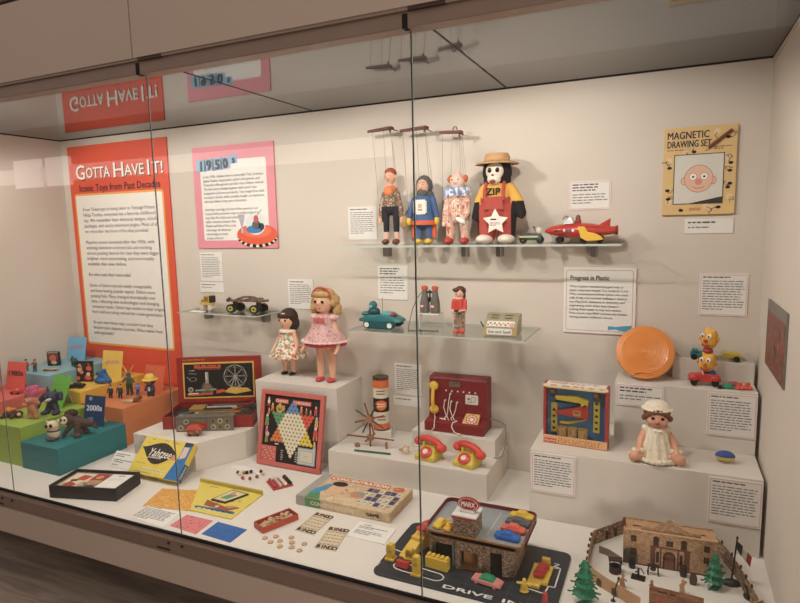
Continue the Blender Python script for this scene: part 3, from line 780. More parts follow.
doll('doll', 'taller blonde curly doll in a red and pink dress on the tall plinth', (-1.935, -.15, .4), .485, '#c09a5c', 'tall')

# ================================================================ UPPER SHELF VEHICLES
t = thing('rocket_car', 'red tin rocket car with yellow side fin on the upper shelf', 'toy car', (-.677, -.095, Zs))
t.scale = (.80, .95, .95)
RC = M('#bf3227', .3, var=.1, scale=30, coat=.4); YF = M('#e7b62a', .35, var=.03)
rings = []
for x, w, z0, z1 in ((-.185, .006, .050, .062), (-.15, .026, .038, .078), (-.09, .042, .026, .088), (-.02, .05, .020, .092), (.05, .048, .022, .088), (.11, .036, .03, .078), (.155, .028, .036, .074), (.178, .025, .038, .072)):
    zc, hz = (z0 + z1) / 2, (z1 - z0) / 2
    rings.append([(x, w * math.cos(2 * PI * i / 14), zc + hz * math.sin(2 * PI * i / 14)) for i in range(14)])
MB().loft(rings, RC).build('fuselage', t, True)
MB().cyl((.178, 0, .055), (.19, 0, .055), .022, .019, M('#8f2620', .4), 14).build('exhaust', t, True)
m = MB(); m.T = front(0, 0, 0)
fin = [(-.005, .075), (.03, .074), (.045, .05), (.08, .045), (.115, .03), (.125, .016), (.09, .012), (.04, .010), (.01, .025)]
m.prism(fin, .044, .056, YF); m.build('side_fin', t, bevel=.003)
m2 = MB(); m2.T = front(0, .10, 0); m2.prism(fin, .044, .056, YF); m2.build('side_fin', t, bevel=.003)
m = MB(); m.T = front(0, 0, 0); m.prism([(.09, .078), (.152, .108), (.15, .07)], -.004, .004, RC); m.build('tail_fin', t, bevel=.001)
MB().loft([[(-.09, -.03, .085), (-.09, .03, .085), (-.06, .026, .112), (-.06, -.026, .112)], [(-.03, -.034, .088), (-.03, .034, .088), (-.045, .026, .116), (-.045, -.026, .116)]], M('#b9bab8', .25, .5, var=0)).tube([(-.09, -.012, .108), (-.075, -.012, .122), (-.06, -.012, .116)], .003, M('#777370', .3, .6, var=0)).build('windscreen', t)
MB().ell((-.012, 0, .112), (.013, .013, .015), M('#8a4f45', .5)).ell((-.012, 0, .095), (.018, .018, .014), M('#9a3a30', .5)).build('driver', t, True)
a = art(); a.T = front(0, -.0515, 0)
for x, c in ((-.075, '#f0e8d8'), (-.05, '#3a6aa0'), (-.03, '#f0e8d8')): a.disk(x, .058, .007, M(c, .5, var=0), -.001, 8)
a.poly([(-.13, .05), (-.07, .056), (-.12, .062)], M('#5a1915', .5, var=0), .004); a.build('tin_print', t)
for x in (-.105, .02, .10):
    for y in (-.03, .03): MB().cyl((x, y - .007, .016), (x, y + .007, .016), .016, .016, BLACK, 14).build('wheel', t, True)
t = thing('toy_motorcycle', 'small dark green tin vehicle left of the red rocket car', 'toy', (-.887, -.10, Zs))
t.scale = (.92, 1, 1)
GRN = M('#23463a', .4, var=.1)
MB().loft([[(-.058, -.012, .02), (-.058, .012, .02), (-.05, .01, .045), (-.05, -.01, .045)], [(.0, -.02, .014), (.0, .02, .014), (.0, .014, .046), (.0, -.014, .046)], [(.055, -.016, .014), (.055, .016, .014), (.05, .01, .04), (.05, -.01, .04)]], GRN).build('body', t, bevel=.003)
MB().box((-.05, -.0225, .026), (.04, -.017, .034), M('#c9b98a', .4)).build('side_stripe', t)
for x in (-.036, .045): MB().cyl((x, -.009, .017), (x, .009, .017), .017, .017, BLACK, 16).cyl((x, -.0095, .017), (x, .0095, .017), .008, .008, M('#7d7d78', .4, .5, var=0), 10).build('wheel', t, True)
MB().tube([(.015, -.02, .07), (.012, 0, .074), (.015, .02, .07)], .003, M('#8c8a86', .3, .7, var=0)).cyl((.012, 0, .074), (.03, 0, .04), .003, .003, M('#8c8a86', .3, .7, var=0), 6).build('handlebar', t, True)
MB().ell((.04, -.005, .056), (.016, .012, .016), M('#d8cdbc', .5)).build('headlamp', t, True)

# ================================================================ MIDDLE GLASS SHELF
Zm = .7135
t = thing('toy_tank', 'teal plastic crawler tank with helmeted driver at left of the middle shelf', 'toy', (-1.572, -.21, Zm))
TE = M('#1d6d72', .35, var=.1); TED = M('#134a50', .45, var=.1)
for sy in (-1, 1):
    m = MB(); m.T = front(0, sy * .045 + .011, 0)
    m.prism([(-.075, .008), (-.06, .0), (.07, .0), (.088, .012), (.086, .03), (.07, .038), (-.062, .038), (-.08, .026)], 0, .022, TED); tr = m.build('track', t, bevel=.003)
    m = MB()
    for x in (-.058, .062): m.cyl((x, sy * .057, .019), (x, sy * .060, .019), .012, .012, M('#dfe2d8', .5), 14)
    m.bm.free()
    for x in (-.058, .062): MB().cyl((x, sy * .057, .019), (x, sy * .060, .019), .012, .012, M('#dfe2d8', .5), 14).build('hub_cap', tr, True)
    m = MB(); m.T = front(0, sy * .058, 0)
    for i in range(9): m.rect(-.038 + i * .0105, .006, -.033 + i * .0105, .033, TE, .0005 if sy < 0 else -.001)
    m.build('track_tread', tr)
MB().loft([[(-.118, -.03, .03), (-.118, .03, .03), (-.112, .03, .045), (-.112, -.03, .045)], [(-.06, -.05, .026), (-.06, .05, .026), (-.06, .045, .062), (-.06, -.045, .062)], [(.02, -.05, .028), (.02, .05, .028), (.02, .04, .066), (.02, -.04, .066)], [(.085, -.045, .03), (.085, .045, .03), (.07, .035, .06), (.07, -.035, .06)], [(.112, -.03, .032), (.112, .03, .032), (.108, .026, .046), (.108, -.026, .046)]], TE).build('hull', t, bevel=.005)
MB().ell((.035, -.005, .066), (.045, .03, .014), M('#4f9a97', .3)).build('bonnet', t, True)
MB().ell((.065, -.02, .066), (.016, .016, .01), M('#8d2f38', .4)).build('red_lamp', t, True)
MB().ell((-.045, 0, .075), (.03, .026, .022), TED).ell((-.085, 0, .064), (.026, .03, .012), TE).build('cockpit_seat', t, True)
MB().ell((-.05, 0, .104), (.021, .021, .022), TE).ell((-.054, -.012, .100), (.012, .013, .010), M('#7fb9b4', .4)).build('driver_head', t, True)
MB().cyl((-.005, .01, .06), (-.005, .01, .145), .0012, .0012, GREYINK, 5).build('aerial', t)

t = thing('acrylic_stand', 'small clear acrylic riser under the soda bottle binoculars', 'display stand', (-1.338, -.18, Zm))
m = MB(); m.box((-.055, -.035, .072), (.055, .035, .077), CLEAR); m.box((-.055, .030, 0), (.055, .035, .072), CLEAR); m.build('riser', t)
m = MB(); m.box((-.055, -.0352, .072), (.055, -.0345, .077), WHITE); m.box((-.056, .0, .0), (-.0545, .035, .077), M('#d9dad6', .3, var=0)); m.build('riser_edge', t)
t = thing('bottle_binoculars', 'grey toy binoculars shaped like two soda bottles with orange caps', 'toy', (-1.338, -.18, Zm + .0775))
GB = M('#6f6862', .35, var=.12, scale=25); CAP = M('#cf5a34', .45)
for sx in (-1, 1):
    b = MB().lathe([(.022, 0), (.024, .006), (.023, .02), (.0225, .045), (.020, .06), (.015, .08), (.0125, .10), (.0125, .108)], GB, 18, (sx * .026, 0, 0)).build('bottle', t, True)
    MB().lathe([(.0145, .106), (.0155, .110), (.015, .121), (.010, .124)], CAP, 16, (sx * .026, 0, 0)).build('bottle_cap', b, True)
    a = art(); a.T = front(sx * .026 - .005, -.0238, .034); a.disk(0, 0, .0085, M('#e9e2d8', .5, var=0), 0, 16); a.poly([(.0085 * math.cos(q * PI / 8), .0085 * math.sin(q * PI / 8)) for q in range(0, 9)], M('#c8452f', .5, var=0), .0003)
    a.line([(-.007, -.001), (-.002, .001), (.003, -.001), (.007, .001)], .002, M('#e9e2d8', .5, var=0), .0006); a.build('round_emblem', b)
MB().cyl((-.014, 0, .095), (.014, 0, .095), .005, .005, BLACK, 8).cyl((0, 0, .055), (0, 0, .106), .004, .004, BLACK, 8).box((-.01, -.006, .05), (.01, .006, .07), BLACK).build('hinge', t)
MB().tube([(-.04, 0, .095), (-.055, -.02, .07), (-.07, -.045, .02), (-.085, -.06, -.06), (-.08, -.08, -.0755), (-.05, -.085, -.0755), (0, -.06, -.0755), (.04, -.07, -.0755), (.06, -.05, -.0755)], .0018, M('#26262a', .5, var=0)).build('neck_strap', t, True)

t = thing('standing_figure', 'small painted figure with brown hair, red shirt and plaid trousers on shelf', 'figurine', (-1.172, -.245, Zm), .2)
def zc(levels): return lambda c: next((i for z, i in levels if c.z < z), levels[-1][1])
RDS = M('#cf3f33', .35, coat=.4); TRP = M2('check_trousers', ['#6d6a58', '#b3685a', '#b9b29a', '#55604f'], 'voronoi', 180, .4)
blob('body', [('c', (-.013, 0, .012), (-.013, 0, .10), .013, .015), ('c', (.013, 0, .012), (.013, 0, .10), .013, .015), ('c', (0, 0, .105), (0, 0, .145), .022, .023), ('c', (-.026, 0, .145), (-.029, -.006, .10), .009, .008), ('c', (.026, 0, .145), (.027, -.012, .108), .009, .009), ('c', (.027, -.012, .108), (.004, -.026, .100), .008, .007),
              ('e', (0, 0, .18), (.022, .022, .024)), ('c', (0, 0, .15), (0, 0, .17), .009, .009), ('e', (-.013, -.014, .008), (.014, .024, .009)), ('e', (.013, -.014, .008), (.014, .024, .009))], .003,
     [RDS, TRP, SKINP], lambda c: 0 if c.z < .018 else (1 if c.z < .103 and abs(c.x) < .024 else (0 if .108 < c.z < .157 else 2)), t, 1)
MB().ell((.004, .008, .188), (.026, .025, .024), M('#5a3324', .4)).ell((.012, .012, .168), (.016, .016, .024), M('#5a3324', .4)).ell((-.012, -.016, .196), (.016, .01, .01), M('#5a3324', .4)).build('hair', t, True)
MB().lathe([(.025, .100), (.026, .104), (.025, .109)], M('#5a1f1a', .4), 16).build('belt', t, True)
face_parts(t, (0, 0, .178), (.022, .022, .024), .0028)

t = thing('toy_register', 'grey green tin toy register with a strip of letter keys on the shelf', 'toy', (-.985, -.205, Zm), .05)
TIN = M('#a59c7d', .45, .1, var=.08, scale=50)
m = MB(); m.T = frame((0, 0, 0), (0, 1, 0), (0, 0, 1))
m.prism([(-.062, .003), (.062, .003), (.062, .082), (.052, .086), (.016, .084), (-.028, .064), (-.062, .040)], -.072, .072, TIN); m.build('tin_case', t, bevel=.003)
a = art(); a.T = front(0, -.0630, 0)
a.rect(-.072, .003, .072, .038, M('#b79f63', .5, var=.05)); a.poly(rrect(-.058, .007, .052, .034, .006), M('#e2e2da', .6, var=.02), .0004)
a.text('See and Spell', -.003, .014, .017, M('#3d4a78', .6, var=0), .098, .02, 'c', .0008); a.build('name_strip', t)
a = art(); a.T = frame((0, -.0624, .0408), (1, 0, 0), (0, .034, .024)); a.rect(-.06, .002, .06, .036, M('#e2dccd', .6, var=0))
kc = ['#b8574a', '#4a5a92', '#d88f8f', '#3f4d86', '#c06a5a']
for i in range(12):
    a.disk(-.054 + i * .0095, .012 + (i % 2) * .010, .005, M(kc[i % 5], .5, var=0), .0004, 10)
a.disk(.05, .014, .012, M('#dba0a0', .5, var=0), .0006, 14); a.build('letter_keys', t)
a = art(); a.T = frame((0, -.0285, .0648), (1, 0, 0), (0, .044, .020))
for i in range(2):
    for j in range(2): a.rect(-.05 + i * .06, .014 + j * .022, -.015 + i * .06, .020 + j * .022, M('#4a4534', .6, var=0))
a.build('slots', t)
m = MB(); m.cyl((-.072, -.03, .03), (-.08, -.03, .03), .004, .004, BLACK, 8); m.cyl((-.078, -.03, .03), (-.090, -.04, .058), .003, .003, BLACK, 6); m.build('side_lever', t, True)

# ================================================================ LEFT GLASS SHELF
t = thing('roller_skate', 'old brown roller skate with four yellow centred wheels on the left shelf', 'roller skate', (-2.478, -.085, .7305), .02)
t.scale = (1, .85, .82)
RUST = M2('worn_leather', ['#4a3429', '#6b4a38', '#7d5a44', '#3c2c25'], 'noise', 40, .6, (1, 1, 1), False); MET = M('#4d463f', .45, .6, var=.1)
MB().loft([[(-.125, -.022, .075), (-.125, .022, .075), (-.125, .022, .084), (-.125, -.022, .084)], [(-.09, -.036, .074), (-.09, .036, .074), (-.09, .034, .086), (-.09, -.034, .086)], [(-.01, -.038, .076), (-.01, .038, .076), (-.01, .034, .088), (-.01, -.034, .088)], [(.05, -.028, .076), (.05, .028, .076), (.05, .026, .088), (.05, -.026, .088)], [(.115, -.034, .076), (.115, .034, .076), (.115, .03, .09), (.115, -.03, .09)], [(.135, -.02, .078), (.135, .02, .078), (.135, .02, .09), (.135, -.02, .09)]], RUST).build('foot_plate', t, bevel=.003)
MB().tube([(-.06, -.036, .088), (-.02, -.01, .108), (.03, .02, .104), (.05, .034, .09)], .007, RUST).tube([(.0, -.036, .088), (.03, 0, .10), (.09, .03, .094)], .006, RUST).build('strap', t, True)
MB().box((-.14, -.014, .07), (-.12, .014, .09), MET).cyl((-.128, 0, .085), (-.128, 0, .1), .006, .006, MET, 8).build('toe_clamp', t)
for x in (-.085, .075):
    tk = MB().box((x - .010, -.014, .035), (x + .010, .014, .076), MET).cyl((x, -.05, .03), (x, .05, .03), .005, .005, MET, 8).build('truck', t)
    for sy in (-1, 1):
        MB().cyl((x, sy * .034, .03), (x, sy * .056, .03), .03, .03, M('#24211f', .5), 22).cyl((x, sy * .056, .03), (x, sy * .0575, .03), .018, .018, M('#b7b13e', .5), 16).cyl((x, sy * .0575, .03), (x, sy * .059, .03), .008, .008, M('#3a382c', .5, var=0), 10).build('wheel', tk, True)
t = thing('toy_block_truck', 'tiny yellow and black wooden toy at the far left of the left shelf', 'toy', (-2.785, -.07, .7305))
MB().box((-.012, -.018, .045), (.028, .018, .085), M('#c39a2c', .5)).box((.028, -.018, .045), (.048, .018, .085), M('#2b2725', .5)).build('cab', t, bevel=.002)
MB().box((-.05, -.015, .03), (.045, .015, .045), M('#cfae52', .5)).ell((-.035, 0, .052), (.012, .012, .010), M('#8d8a3c', .5)).build('flatbed', t, bevel=.002)
for x in (-.03, .03): MB().cyl((x, -.017, .016), (x, .017, .016), .016, .016, M('#c9c1b4', .5), 14).build('wheel', t, True)
a = art(); a.T = front(0, -.0185, 0); a.rect(-.006, .052, .02, .079, M('#7d6424', .6, var=0)); a.build('side_print', t)
o = MB().box((-.05, -.02, 0), (.05, .02, .0012), PAPER).build('caption_slip'); o.location = (-2.80, -.14, .7305); tag(o, 'thin white caption slip lying on the left shelf', 'label card', 'caption slips')

# ================================================================ RIGHT STAIR
t = thing('disc_sledge', 'large translucent orange ridged plastic disc leaning on the middle step', 'disc', (-.407, -.1035, .5375), .03)
t.scale = (.95, .95, .95)
OD = M('#e2872c', .35, var=.05, scale=6, coat=.2)
m = MB(); m.T = TR(0, .012, .1155) @ RX(PI / 2 - .50)
prof = [(.001, .016)]
for i in range(1, 15): prof += [(.008 * i - .002, .0165 - .00004 * i * i), (.008 * i + .001, .0145 - .00004 * i * i)]
prof += [(.119, .006), (.1215, 0), (.121, -.012), (.114, -.016), (.05, -.014), (.001, -.013)]
m.lathe(prof, OD, 56); m.build('ridged_disc', t, True)
m = MB(); m.T = TR(0, .012, .1155) @ RX(PI / 2 - .50)
m.tube([(.042 * math.cos(a_), -.108 + .012 * math.sin(a_), .012) for a_ in [2 * PI * i / 20 for i in range(21)]], .003, OD, 6); m.build('rim_handle', t, True)

def toy_car(name, label, loc, rz, c, L=.12, W=.05, open_top=True, group=None, driver=None):
    t = thing(name, label, 'toy car', loc, rz, group)
    m1 = M(c, .35, var=.05, coat=.3); h = L * .26; s = L / .12
    MB().loft([[(-.06 * s, -W * .32, .014 * s), (-.06 * s, W * .32, .014 * s), (-.058 * s, W * .26, .030 * s), (-.058 * s, -W * .26, .030 * s)],
               [(-.02 * s, -W * .4, .012 * s), (-.02 * s, W * .4, .012 * s), (-.02 * s, W * .34, .036 * s), (-.02 * s, -W * .34, .036 * s)],
               [(.03 * s, -W * .45, .012 * s), (.03 * s, W * .45, .012 * s), (.03 * s, W * .42, .036 * s), (.03 * s, -W * .42, .036 * s)],
               [(.06 * s, -W * .36, .014 * s), (.06 * s, W * .36, .014 * s), (.056 * s, W * .3, .032 * s), (.056 * s, -W * .3, .032 * s)]], m1).build('car_body', t, bevel=.003 * s)
    m = MB()
    for x in (-.038, .038):
        for sy in (-1, 1): m.ell((x * s, sy * W * .46, .022 * s), (.018 * s, .006, .010 * s), m1, 10, 6)
    m.build('mudguard', t, True)
    for x in (-.038, .038):
        for sy in (-1, 1): MB().cyl((x * s, sy * W * .40, .013 * s), (x * s, sy * W * .55, .013 * s), .013 * s, .013 * s, BLACK, 14).build('wheel', t, True)
    MB().box((-.063 * s, -W * .36, .018 * s), (-.058 * s, W * .36, .030 * s), M('#c8b9b0', .3, .3, var=0)).build('grille', t)
    MB().box((-.008 * s, -W * .36, .034 * s), (-.004 * s, W * .36, .050 * s), M('#d8b6ae', .4)).build('windscreen', t)
    return t
tc = toy_car('toy_car', 'red plastic open toy car with blue seat under the potato figures', (-.185, -.125, .5355), .06, '#c8332b')
tc.scale = (1, 1, 1.35)
MB().ell((.022, 0, .036), (.02, .018, .014), M('#24508e', .5)).build('blue_seat', tc, True)
YP = M('#e8aa20', .4, var=.06, scale=20)
def potato(label, loc, rz, H, nosec):
    t = thing('potato_head_toy', label, 'toy', loc, rz, 'yellow potato shaped toys')
    blob('body', [('e', (0, 0, H * .42), (H * .36, H * .33, H * .40)), ('e', (.004, .004, H * .68), (H * .30, H * .29, H * .28)), ('e', (H * .2, 0, H * .86), (H * .10, H * .12, H * .10)), ('e', (-H * .12, .006, H * .90), (H * .14, H * .13, H * .10))], .0035, [YP], None, t)
    for sx in (-1, 1):
        MB().ell((sx * H * .15, -H * .29, H * .66), (H * .10, H * .05, H * .12), EYEW).ell((sx * H * .14 - .001, -H * .335, H * .65), (H * .04, H * .02, H * .06), BLACK).build('eye', t, True)
        MB().ell((sx * H * .40, -.002, H * .52), (H * .05, H * .09, H * .13), M('#e6a428', .4)).build('ear', t, True)
    MB().ell((0, -H * .36, H * .46), (H * .09, H * .10, H * .08), M(nosec, .4)).build('nose', t, True)
    MB().tube([(-H * .16, -H * .33, H * .28), (-H * .06, -H * .37, H * .22), (H * .06, -H * .37, H * .22), (H * .16, -H * .33, H * .28)], H * .045, M('#b8342a', .4)).build('mouth', t, True)
    return t
potato('lower yellow potato shaped toy sitting in the red car', (-.176, -.118, .584), -.35, .086, '#d9662c')
p2 = potato('upper yellow potato shaped toy stacked on top of the other one', (-.172, -.112, .678), -.5, .088, '#c0402a')
MB().ell((0, -.006, -.003), (.02, .018, .012), M('#b43a44', .5)).build('collar', p2, True)
t = thing('toy_tractor', 'teal toy tractor on the top step behind the yellow potato toys', 'toy', (-.195, -.035, .6205))
TL = M('#1d7f7c', .4)
MB().loft([[(-.04, -.014, .012), (-.04, .014, .012), (-.04, .012, .032), (-.04, -.012, .032)], [(0, -.014, .012), (0, .014, .012), (0, .012, .034), (0, -.012, .034)], [(.045, -.016, .012), (.045, .016, .012), (.045, .012, .026), (.045, -.012, .026)]], TL).box((-.034, -.016, .03), (-.012, .016, .042), TL).build('tractor_body', t, bevel=.003)
for x, r in ((-.026, .012), (.034, .014)):
    for sy in (-1, 1): MB().cyl((x, sy * .014, r), (x, sy * .022, r), r, r, BLACK, 14).build('wheel', t, True)
t = thing('toy_trailer', 'yellow toy trailer with black wheels on the top step near the corner', 'toy', (-.085, -.035, .6205))
MB().loft([[(-.028, -.015, .014), (-.028, .015, .014), (-.034, .019, .036), (-.034, -.019, .036)], [(.030, -.015, .014), (.030, .015, .014), (.036, .019, .034), (.036, -.019, .034)]], M('#dcc62f', .4)).build('trailer_tub', t, bevel=.002)
MB().cyl((-.03, 0, .018), (-.062, 0, .015), .003, .003, M('#c9b52f', .4), 6).build('drawbar', t, True)
for sy in (-1, 1): MB().cyl((.018, sy * .015, .012), (.018, sy * .022, .012), .012, .012, BLACK, 14).build('wheel', t, True)
# loose plastic pieces beside the red car
o = MB().ell((0, 0, .008), (.019, .015, .010), M('#1f8f6a', .4)).ell((0, 0, .004), (.026, .02, .004), M('#1f8f6a', .4)).build('toy_hat', None, True); o.location = (-.100, -.145, .5355); tag(o, 'small green plastic hat piece lying right of the red toy car', 'toy part', 'loose potato toy pieces')
o = MB().ell((0, 0, .008), (.022, .014, .009), M('#a8473c', .4)).ell((.012, 0, .006), (.016, .018, .006), M('#a8473c', .4)).build('toy_hat', None, True); o.location = (-.076, -.100, .5355); tag(o, 'small dull red plastic hat piece behind the green one', 'toy part', 'loose potato toy pieces')
for lx, ly, lb in ((-.062, -.15, 'coral red plastic shoe piece next to the green hat piece'), (-.034, -.14, 'coral red plastic shoe piece nearest the right corner of the step')):
    m = MB(); m.ell((-.006, -.006, .007), (.009, .015, .008), M('#e05544', .4)); m.ell((.008, -.004, .007), (.009, .015, .008), M('#e05544', .4)); m.cyl((0, .006, .004), (0, .006, .024), .010, .009, M('#e05544', .4), 12)
    o = m.build('toy_shoe', None, True); o.location = (lx, ly, .5355); tag(o, lb, 'toy part', 'loose potato toy pieces')
o = MB().cyl((-.008, 0, .007), (.008, 0, .007), .007, .007, BLACK, 12).build('toy_pipe', None, True); o.location = (-.130, -.165, .5355); tag(o, 'tiny black plastic piece lying in front of the red toy car', 'toy part', 'loose potato toy pieces')

t = thing('plastic_egg', 'blue and yellow plastic egg lying on a clear ring on the lowest step', 'toy', (-.113, -.305, .2905))
MB().lathe([(.014, 0), (.016, .001), (.016, .006), (.014, .006)], CLEAR, 20).build('clear_ring', t, True)
m = MB(); m.T = TR(0, 0, .025)
m.loft([[(.036 * math.sin(PI * (i + .02) / 14.04) * 0 + .034 * -math.cos(PI * (i + .02) / 14.04), .021 * math.sin(PI * (i + .02) / 14.04) * math.cos(2 * PI * j / 18), .021 * math.sin(PI * (i + .02) / 14.04) * math.sin(2 * PI * j / 18)) for j in range(18)] for i in range(15)], M('#2b4fa0', .25))
k = m.mi(M('#d8c02f', .25))
for f in m.bm.faces:
    if f.calc_center_median().z < .024: f.material_index = k
m.build('egg_shell', t, True)

# boxed modelling set
t = thing('boxed_fun_factory', 'boxed Fun Factory modelling set with yellow and red press in its window', 'boxed toy', (-.781, -.335, .2905), -.05)
FW, FD, FH = .254, .055, .252
CR = M('#a8322c', .5, var=.06)
m = MB()
m.box((0, 0, 0), (FW, FD, .004), CR); m.box((0, 0, .004), (.010, FD, FH), CR); m.box((FW - .010, 0, .004), (FW, FD, FH), CR)
m.box((.010, 0, FH - .006), (FW - .010, FD, FH), M('#e6dccb', .6)); m.box((.010, FD - .016, .004), (FW - .010, FD, FH - .006), M('#3a80bc', .5, var=.05))
m.build('carton', t)
a = art(); a.T = front(0, -.0005, 0)
a.rect(0, .003, FW, .036, M('#d9a877', .6, var=.1)); a.rect(.004, .005, .055, .022, M('#c04a3a', .6, var=0), .0004); a.text('Play-Doh', .008, .009, .012, M('#e8d9b0', .6, var=0), .043, .02, w=.0008)
a.text('FUN FACTORY', .062, .008, .03, M('#b5502c', .6, var=0), .165, .03, w=.0006); a.text('FUN FACTORY', .060, .010, .03, M('#e8b96a', .6, var=0), .165, 0, w=.0016)
a.rect(.010, FH - .016, FW - .010, FH - .010, M('#e0bd57', .6, var=0)); a.rect(0, FH - .012, FW, FH, M('#e6dccb', .6, var=.05), -.0001)
for x, s_ in ((.03, .025), (.075, .03), (.12, .018), (.15, .012), (.18, .022), (.222, .02)): a.words(x, x + s_, FH - .002, 1, .008, M('#b8453a', .6, var=0), .0006, 1)
a.build('front_print', t)
a = art(); a.T = flat(0, 0, FH + .0005)
for x in (.05, .07, .085, .115, .135, .155, .2): a.ring(x, .022, .003, .006, M('#c05a48', .6, var=0), 0, 12)
a.words(.02, .23, .045, 2, .016, M('#c4786a', .6, var=0)); a.build('lid_print', t)
m = MB(); m.T = front(0, FD - .018, 0)
m.prism([(.045, .20), (.135, .205), (.178, .19), (.175, .165), (.15, .165), (.148, .18), (.05, .186)], 0, .03, M('#e2c32c', .4)); m.prism([(.15, .165), (.178, .17), (.165, .176)], 0, .034, BLACK); m.build('yellow_lever', t, bevel=.001)
m = MB(); m.T = front(0, FD - .017, 0); m.prism([(.045, .132), (.125, .155), (.178, .182), (.178, .115), (.125, .120), (.05, .126)], 0, .03, M('#cb3a30', .4)); rp = m.build('red_press', t, bevel=.001)
a = art(); a.T = front(0, FD - .0475, 0); a.rect(.118, .126, .148, .148, M('#d9a060', .6, var=.2)); a.rect(.124, .136, .142, .144, M('#a5402e', .6, var=0), .0004); a.build('press_label', rp)
m = MB(); m.T = front(0, FD - .017, 0); m.prism([(.06, .09), (.09, .092), (.165, .11), (.165, .105), (.10, .082), (.065, .082)], 0, .012, M('#d9c03a', .4)); m.build('yellow_knife', t)
for i, (x, y0, y1) in enumerate(((.026, .042, .165), (.195, .06, .185))):
    m = MB(); m.T = front(0, FD - .017, 0); m.prism([(x, y0), (x + .024, y0), (x + .024, y1), (x, y1)], 0, .010, M('#d9c03a', .4))
    for q in range(4 + i):
        yy = y0 + .016 + q * .026; m.T = front(0, FD - .0275, 0)
        if q % 2: m.disk(x + .012, yy, .006, INK, 0, 12)
        else: m.rect(x + .006, yy - .005, x + .018, yy + .005, INK)
    m.build('die_strip', t)
CAN = M2('can_label', ['#b98f4a', '#caa45c', '#a8793a'], 'noise', 60, .5, (1, 1, 1), False)
for i in range(3): MB().lathe([(.019, .004), (.0195, .006), (.0195, .056), (.019, .058), (.0205, .059), (.0205, .070), (.001, .070)], CAN, 20, (.072 + i * .042, .0235, .0)).build('dough_can', t, True)
MB().box((.010, .0015, .036), (FW - .010, .0025, FH - .016), CLEAR).build('clear_window', t)
a = art(); a.T = front(0, FD - .0165, 0)
for x in (.032, .205):
    a.disk(x, .205, .018, M('#3a5a7a', .6, var=.2), 0, 16); a.disk(x - .004, .21, .009, M('#c58a7a', .6, var=.1), .0004, 12); a.disk(x + .006, .198, .007, M('#b8453a', .6, var=.1), .0004, 10)
a.rect(.04, .165, .18, .182, M('#173a5c', .6, var=0), .0002); a.build('inner_print', t)

# seated baby doll
t = thing('baby_doll', 'seated baby doll in cream bonnet and dress on the lowest white step', 'doll', (-.350, -.355, .2905), .08)
BS = M('#d99b7c', .5, var=.05); CRM = M2('cream_cotton', ['#e0d3b8', '#e9dec8', '#d8c9ab'], 'noise', 60, .85, (1, 1, 1), False)
blob('body', [('c', (0, .02, .045), (0, .015, .10), .045, .036), ('c', (0, .01, .11), (0, .005, .14), .022, .022), ('e', (0, -.002, .168), (.043, .043, .045)), ('e', (-.018, -.026, .155), (.02, .02, .018)), ('e', (.018, -.026, .155), (.02, .02, .018)), ('e', (0, -.046, .160), (.006, .006, .006)),
              ('c', (-.036, .01, .108), (-.056, -.015, .075), .015, .014), ('c', (-.056, -.015, .075), (-.062, -.045, .052), .014, .011), ('e', (-.064, -.055, .046), (.011, .014, .010)),
              ('c', (.036, .01, .108), (.058, -.012, .075), .015, .014), ('c', (.058, -.012, .075), (.066, -.042, .050), .014, .011), ('e', (.068, -.052, .044), (.011, .014, .010)),
              ('c', (-.03, .01, .032), (-.068, -.048, .025), .028, .022), ('e', (-.080, -.060, .024), (.019, .016, .021)),
              ('c', (.03, .01, .032), (.068, -.045, .025), .028, .022), ('e', (.081, -.058, .024), (.019, .016, .021))], .0042, [BS], None, t)
m = MB(); m.lathe([(.018, .130), (.03, .126), (.037, .112), (.042, .092), (.056, .05), (.066, .010)], CRM, 72, (0, -.008, 0), wave=.10, wk=12); m.build('dress', t, True)
m = MB()
for i in range(13): m.ell((-.055 + .0092 * i, -.078 + .0008 * (i - 6) ** 2, .012 + .002 * (i % 2)), (.009, .008, .010), CRM, 8, 6)
m.build('dress_hem', t, True)
m = MB()
for sx in (-1, 1):
    m.ell((sx * .036, .006, .116), (.018, .02, .016), CRM)
    for q in range(6): m.ell((sx * .066 + .024 * math.cos(q * PI / 3), -.046 + .008 * sx * math.sin(q), .028 + .022 * math.sin(q * PI / 3)), (.011, .010, .010), CRM, 10, 6)
m.build('frill', t, True)
m = MB(); m.ell((-.006, -.042, .123), (.010, .005, .006), WHITE); m.ell((.008, -.042, .122), (.010, .005, .006), WHITE); m.tube([(0, -.044, .122), (-.004, -.052, .10), (-.006, -.056, .085)], .002, WHITE); m.build('bow', t, True)
m = MB(); HB = M('#7a4a2c', .7, var=.3, scale=120)
m.ell((0, .012, .180), (.048, .043, .040), HB)
for i in range(11):
    an = -PI * (.10 + .80 * i / 10); m.ell((.047 * math.cos(an), .038 * math.sin(an) + .004, .190 - .030 * abs(math.cos(an)) ** 2), (.011, .010, .012), HB, 8, 6)
m.build('hair', t, True)
MB().lathe([(.053, .004), (.056, .008), (.047, .012), (.042, .024), (.028, .033), (.001, .036)], CRM, 40, (0, .014, .188), wave=.0).build('bonnet', t, True)
face_parts(t, (0, -.002, .168), (.041, .043, .040), .0055, M('#b5443a', .4), False, None)

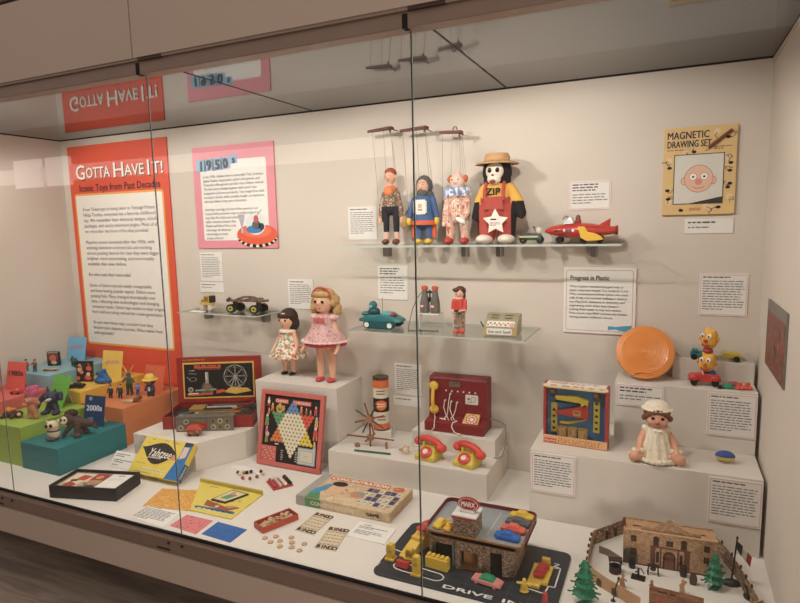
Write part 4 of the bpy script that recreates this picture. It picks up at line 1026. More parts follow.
# ================================================================ MIDDLE PLINTH
t = thing('toy_switchboard', 'dark red toy telephone switchboard with yellow handset and white cords', 'toy', (-1.382, -.172, .2105), .02)
t.scale = (1.05, 1, 1.02)
MR = M('#7e1f23', .45, var=.06)
m = MB(); m.T = frame((0, 0, 0), (0, 1, 0), (0, 0, 1))
m.loft([[(0, 0, 0), (.145, 0, 0), (.145, .25, 0), (.085, .246, 0), (.078, .235, 0), (.070, .055, 0), (0, .046, 0)], [(0, 0, .282), (.145, 0, .282), (.145, .25, .282), (.085, .246, .282), (.078, .235, .282), (.070, .055, .282), (0, .046, .282)]], MR)
m.build('cabinet', t, bevel=.004)
YH = M('#e6b82c', .35)
MB().ell((.030, .058, .205), (.023, .016, .022), YH).ell((.030, .058, .088), (.023, .016, .022), YH).tube([(.030, .052, .2), (.030, .040, .17), (.030, .038, .145), (.030, .040, .12), (.030, .052, .09)], .0085, YH, 10).build('handset', t, True)
PL = frame((0, .0735, .145), (1, 0, 0), (0, .044, 1))
a = art(); a.T = PL @ TR(0, 0, .002)
a.rect(.100, .058, .152, .082, M('#8a8478', .35, .5, var=.1)); a.words(.106, .147, .077, 2, .009, M('#3a3530', .6, var=0), .0004); a.build('name_plate', t)
a = art(); a.T = PL @ TR(0, 0, .002)
a.poly(rrect(.178, -.02, .238, .026, .005), M('#d6cfc2', .5, var=.05)); a.disk(.193, .006, .006, M('#a8352e', .5, var=0), .0004, 12); a.ring(.215, .004, .010, .013, M('#8d867c', .5, var=0), .0004); a.words(.186, .232, -.008, 1, .006, GREYINK, .0004); a.build('card_plate', t)
m = MB()
for i in range(6): m.ell((.085 + i * .028, .072, .182), (.0042, .005, .0042), WHITE, 8, 6)
m.build('knob_row', t, True)
m = MB()
for i, (x, z) in enumerate(((.082, .135), (.108, .17), (.112, .132), (.140, .13))): m.cyl((x, .074, z), (x, .060, z), .004, .005, M('#cfc8ba', .4), 8)
m.build('jack_plugs', t, True)
CORD = M('#d9d2c6', .5, var=0)
for x, z, x2 in ((.082, .135, .10), (.108, .17, .085), (.112, .132, .128), (.140, .13, .115)):
    MB().tube([(x, .058, z), (x - .003, .050, z - .03), ((x + x2) / 2, .048, .07), (x2, .045, .056), (x2 + .01, .030, .052)], .0022, CORD).build('cord', t, True)
MB().tube([(.030, .055, .07), (.042, .035, .056), (.052, -.006, .048), (.052, -.012, .02), (.035, -.02, .003), (-.01, -.010, .003)], .0022, CORD).build('cord', t, True)
MB().tube([(.15, .03, .052), (.135, .005, .049), (.135, -.006, .03), (.15, -.014, .012), (.17, -.016, .004)], .0026, CORD).cyl((.165, -.016, .006), (.185, -.018, .006), .005, .003, M('#e0c49a', .4), 8).build('cord', t, True)
MB().cyl((.09, .035, .052), (.065, .032, .055), .004, .003, M('#e8d9a8', .4), 8).build('loose_plug', t, True)
m = MB(); m.T = frame((.215, .035, .064), (1, 0, 0), (0, .62, .55))
GD = M('#cfa258', .35, .2)
m.prism([(-.040, -.030), (.034, -.030), (.036, .032), (-.030, .032)], -.014, 0, GD); dp = m.build('dial_base', t, bevel=.002)
a = art(); a.T = frame((.217, .035, .0645), (1, 0, 0), (0, .62, .55)); a.disk(0, 0, .027, M('#b04a3a', .4, var=0), .0004, 24); a.disk(0, 0, .010, M('#d9c9b0', .4, var=0), .0008, 16)
for i in range(10): a.disk(.0185 * math.cos(2 * PI * i / 10), .0185 * math.sin(2 * PI * i / 10), .0045, M('#e6d2b0', .4, var=0), .0008, 8)
a.build('dial', dp)
MB().tube([(.283, .10, .055), (.30, .11, .052), (.33, .12, .040), (.352, .118, .030), (.3635, .09, -.004), (.3655, .04, -.06), (.366, .0, -.078), (.35, -.03, -.079), (.335, -.028, -.079)], .003, M('#8d8478', .5, var=0)).build('power_cord', t, True)

def telephone(label, loc, rz):
    t = thing('toy_telephone', label, 'toy telephone', loc, rz, 'toy telephones'); t.scale = (1.16, 1.1, 1.1)
    Y = M('#cdb52c', .4, var=.05); R = M('#d23f2e', .35, var=.05)
    MB().loft([[(-.045, -.042, 0), (.045, -.042, 0), (.045, .04, 0), (-.045, .04, 0)], [(-.045, -.042, .018), (.045, -.042, .018), (.045, .04, .03), (-.045, .04, .03)], [(-.030, -.01, .046), (.030, -.01, .046), (.032, .032, .052), (-.032, .032, .052)]], Y).build('phone_base', t, bevel=.004)
    for sx in (-1, 1):
        for yy in (.004, .03): MB().cyl((sx * .024, yy, .045), (sx * .026, yy, .066), .007, .004, Y, 10).build('cradle_horn', t, True)
    m = MB(); m.T = frame((0, -.026, .034), (1, 0, 0), (0, .75, .66)); m.lathe([(.001, -.004), (.026, -.004), (.026, .003), (.022, .006), (.012, .007), (.001, .008)], R, 22); d = m.build('dial', t, True)
    a = art(); a.T = frame((0, -.026, .034), (1, 0, 0), (0, .75, .66)); a.disk(0, 0, .011, M('#e6c9bd', .5, var=0), .0086, 14)
    for i in range(9): a.disk(.0185 * math.cos(.5 + 2 * PI * i / 10), .0185 * math.sin(.5 + 2 * PI * i / 10), .0028, M('#7d1f18', .5, var=0), .0072, 8)
    a.build('dial_holes', d)
    m = MB(); ca, sa = math.cos(-.30), math.sin(-.30); Q = lambda u, z: (u * ca, .014 + u * sa, z)
    m.tube([Q(-.060, .060), Q(-.045, .070), Q(-.02, .077), Q(.02, .077), Q(.045, .070), Q(.060, .060)], .0145, R, 12)
    m.ell(Q(-.062, .054), (.022, .022, .019), R); m.ell(Q(.062, .054), (.022, .022, .019), R); m.build('handset', t, True)
    MB().ell(Q(-.064, .037), (.020, .020, .007), M('#e9e2d4', .5)).build('earpiece_cap', t, True)
    return t
t1 = telephone('toy telephone with red handset on yellow base, nearer the orange can', (-1.312, -.292, .1255), -.12)
MB().tube([(-.098, .0, .03)] + [(-.112 + .022 * math.cos(q * .9), -.004 + .02 * math.sin(q * .9), .006 + .03 * (q % 3) / 3) for q in range(9)], .003, M('#c9a06a', .5)).build('cord', t1, True)
telephone('toy telephone with red handset on yellow base, nearest the front right plinth corner', (-1.122, -.300, .1255), -.22)

o = MB().box((-.058, -.043, 0), (.058, .043, .035), PLINTH).build('riser', bevel=.001); o.location = (-1.652, -.105, .1255); o.rotation_euler = (0, 0, .35); tag(o, 'small white riser block under the orange cardboard can', 'plinth')
t = thing('cardboard_can', 'tall cardboard can with orange, cream and black bands on a riser', 'toy can', (-1.648, -.10, .161))
OC = M('#dd6a2c', .5, var=.05); CC = M('#d9cdb6', .6, var=.05)
m = MB()
for z0, z1, mm in ((0, .008, M('#5a4034', .5)), (.008, .038, OC), (.038, .098, CC), (.098, .170, BLACK), (.170, .222, CC), (.222, .262, OC), (.262, .275, M('#5e4a3c', .45, .3))):
    m.lathe([(.041, z0), (.041, z1)], mm, 30)
m.lathe([(.041, .27), (.041, .275), (.038, .275), (.037, .268), (.001, .268)], M('#6b5a48', .5), 30); m.build('can_body', t, True)
m = MB(); m.art = True
def wrap(m, r, a0, a1, z0, z1, mt, n=8, ry=None):
    for i in range(n):
        p, q = a0 + (a1 - a0) * i / n, a0 + (a1 - a0) * (i + 1) / n
        m.face([m.v((r * math.cos(w), r * math.sin(w), z)) for w, z in ((p, z0), (q, z0), (q, z1), (p, z1))], m.mi(mt))
c0 = -PI / 2 + .45
for k in range(9):
    hh = .026 * math.sqrt(max(0, 1 - ((k - 4) / 4.6) ** 2))
    wrap(m, .0415, c0 - .75 + k * .166, c0 - .75 + (k + 1) * .166, .134 - hh, .134 + hh, OC, 2)
for z in (.205, .19): wrap(m, .0415, c0 - .6, c0 + .5, z, z + .006, M('#6a5a44', .6, var=0))
for z in (.055, .07): wrap(m, .0415, c0 - .5, c0 + .55, z, z + .008, M('#8c7a5c', .6, var=0))
for z in (.126, .138): wrap(m, .0418, c0 - .5, c0 + .5, z, z + .005, M('#ecd9b8', .6, var=0))
m.build('can_label', t)

# wooden stick-and-spool construction
t = thing('stick_windmill', 'wooden spool and stick windmill standing before the orange can', 'construction toy', (-1.632, -.262, .1255), .05)
SPO = M('#9c6f4c', .6, var=.15); RS = M('#8a3f34', .5); BSK = M('#33302e', .5)
MB().cyl((0, 0, 0), (0, 0, .155), .0045, .0045, M('#7c4a3a', .5), 8).build('upright_stick', t, True)
MB().cyl((0, 0, .034), (0, 0, .056), .017, .017, SPO, 16).build('spool', t, True)
MB().cyl((0, -.014, .140), (0, .010, .140), .019, .019, SPO, 16).build('spool', t, True)
for sx in (-1, 1): MB().cyl((sx * .015, 0, .045), (sx * .125, 0, .045), .0042, .0042, RS, 8).build('stick', t, True)
for sy in (-1, 1): MB().cyl((0, sy * .015, .045), (0, sy * .055, .045), .0042, .0042, RS, 8).build('stick', t, True)
for i in range(8):
    an = .30 + 2 * PI * i / 8
    MB().cyl((.017 * math.cos(an), -.003, .140 + .017 * math.sin(an)), (.082 * math.cos(an), -.003, .140 + .082 * math.sin(an)), .004, .004, (RS, BSK, RS, M('#3b4a3a', .5))[i % 4], 8).build('stick', t, True)
o = MB().cyl((0, 0, 0), (0, 0, .014), .013, .013, SPO, 14).cyl((0, 0, .014), (0, 0, .018), .006, .006, SPO, 10).build('wooden_spool', None, True); o.location = (-1.692, -.285, .1255); tag(o, 'small wooden spool lying left of the green stick', 'construction toy part', 'loose construction pieces')
o = MB().cyl((0, 0, 0), (0, 0, .032), .006, .006, SPO, 12).build('wooden_peg', None, True); o.location = (-1.545, -.262, .1255); tag(o, 'short wooden peg standing right of the stick windmill', 'construction toy part', 'loose construction pieces')
o = MB().cyl((-.092, 0, .005), (.092, 0, .005), .0048, .0048, M('#23604c', .5), 8).build('green_stick', None, True); o.location = (-1.585, -.335, .1255); o.rotation_euler = (0, 0, .10); tag(o, 'dark green wooden stick lying along the front of the low plinth', 'construction toy part', 'loose construction pieces')

# ================================================================ RED CONSTRUCTION SET
t = thing('construction_set', 'red metal construction set box with upright lid showing a Ferris wheel', 'boxed toy', (-2.748, -.502, .1485), .455)
RB = M('#93291f', .4, var=.08); BW, BD, BH = .478, .262, .068
m = MB(); e = .006
m.box((0, 0, 0), (BW, BD, .004), RB); m.box((0, 0, .004), (BW, e, BH), RB); m.box((0, BD - e, .004), (BW, BD, BH), RB); m.box((0, e, .004), (e, BD - e, BH), RB); m.box((BW - e, e, .004), (BW, BD - e, BH), RB)
m.build('box_tray', t, bevel=.001)
LD = frame((0, BD - .010, BH), (1, 0, 0), (0, .06, 1))
LH = .262
m = MB(); m.T = LD; m.box((0, 0, -.022), (BW, LH, 0), RB); ld = m.build('lid', t, bevel=.002)
a = art(); a.T = LD @ TR(0, 0, .0015)
a.rect(.034, .024, BW - .040, LH - .030, M('#d8a93c', .5, var=.03)); a.rect(.042, .032, BW - .048, LH - .040, M('#1b1715', .6, var=.1), .0005)
GRY = M('#a8a49c', .5, .3, var=.1); DG = M('#6a665f', .5, .3, var=.1); OB = M('#c9532e', .6, var=.05); YB = M('#d3ab3c', .6, var=.1)
W = .001
cx, cy = .330, .148
a.ring(cx, cy, .060, .066, GRY, W, 28); a.ring(cx, cy, .050, .053, DG, W, 28)
for i in range(8):
    an = 2 * PI * i / 8; a.line([(cx, cy), (cx + .062 * math.cos(an), cy + .062 * math.sin(an))], .004, GRY, W + .0002); a.disk(cx + .063 * math.cos(an), cy + .063 * math.sin(an), .009, DG, W + .0003, 10)
a.disk(cx, cy, .009, GRY, W + .0005); a.line([(cx, cy), (cx - .035, .06)], .006, GRY, W + .0004); a.line([(cx, cy), (cx + .035, .06)], .006, GRY, W + .0004)
a.poly([(.26, .058), (.33, .045), (.42, .06), (.40, .078), (.30, .085)], YB, W + .0006); a.poly([(.22, .05), (.28, .06), (.26, .075), (.22, .07)], OB, W + .0007)
a.poly([(.13, .05), (.20, .052), (.21, .075), (.185, .11), (.15, .115), (.135, .085)], DG, W); a.rect(.16, .11, .178, .175, GRY, W + .0002); a.rect(.162, .13, .168, .175, M('#d8d4ca', .5, var=0), W + .0004); a.poly([(.10, .065), (.22, .07), (.22, .08), (.10, .075)], GRY, W + .0003)
a.disk(.075, .075, .016, GRY, W, 16); a.disk(.075, .075, .008, DG, W + .0003, 12); a.disk(.17, .085, .02, M('#8c6a4a', .5, var=0), W + .0003)
a.ring(.09, .135, .018, .022, GRY, W, 18, .5); a.poly([(.065, .165), (.11, .16), (.118, .168), (.07, .175)], DG, W); a.line([(.055, .15), (.08, .125)], .004, GRY, W); a.poly([(.06, .185), (.1, .182), (.1, .19)], GRY, W)
a.poly([(.055, .038), (.20, .045), (.2, .055), (.055, .05)], OB, W + .0006); a.poly([(.06, .048), (.12, .05), (.12, .058), (.06, .056)], M('#d9c7ad', .5, var=0), W + .0008)
a.rect(.10, .197, .25, .206, OB, W + .0004); a.words(.10, .255, .216, 1, .02, OB, W + .0008, 1)
for i in range(14): a.rect(.118 + i * .0095, .190, .124 + i * .0095, .194, OB, W + .0006)
a.build('lid_picture', ld)
a = art(); a.T = LD @ TR(0, 0, .0015); a.text('ALL ELECTRIC SET', .034, LH - .020, .014, M('#d6a14a', .5, var=0), .13, .02); a.build('lid_lettering', ld)
# contents of the tray
PERF = M2('metal_parts', ['#8a877f', '#4a4741', '#a5a196', '#5d584f', '#b9b19b', '#3c3934'], 'voronoi', 70, .45, (1, 3, 1), True, 3, .4)
MB().box((.01, .010, .006), (BW - .01, BD - .010, .040), M('#2e2926', .6)).build('insert_tray', t)
rg = random.Random(11); gm = M('#88847a', .4, .6, var=.15); bm_ = M('#37332f', .5, var=.1); gold = M('#b58f46', .45, .3, var=.1)
for i in range(9):
    x = .12 + rg.random() * .08; y = .05 + i * .022; L = .16 + rg.random() * .12
    MB().box((x, y, .040), (x + L, y + .012, .052 + .004 * (i % 3)), (gm, bm_, gold, M('#c9c5ba', .5))[i % 4]).build('girder', t, bevel=.001)
MB().cyl((.06, .075, .050), (.11, .10, .052), .022, .022, M('#3a3a3c', .35, .4, var=.1), 16).build('motor', t, True)
MB().box((.09, .15, .042), (.17, .235, .062), gold).build('parts_box', t, bevel=.002)
MB().cyl((.30, .07, .045), (.44, .22, .075), .006, .006, RB, 6).build('girder', t)
MB().box((.385, .05, .041), (.460, .12, .058), bm_).build('parts_box', t, bevel=.002)
# perforated plates standing in front
o = thing('metal_plate_panel', 'grey perforated metal panel with gear wheels standing before the red box', 'construction toy part', (-2.655, -.498, .1485), .455)
m = MB(); m.box((0, -.006, 0), (.300, 0, .076), M('#7a776f', .45, .4, var=.15)); m.build('plate', o, bevel=.001)
gk = M('#b0a78f', .45, .4, var=.1); gb = M('#8f7a4a', .5, .3, var=.1)
for i, x in enumerate((.025, .055, .195, .232, .268)):
    for j, z in enumerate((.022, .054)):
        if x > .03 or j == 0: MB().cyl((x, -.006, z), (x, -.011, z), .0145, .0145, (gk, gb)[(i + j) % 2], 16).cyl((x, -.011, z), (x, -.013, z), .006, .006, bm_, 10).build('gear_wheel', o)
m = MB(); m.T = front(0, -.0065, 0)
for i in range(22): m.disk(.012 + i * .013, .071, .0032, bm_, 0, 8)
m.art = True; m.build('bolt_holes', o)
MB().box((.085, -.012, .015), (.165, -.006, .045), M('#a8322a', .5, var=.2)).box((.10, -.0125, .045), (.15, -.006, .065), gb).build('red_plate', o)
m = MB(); m.box((0, .0, .076), (.30, .045, .0785), M('#8d8a82', .4, .5, var=.2))
for i in range(20): m.cyl((.012 + i * .0145, .012, .0785), (.012 + i * .0145, .012, .083), .0035, .0035, gm, 6)
m.build('top_rail', o)
t = thing('toy_rail_cart', 'small red and brown metal cart in front of the gear panel', 'construction toy part', (-2.528, -.500, .1485), .455)
MB().box((-.032, -.022, .006), (.032, .022, .032), M2('cart_paint', ['#8a5a32', '#b04030', '#5c4a34', '#c58a52'], 'voronoi', 90, .5)).build('cart_body', t, bevel=.002)
MB().loft([[(-.045, -.028, .034), (.045, -.028, .034), (.045, .028, .034), (-.045, .028, .034)], [(-.022, -.012, .056), (.022, -.012, .056), (.022, .012, .056), (-.022, .012, .056)]], M('#b5382c', .45, var=.1)).build('cart_roof', t, bevel=.001)
for x in (-.02, .02):
    for sy in (-1, 1): MB().cyl((x, sy * .022, .008), (x, sy * .026, .008), .008, .008, bm_, 10).build('wheel', t)
o = MB().box((-.05, -.014, 0), (.05, .014, .0012), M('#d8cfa8', .7, var=.1)).build('caption_slip'); o.location = (-2.72, -.555, .1485); tag(o, 'thin pale slip at the front left edge of the construction set plinth', 'label card', 'caption slips')

# ================================================================ CHINESE CHECKERS BOARD
t = thing('checkers_board', 'pink framed Chinese Checkers board with a coloured star leaning on the doll plinth', 'board game', (-2.224, -.383, 0))
TL_ = RX(1.361)
BWd = .379; SALM = M('#c9645a', .5, var=.05)
m = MB(); m.T = TL_
m.box((0, 0, 0), (BWd, BWd, .010), M('#a8524a', .6)); fr = .022
m.box((0, 0, .010), (BWd, fr, .020), SALM); m.box((0, BWd - fr, .010), (BWd, BWd, .020), SALM); m.box((0, fr, .010), (fr, BWd - fr, .020), SALM); m.box((BWd - fr, fr, .010), (BWd, BWd - fr, .020), SALM)
m.build('board_frame', t, bevel=.0015)
a = art(); a.T = TL_ @ TR(0, 0, .0108); bl = M('#191615', .6, var=.05); a.rect(fr, fr, BWd - fr, BWd - fr, bl); a.build('board_field', t)
cx, cy, R_ = .197, .197, .152
a = art(); a.T = TL_ @ TR(0, 0, .0114)
r6 = R_ / math.sqrt(3)
hexp = [(cx + r6 * math.cos(PI / 6 * (2 * i) + 0), cy + r6 * math.sin(PI / 6 * (2 * i))) for i in range(6)]
CW = M('#ded3b4', .6, var=.04)
a.poly(hexp, CW)
cols = {90: '#5f84b8', 150: '#5f9468', 210: '#d8793a', 270: '#ded3b4', 330: '#e0c135', 30: '#d44e2f'}
for ang, c in cols.items():
    A_ = math.radians(ang); p0 = hexp[(ang - 30) // 60 % 6]; p1 = hexp[((ang - 30) // 60 + 1) % 6]
    a.poly([p0, p1, (cx + R_ * math.cos(A_), cy + R_ * math.sin(A_))], M(c, .6, var=.04))
# holes of the star, every row
hs = R_ / 8.25
HC = M('#3a3028', .7, var=0)
def instar(x, y):
    d = [x * math.cos(math.radians(q)) + y * math.sin(math.radians(q)) for q in (-90, 30, 150)]
    return all(v < R_ * .495 for v in d) or all(v > -R_ * .495 for v in d)
for j in range(-9, 10):
    for i in range(-14, 15):
        x = (i + (j % 2) * .5) * hs * 1.1547; y = j * hs
        if instar(x, y): a.disk(cx + x, cy + y, .0042, HC, .0004, 9)
a.build('star', t)
a = art(); a.T = TL_ @ TR(0, 0, .0116)
for x0, x1, s in ((.085, .165, 'CHINESE'), (.195, .30, 'CHECKERS')):
    a.rect(x0, .318, x1, .340, M('#c9473a', .6, var=0)); a.text(s, (x0 + x1) / 2, .3225, .018, M('#ecd9bf', .6, var=0), (x1 - x0) * .9, .03, 'c', .0004)
a.build('title', t)
a = art(); a.T = TL_ @ TR(0, 0, .0116)
rg = random.Random(4); pc = ['#c9a03c', '#5f9468', '#c9473a', '#5f84b8', '#e0d3b4', '#c05a86', '#d8793a']
def clown(x, y, s):
    c1, c2, c3 = (M(rg.choice(pc), .6, var=0) for _ in range(3))
    a.poly([(x - s * .35, y), (x + s * .35, y), (x + s * .45, y + s * .7), (x + s * .2, y + s * 1.1), (x - s * .25, y + s * 1.1), (x - s * .45, y + s * .6)], c1); a.disk(x, y + s * 1.3, s * .28, M('#e3c9ae', .6, var=0), .0003, 10); a.poly([(x - s * .25, y + s * 1.45), (x + s * .25, y + s * 1.45), (x, y + s * 1.9)], c2, .0004)
    a.poly([(x - s * .4, y), (x - s * .1, y), (x - s * .15, y - s * .7), (x - s * .4, y - s * .7)], c3); a.poly([(x + s * .1, y), (x + s * .4, y), (x + s * .4, y - s * .6), (x + s * .15, y - s * .7)], c3)
for x, y, s in ((.042, .215, .026), (.044, .165, .018), (.046, .125, .02), (.338, .235, .022), (.336, .175, .03), (.335, .12, .018), (.045, .31, .02), (.07, .285, .018), (.115, .29, .018), (.14, .285, .014), (.245, .285, .018), (.275, .285, .014), (.33, .29, .02), (.30, .28, .012), (.05, .265, .014)): clown(x, y, s)
a.ring(.115, .29, .012, .022, M('#c9a03c', .6, var=0), .0005, 14); a.disk(.05, .155, .012, M('#e3b09a', .6, var=0), .0003, 12)
a.build('circus_figures', t)
m = MB(); m.T = TL_; m.box((fr, fr, .0105), (.112, .098, .0165), SALM)
k = m.mi(M('#e3a093', .6, var=0)); m.build('marble_tray', t, bevel=.001)
a = art(); a.T = TL_ @ TR(0, 0, .0170)
for i in range(7):
    for j in range(5): a.disk(fr + .012 + i * .011, fr + .012 + j * .013, .0032, M('#e3b3a6', .6, var=0) if (i + j) % 3 else M('#8a3c34', .6, var=0), 0, 8)
a.build('tray_dots', t)
a = art(); a.T = TL_ @ TR(0, 0, .0116)
a.rect(.240, .028, .345, .112, M('#8a97a2', .6, var=0)); a.rect(.245, .033, .340, .107, M('#c8c4b4', .6, var=.04), .0004); a.rect(.252, .04, .333, .10, M('#a5aeb0', .6, var=0), .0007); a.rect(.257, .045, .328, .095, M('#ccc8b6', .6, var=.04), .001); a.words(.275, .31, .075, 2, .008, M('#cbb98a', .6, var=0), .0012)
for x in (.150, .235): a.words(x - .01, x + .006, .085, 5, .011, M('#b9b3a2', .6, var=0), .0002, .9)
a.rect(.10, .108, .122, .114, M('#d9d4c4', .6, var=0)); a.build('rules_panel', t)

# ================================================================ YAHTZEE BOX
t = thing('dice_game_box', 'yellow and blue Yahtzee game box tilted against the construction set plinth', 'board game', (-2.717, -.738, .0), .011)
TY = RX(.795); YW, YD, YH_ = .312, .189, .042
YEL2 = M('#e0c637', .5, var=.04); BLU2 = M('#1c6fae', .5, var=.04)
m = MB(); m.T = TY
m.box((.003, .003, .0), (YW - .003, YD - .003, YH_ - .006), M('#c2ab3a', .6, var=.05)); m.build('box_base', t, bevel=.001)
m = MB(); m.T = TY; m.box((0, 0, .008), (YW, YD, YH_), YEL2); m.build('box_lid', t, bevel=.0015)
a = art(); a.T = TY @ TR(0, 0, YH_ + .0006)
a.poly([(.232, 0), (YW, 0), (YW, YD), (.262, YD), (.262, .12)], BLU2)
def bez(P, n=10):
    out = []
    for i in range(0, len(P) - 3, 3):
        for q in range(n):
            u = q / n; out.append(tuple((1 - u) ** 3 * P[i][k] + 3 * u * (1 - u) ** 2 * P[i + 1][k] + 3 * u * u * (1 - u) * P[i + 2][k] + u ** 3 * P[i + 3][k] for k in (0, 1)))
    return out
leaf = bez([(.008, .136), (.05, .130), (.075, .166), (.14, .168), (.19, .166), (.22, .130), (.246, .120), (.225, .112), (.19, .066), (.14, .058), (.085, .052), (.055, .108), (.008, .136)])
a.poly(leaf, M('#2a2320', .6, var=.05), .0005)
a.poly([(.265, .10), (.30, .115), (.30, .165), (.268, .165)], M('#d8b9b5', .6, var=0), .0005); a.poly([(.262, .165), (YW, .175), (YW, YD), (.262, YD)], M('#2a3138', .6, var=0), .0005)
a.disk(.234, .105, .016, M('#d98c62', .6, var=0), .0006, 12); a.build('lid_print', t)
a = art(); a.T = TY @ TR(0, 0, YH_ + .0016)
a.text('Yahtzee', .066, .094, .060, M('#ece6d8', .6, var=0), .145, .012, slant=.25); a.words(.10, .20, .088, 1, .008, M('#b5684a', .6, var=0)); a.line([(.068, .082), (.085, .088), (.16, .090)], .003, M('#ece6d8', .6, var=0)); a.build('lid_lettering', t)
a = art(); a.T = TY @ TR(0, 0, YH_ + .0010)
for x, y, w_ in ((.05, .180, .02), (.13, .183, .03), (.03, .160, .012), (.185, .176, .05)): a.words(x, x + w_, y, 1, .007, M('#7d6a2a', .6, var=0), 0, 1)
a.words(.02, .13, .055, 1, .007, M('#9a8234', .6, var=0))
for i in range(6): a.rect(.07 + i * .026, .018, .088 + i * .026, .036, M('#ddd0a0', .6, var=.1)); a.disk(.079 + i * .026, .027, .003, INK, .0003, 8)
a.words(.03, .22, .012, 1, .006, M('#8a742c', .6, var=0)); a.build('dice_print', t)
a = art(); a.T = TY @ frame((YW + .0006, 0, 0), (0, 1, 0), (0, 0, 1)); a.rect(0, .008, .085, YH_, M('#17588c', .5, var=.03)); a.text('Yahtzee', .01, .018, .026, M('#d9dbe0', .6, var=0), .066, .01, w=.0005, slant=.25); a.build('end_print', t)
a = art(); a.T = TY @ frame((0, -.0006, 0), (1, 0, 0), (0, 0, 1)); a.rect(.02, .012, .09, .034, M('#3f5f7c', .5, var=.05)); a.text('Yahtzee', .11, .014, .022, M('#3a3a30', .6, var=0), .07, .01, slant=.25); a.build('side_print', t)
o = MB().box((0, 0, 0), (.172, .085, .003), PAPER, None).build('leaning_card'); o.location = (-2.92, -.708, .0); o.rotation_euler = (.85, 0, .02); tag(o, 'white text card propped up left of the yellow dice game box', 'label card', 'museum label cards')
a = art(); a.T = TR(0, 0, .0035); a.words(.012, .12, .072, 2, .010, GREYINK); a.words(.012, .14, .042, 2, .010, GREYINK); a.words(.012, .09, .016, 1, .010, GREYINK); a.build('printed_text', o)

# ================================================================ BLACK TRAY BOX
t = thing('black_game_box', 'open black box with pictures and cards inside, front left of deck', 'board game', (-2.871, -1.066, 0), .262)
BK = M('#1f1a19', .45, var=.1); w, d, h, e = .336, .185, .060, .007
m = MB(); m.box((0, 0, 0), (w, d, .004), BK); m.box((0, 0, .004), (w, e, h), BK); m.box((0, d - e, .004), (w, d, h), BK); m.box((0, e, .004), (e, d - e, h), BK); m.box((w - e, e, .004), (w, d - e, h), BK); m.build('box_tray', t, bevel=.001)
MB().box((e, e, .004), (w - e, d - e, .046), M('#8c8376', .7, var=.1)).build('inner_tray', t)
a = art(); a.T = TR(0, 0, .0466)
a.poly([(.02, .015), (.16, .015), (.16, .165), (.02, .165)], M('#d8cbaa', .7, var=.08)); a.poly([(.03, .04), (.085, .02), (.10, .05), (.05, .08)], M('#a83c2e', .6, var=.1), .0004); a.poly([(.06, .10), (.11, .09), (.12, .14), (.07, .15)], M('#b5452f', .6, var=.1), .0004)
a.disk(.06, .09, .02, M('#4a4038', .6, var=.1), .0008, 16, .012); a.disk(.12, .05, .016, M('#c9a27c', .6, var=.1), .0008); a.poly([(.12, .02), (.16, .03), (.15, .08), (.11, .07)], M('#6a5540', .6, var=.3), .0006); a.build('picture_sheet', t)
a = art(); a.T = TR(0, 0, .0476)
a.poly([(.13, .10), (.21, .10), (.21, .165), (.13, .165)], M('#97352c', .6, var=.15)); a.disk(.165, .13, .018, M('#d68a52', .6, var=.1), .0004); a.poly([(.135, .06), (.20, .06), (.20, .10), (.135, .10)], M('#b58a62', .6, var=.2)); a.disk(.175, .03, .028, BLACK, .0002, 18, .02); a.ring(.175, .03, .028, .038, M('#a5825e', .6, var=.1), .0003, 18, .7); a.build('picture_sheet', t)
MB().box((.21, .012, .046), (.322, .168, .049), M('#e2dfd8', .7, var=.03)).build('white_card', t)
a = art(); a.T = TR(0, 0, .0496); a.disk(.265, .15, .02, M('#9a948c', .6, var=.2), 0, 14, .006); a.words(.22, .30, .12, 3, .008, M('#c5c0b8', .7, var=0)); a.build('card_print', t)

# ================================================================ CONCENTRATION BOX
t = thing('board_game_box', 'long tan Concentration game box lying on the deck', 'board game', (-1.776, -.698, 0), 0)
w, d, h = .451, .243, .043; TN = M2('aged_print', ['#cbb08a', '#d6be98', '#c2a27c', '#d9c4a0'], 'noise', 22, .6, (1, 1, 1), False, 5)
MB().box((.002, .002, 0), (w - .002, d - .002, h - .008), M('#bfa57c', .6, var=.06)).build('box_base', t, bevel=.001)
MB().box((0, 0, .003), (w, d, h), TN).build('box_lid', t, bevel=.0015)
a = art(); a.T = flat(0, 0, h + .0006)
a.rect(0, 0, .045, d, M('#a39d93', .6, var=.08)); a.poly([(.045, .0), (.12, 0), (.075, .08), (.045, .09)], M('#4d8a58', .6, var=.06), .0002)
a.poly([(.04, .04), (.07, .05), (.10, .10), (.105, .15), (.08, .15), (.045, .09)], M('#3f8fb5', .6, var=.04), .0004)
a.poly([(.10, .07), (.15, .055), (.19, .085), (.195, .13), (.17, .165), (.125, .17), (.10, .13)], M('#dbae86', .6, var=.05), .0006); a.disk(.13, .163, .038, M('#2d2320', .7, var=.1), .0009, 18, .024); a.disk(.185, .12, .008, M('#3a2c26', .7, var=0), .0009, 8, .004); a.disk(.18, .09, .012, M('#c07a5c', .6, var=0), .0009, 10, .005)
a.disk(.25, .10, .035, M('#c98368', .6, var=.1), .0005, 16, .03); a.disk(.262, .105, .022, M('#9a948a', .6, var=.1), .0007, 14, .018)
rg = random.Random(2)
for i in range(40):
    x, y = .15 + rg.random() * .13, .04 + rg.random() * .13; a.line([(x, y), (x + .008, y + .002)], .0015, M('#b0956a', .6, var=0), .0004)
a.build('lid_picture', t)
a = art(); a.T = flat(0, 0, h + .0010)
a.rect(.055, .195, .355, .230, M('#c85a42', .6, var=.05)); a.text('CONCENTRATION', .205, .200, .033, M('#f0e2c8', .6, var=0), .285, .05, 'c', .0005); a.disk(.40, .208, .026, M('#c9583c', .6, var=.05), 0, 20, .022); a.words(.385, .415, .213, 2, .008, M('#e8c9a0', .6, var=0), .0005); a.build('title_lettering', t)
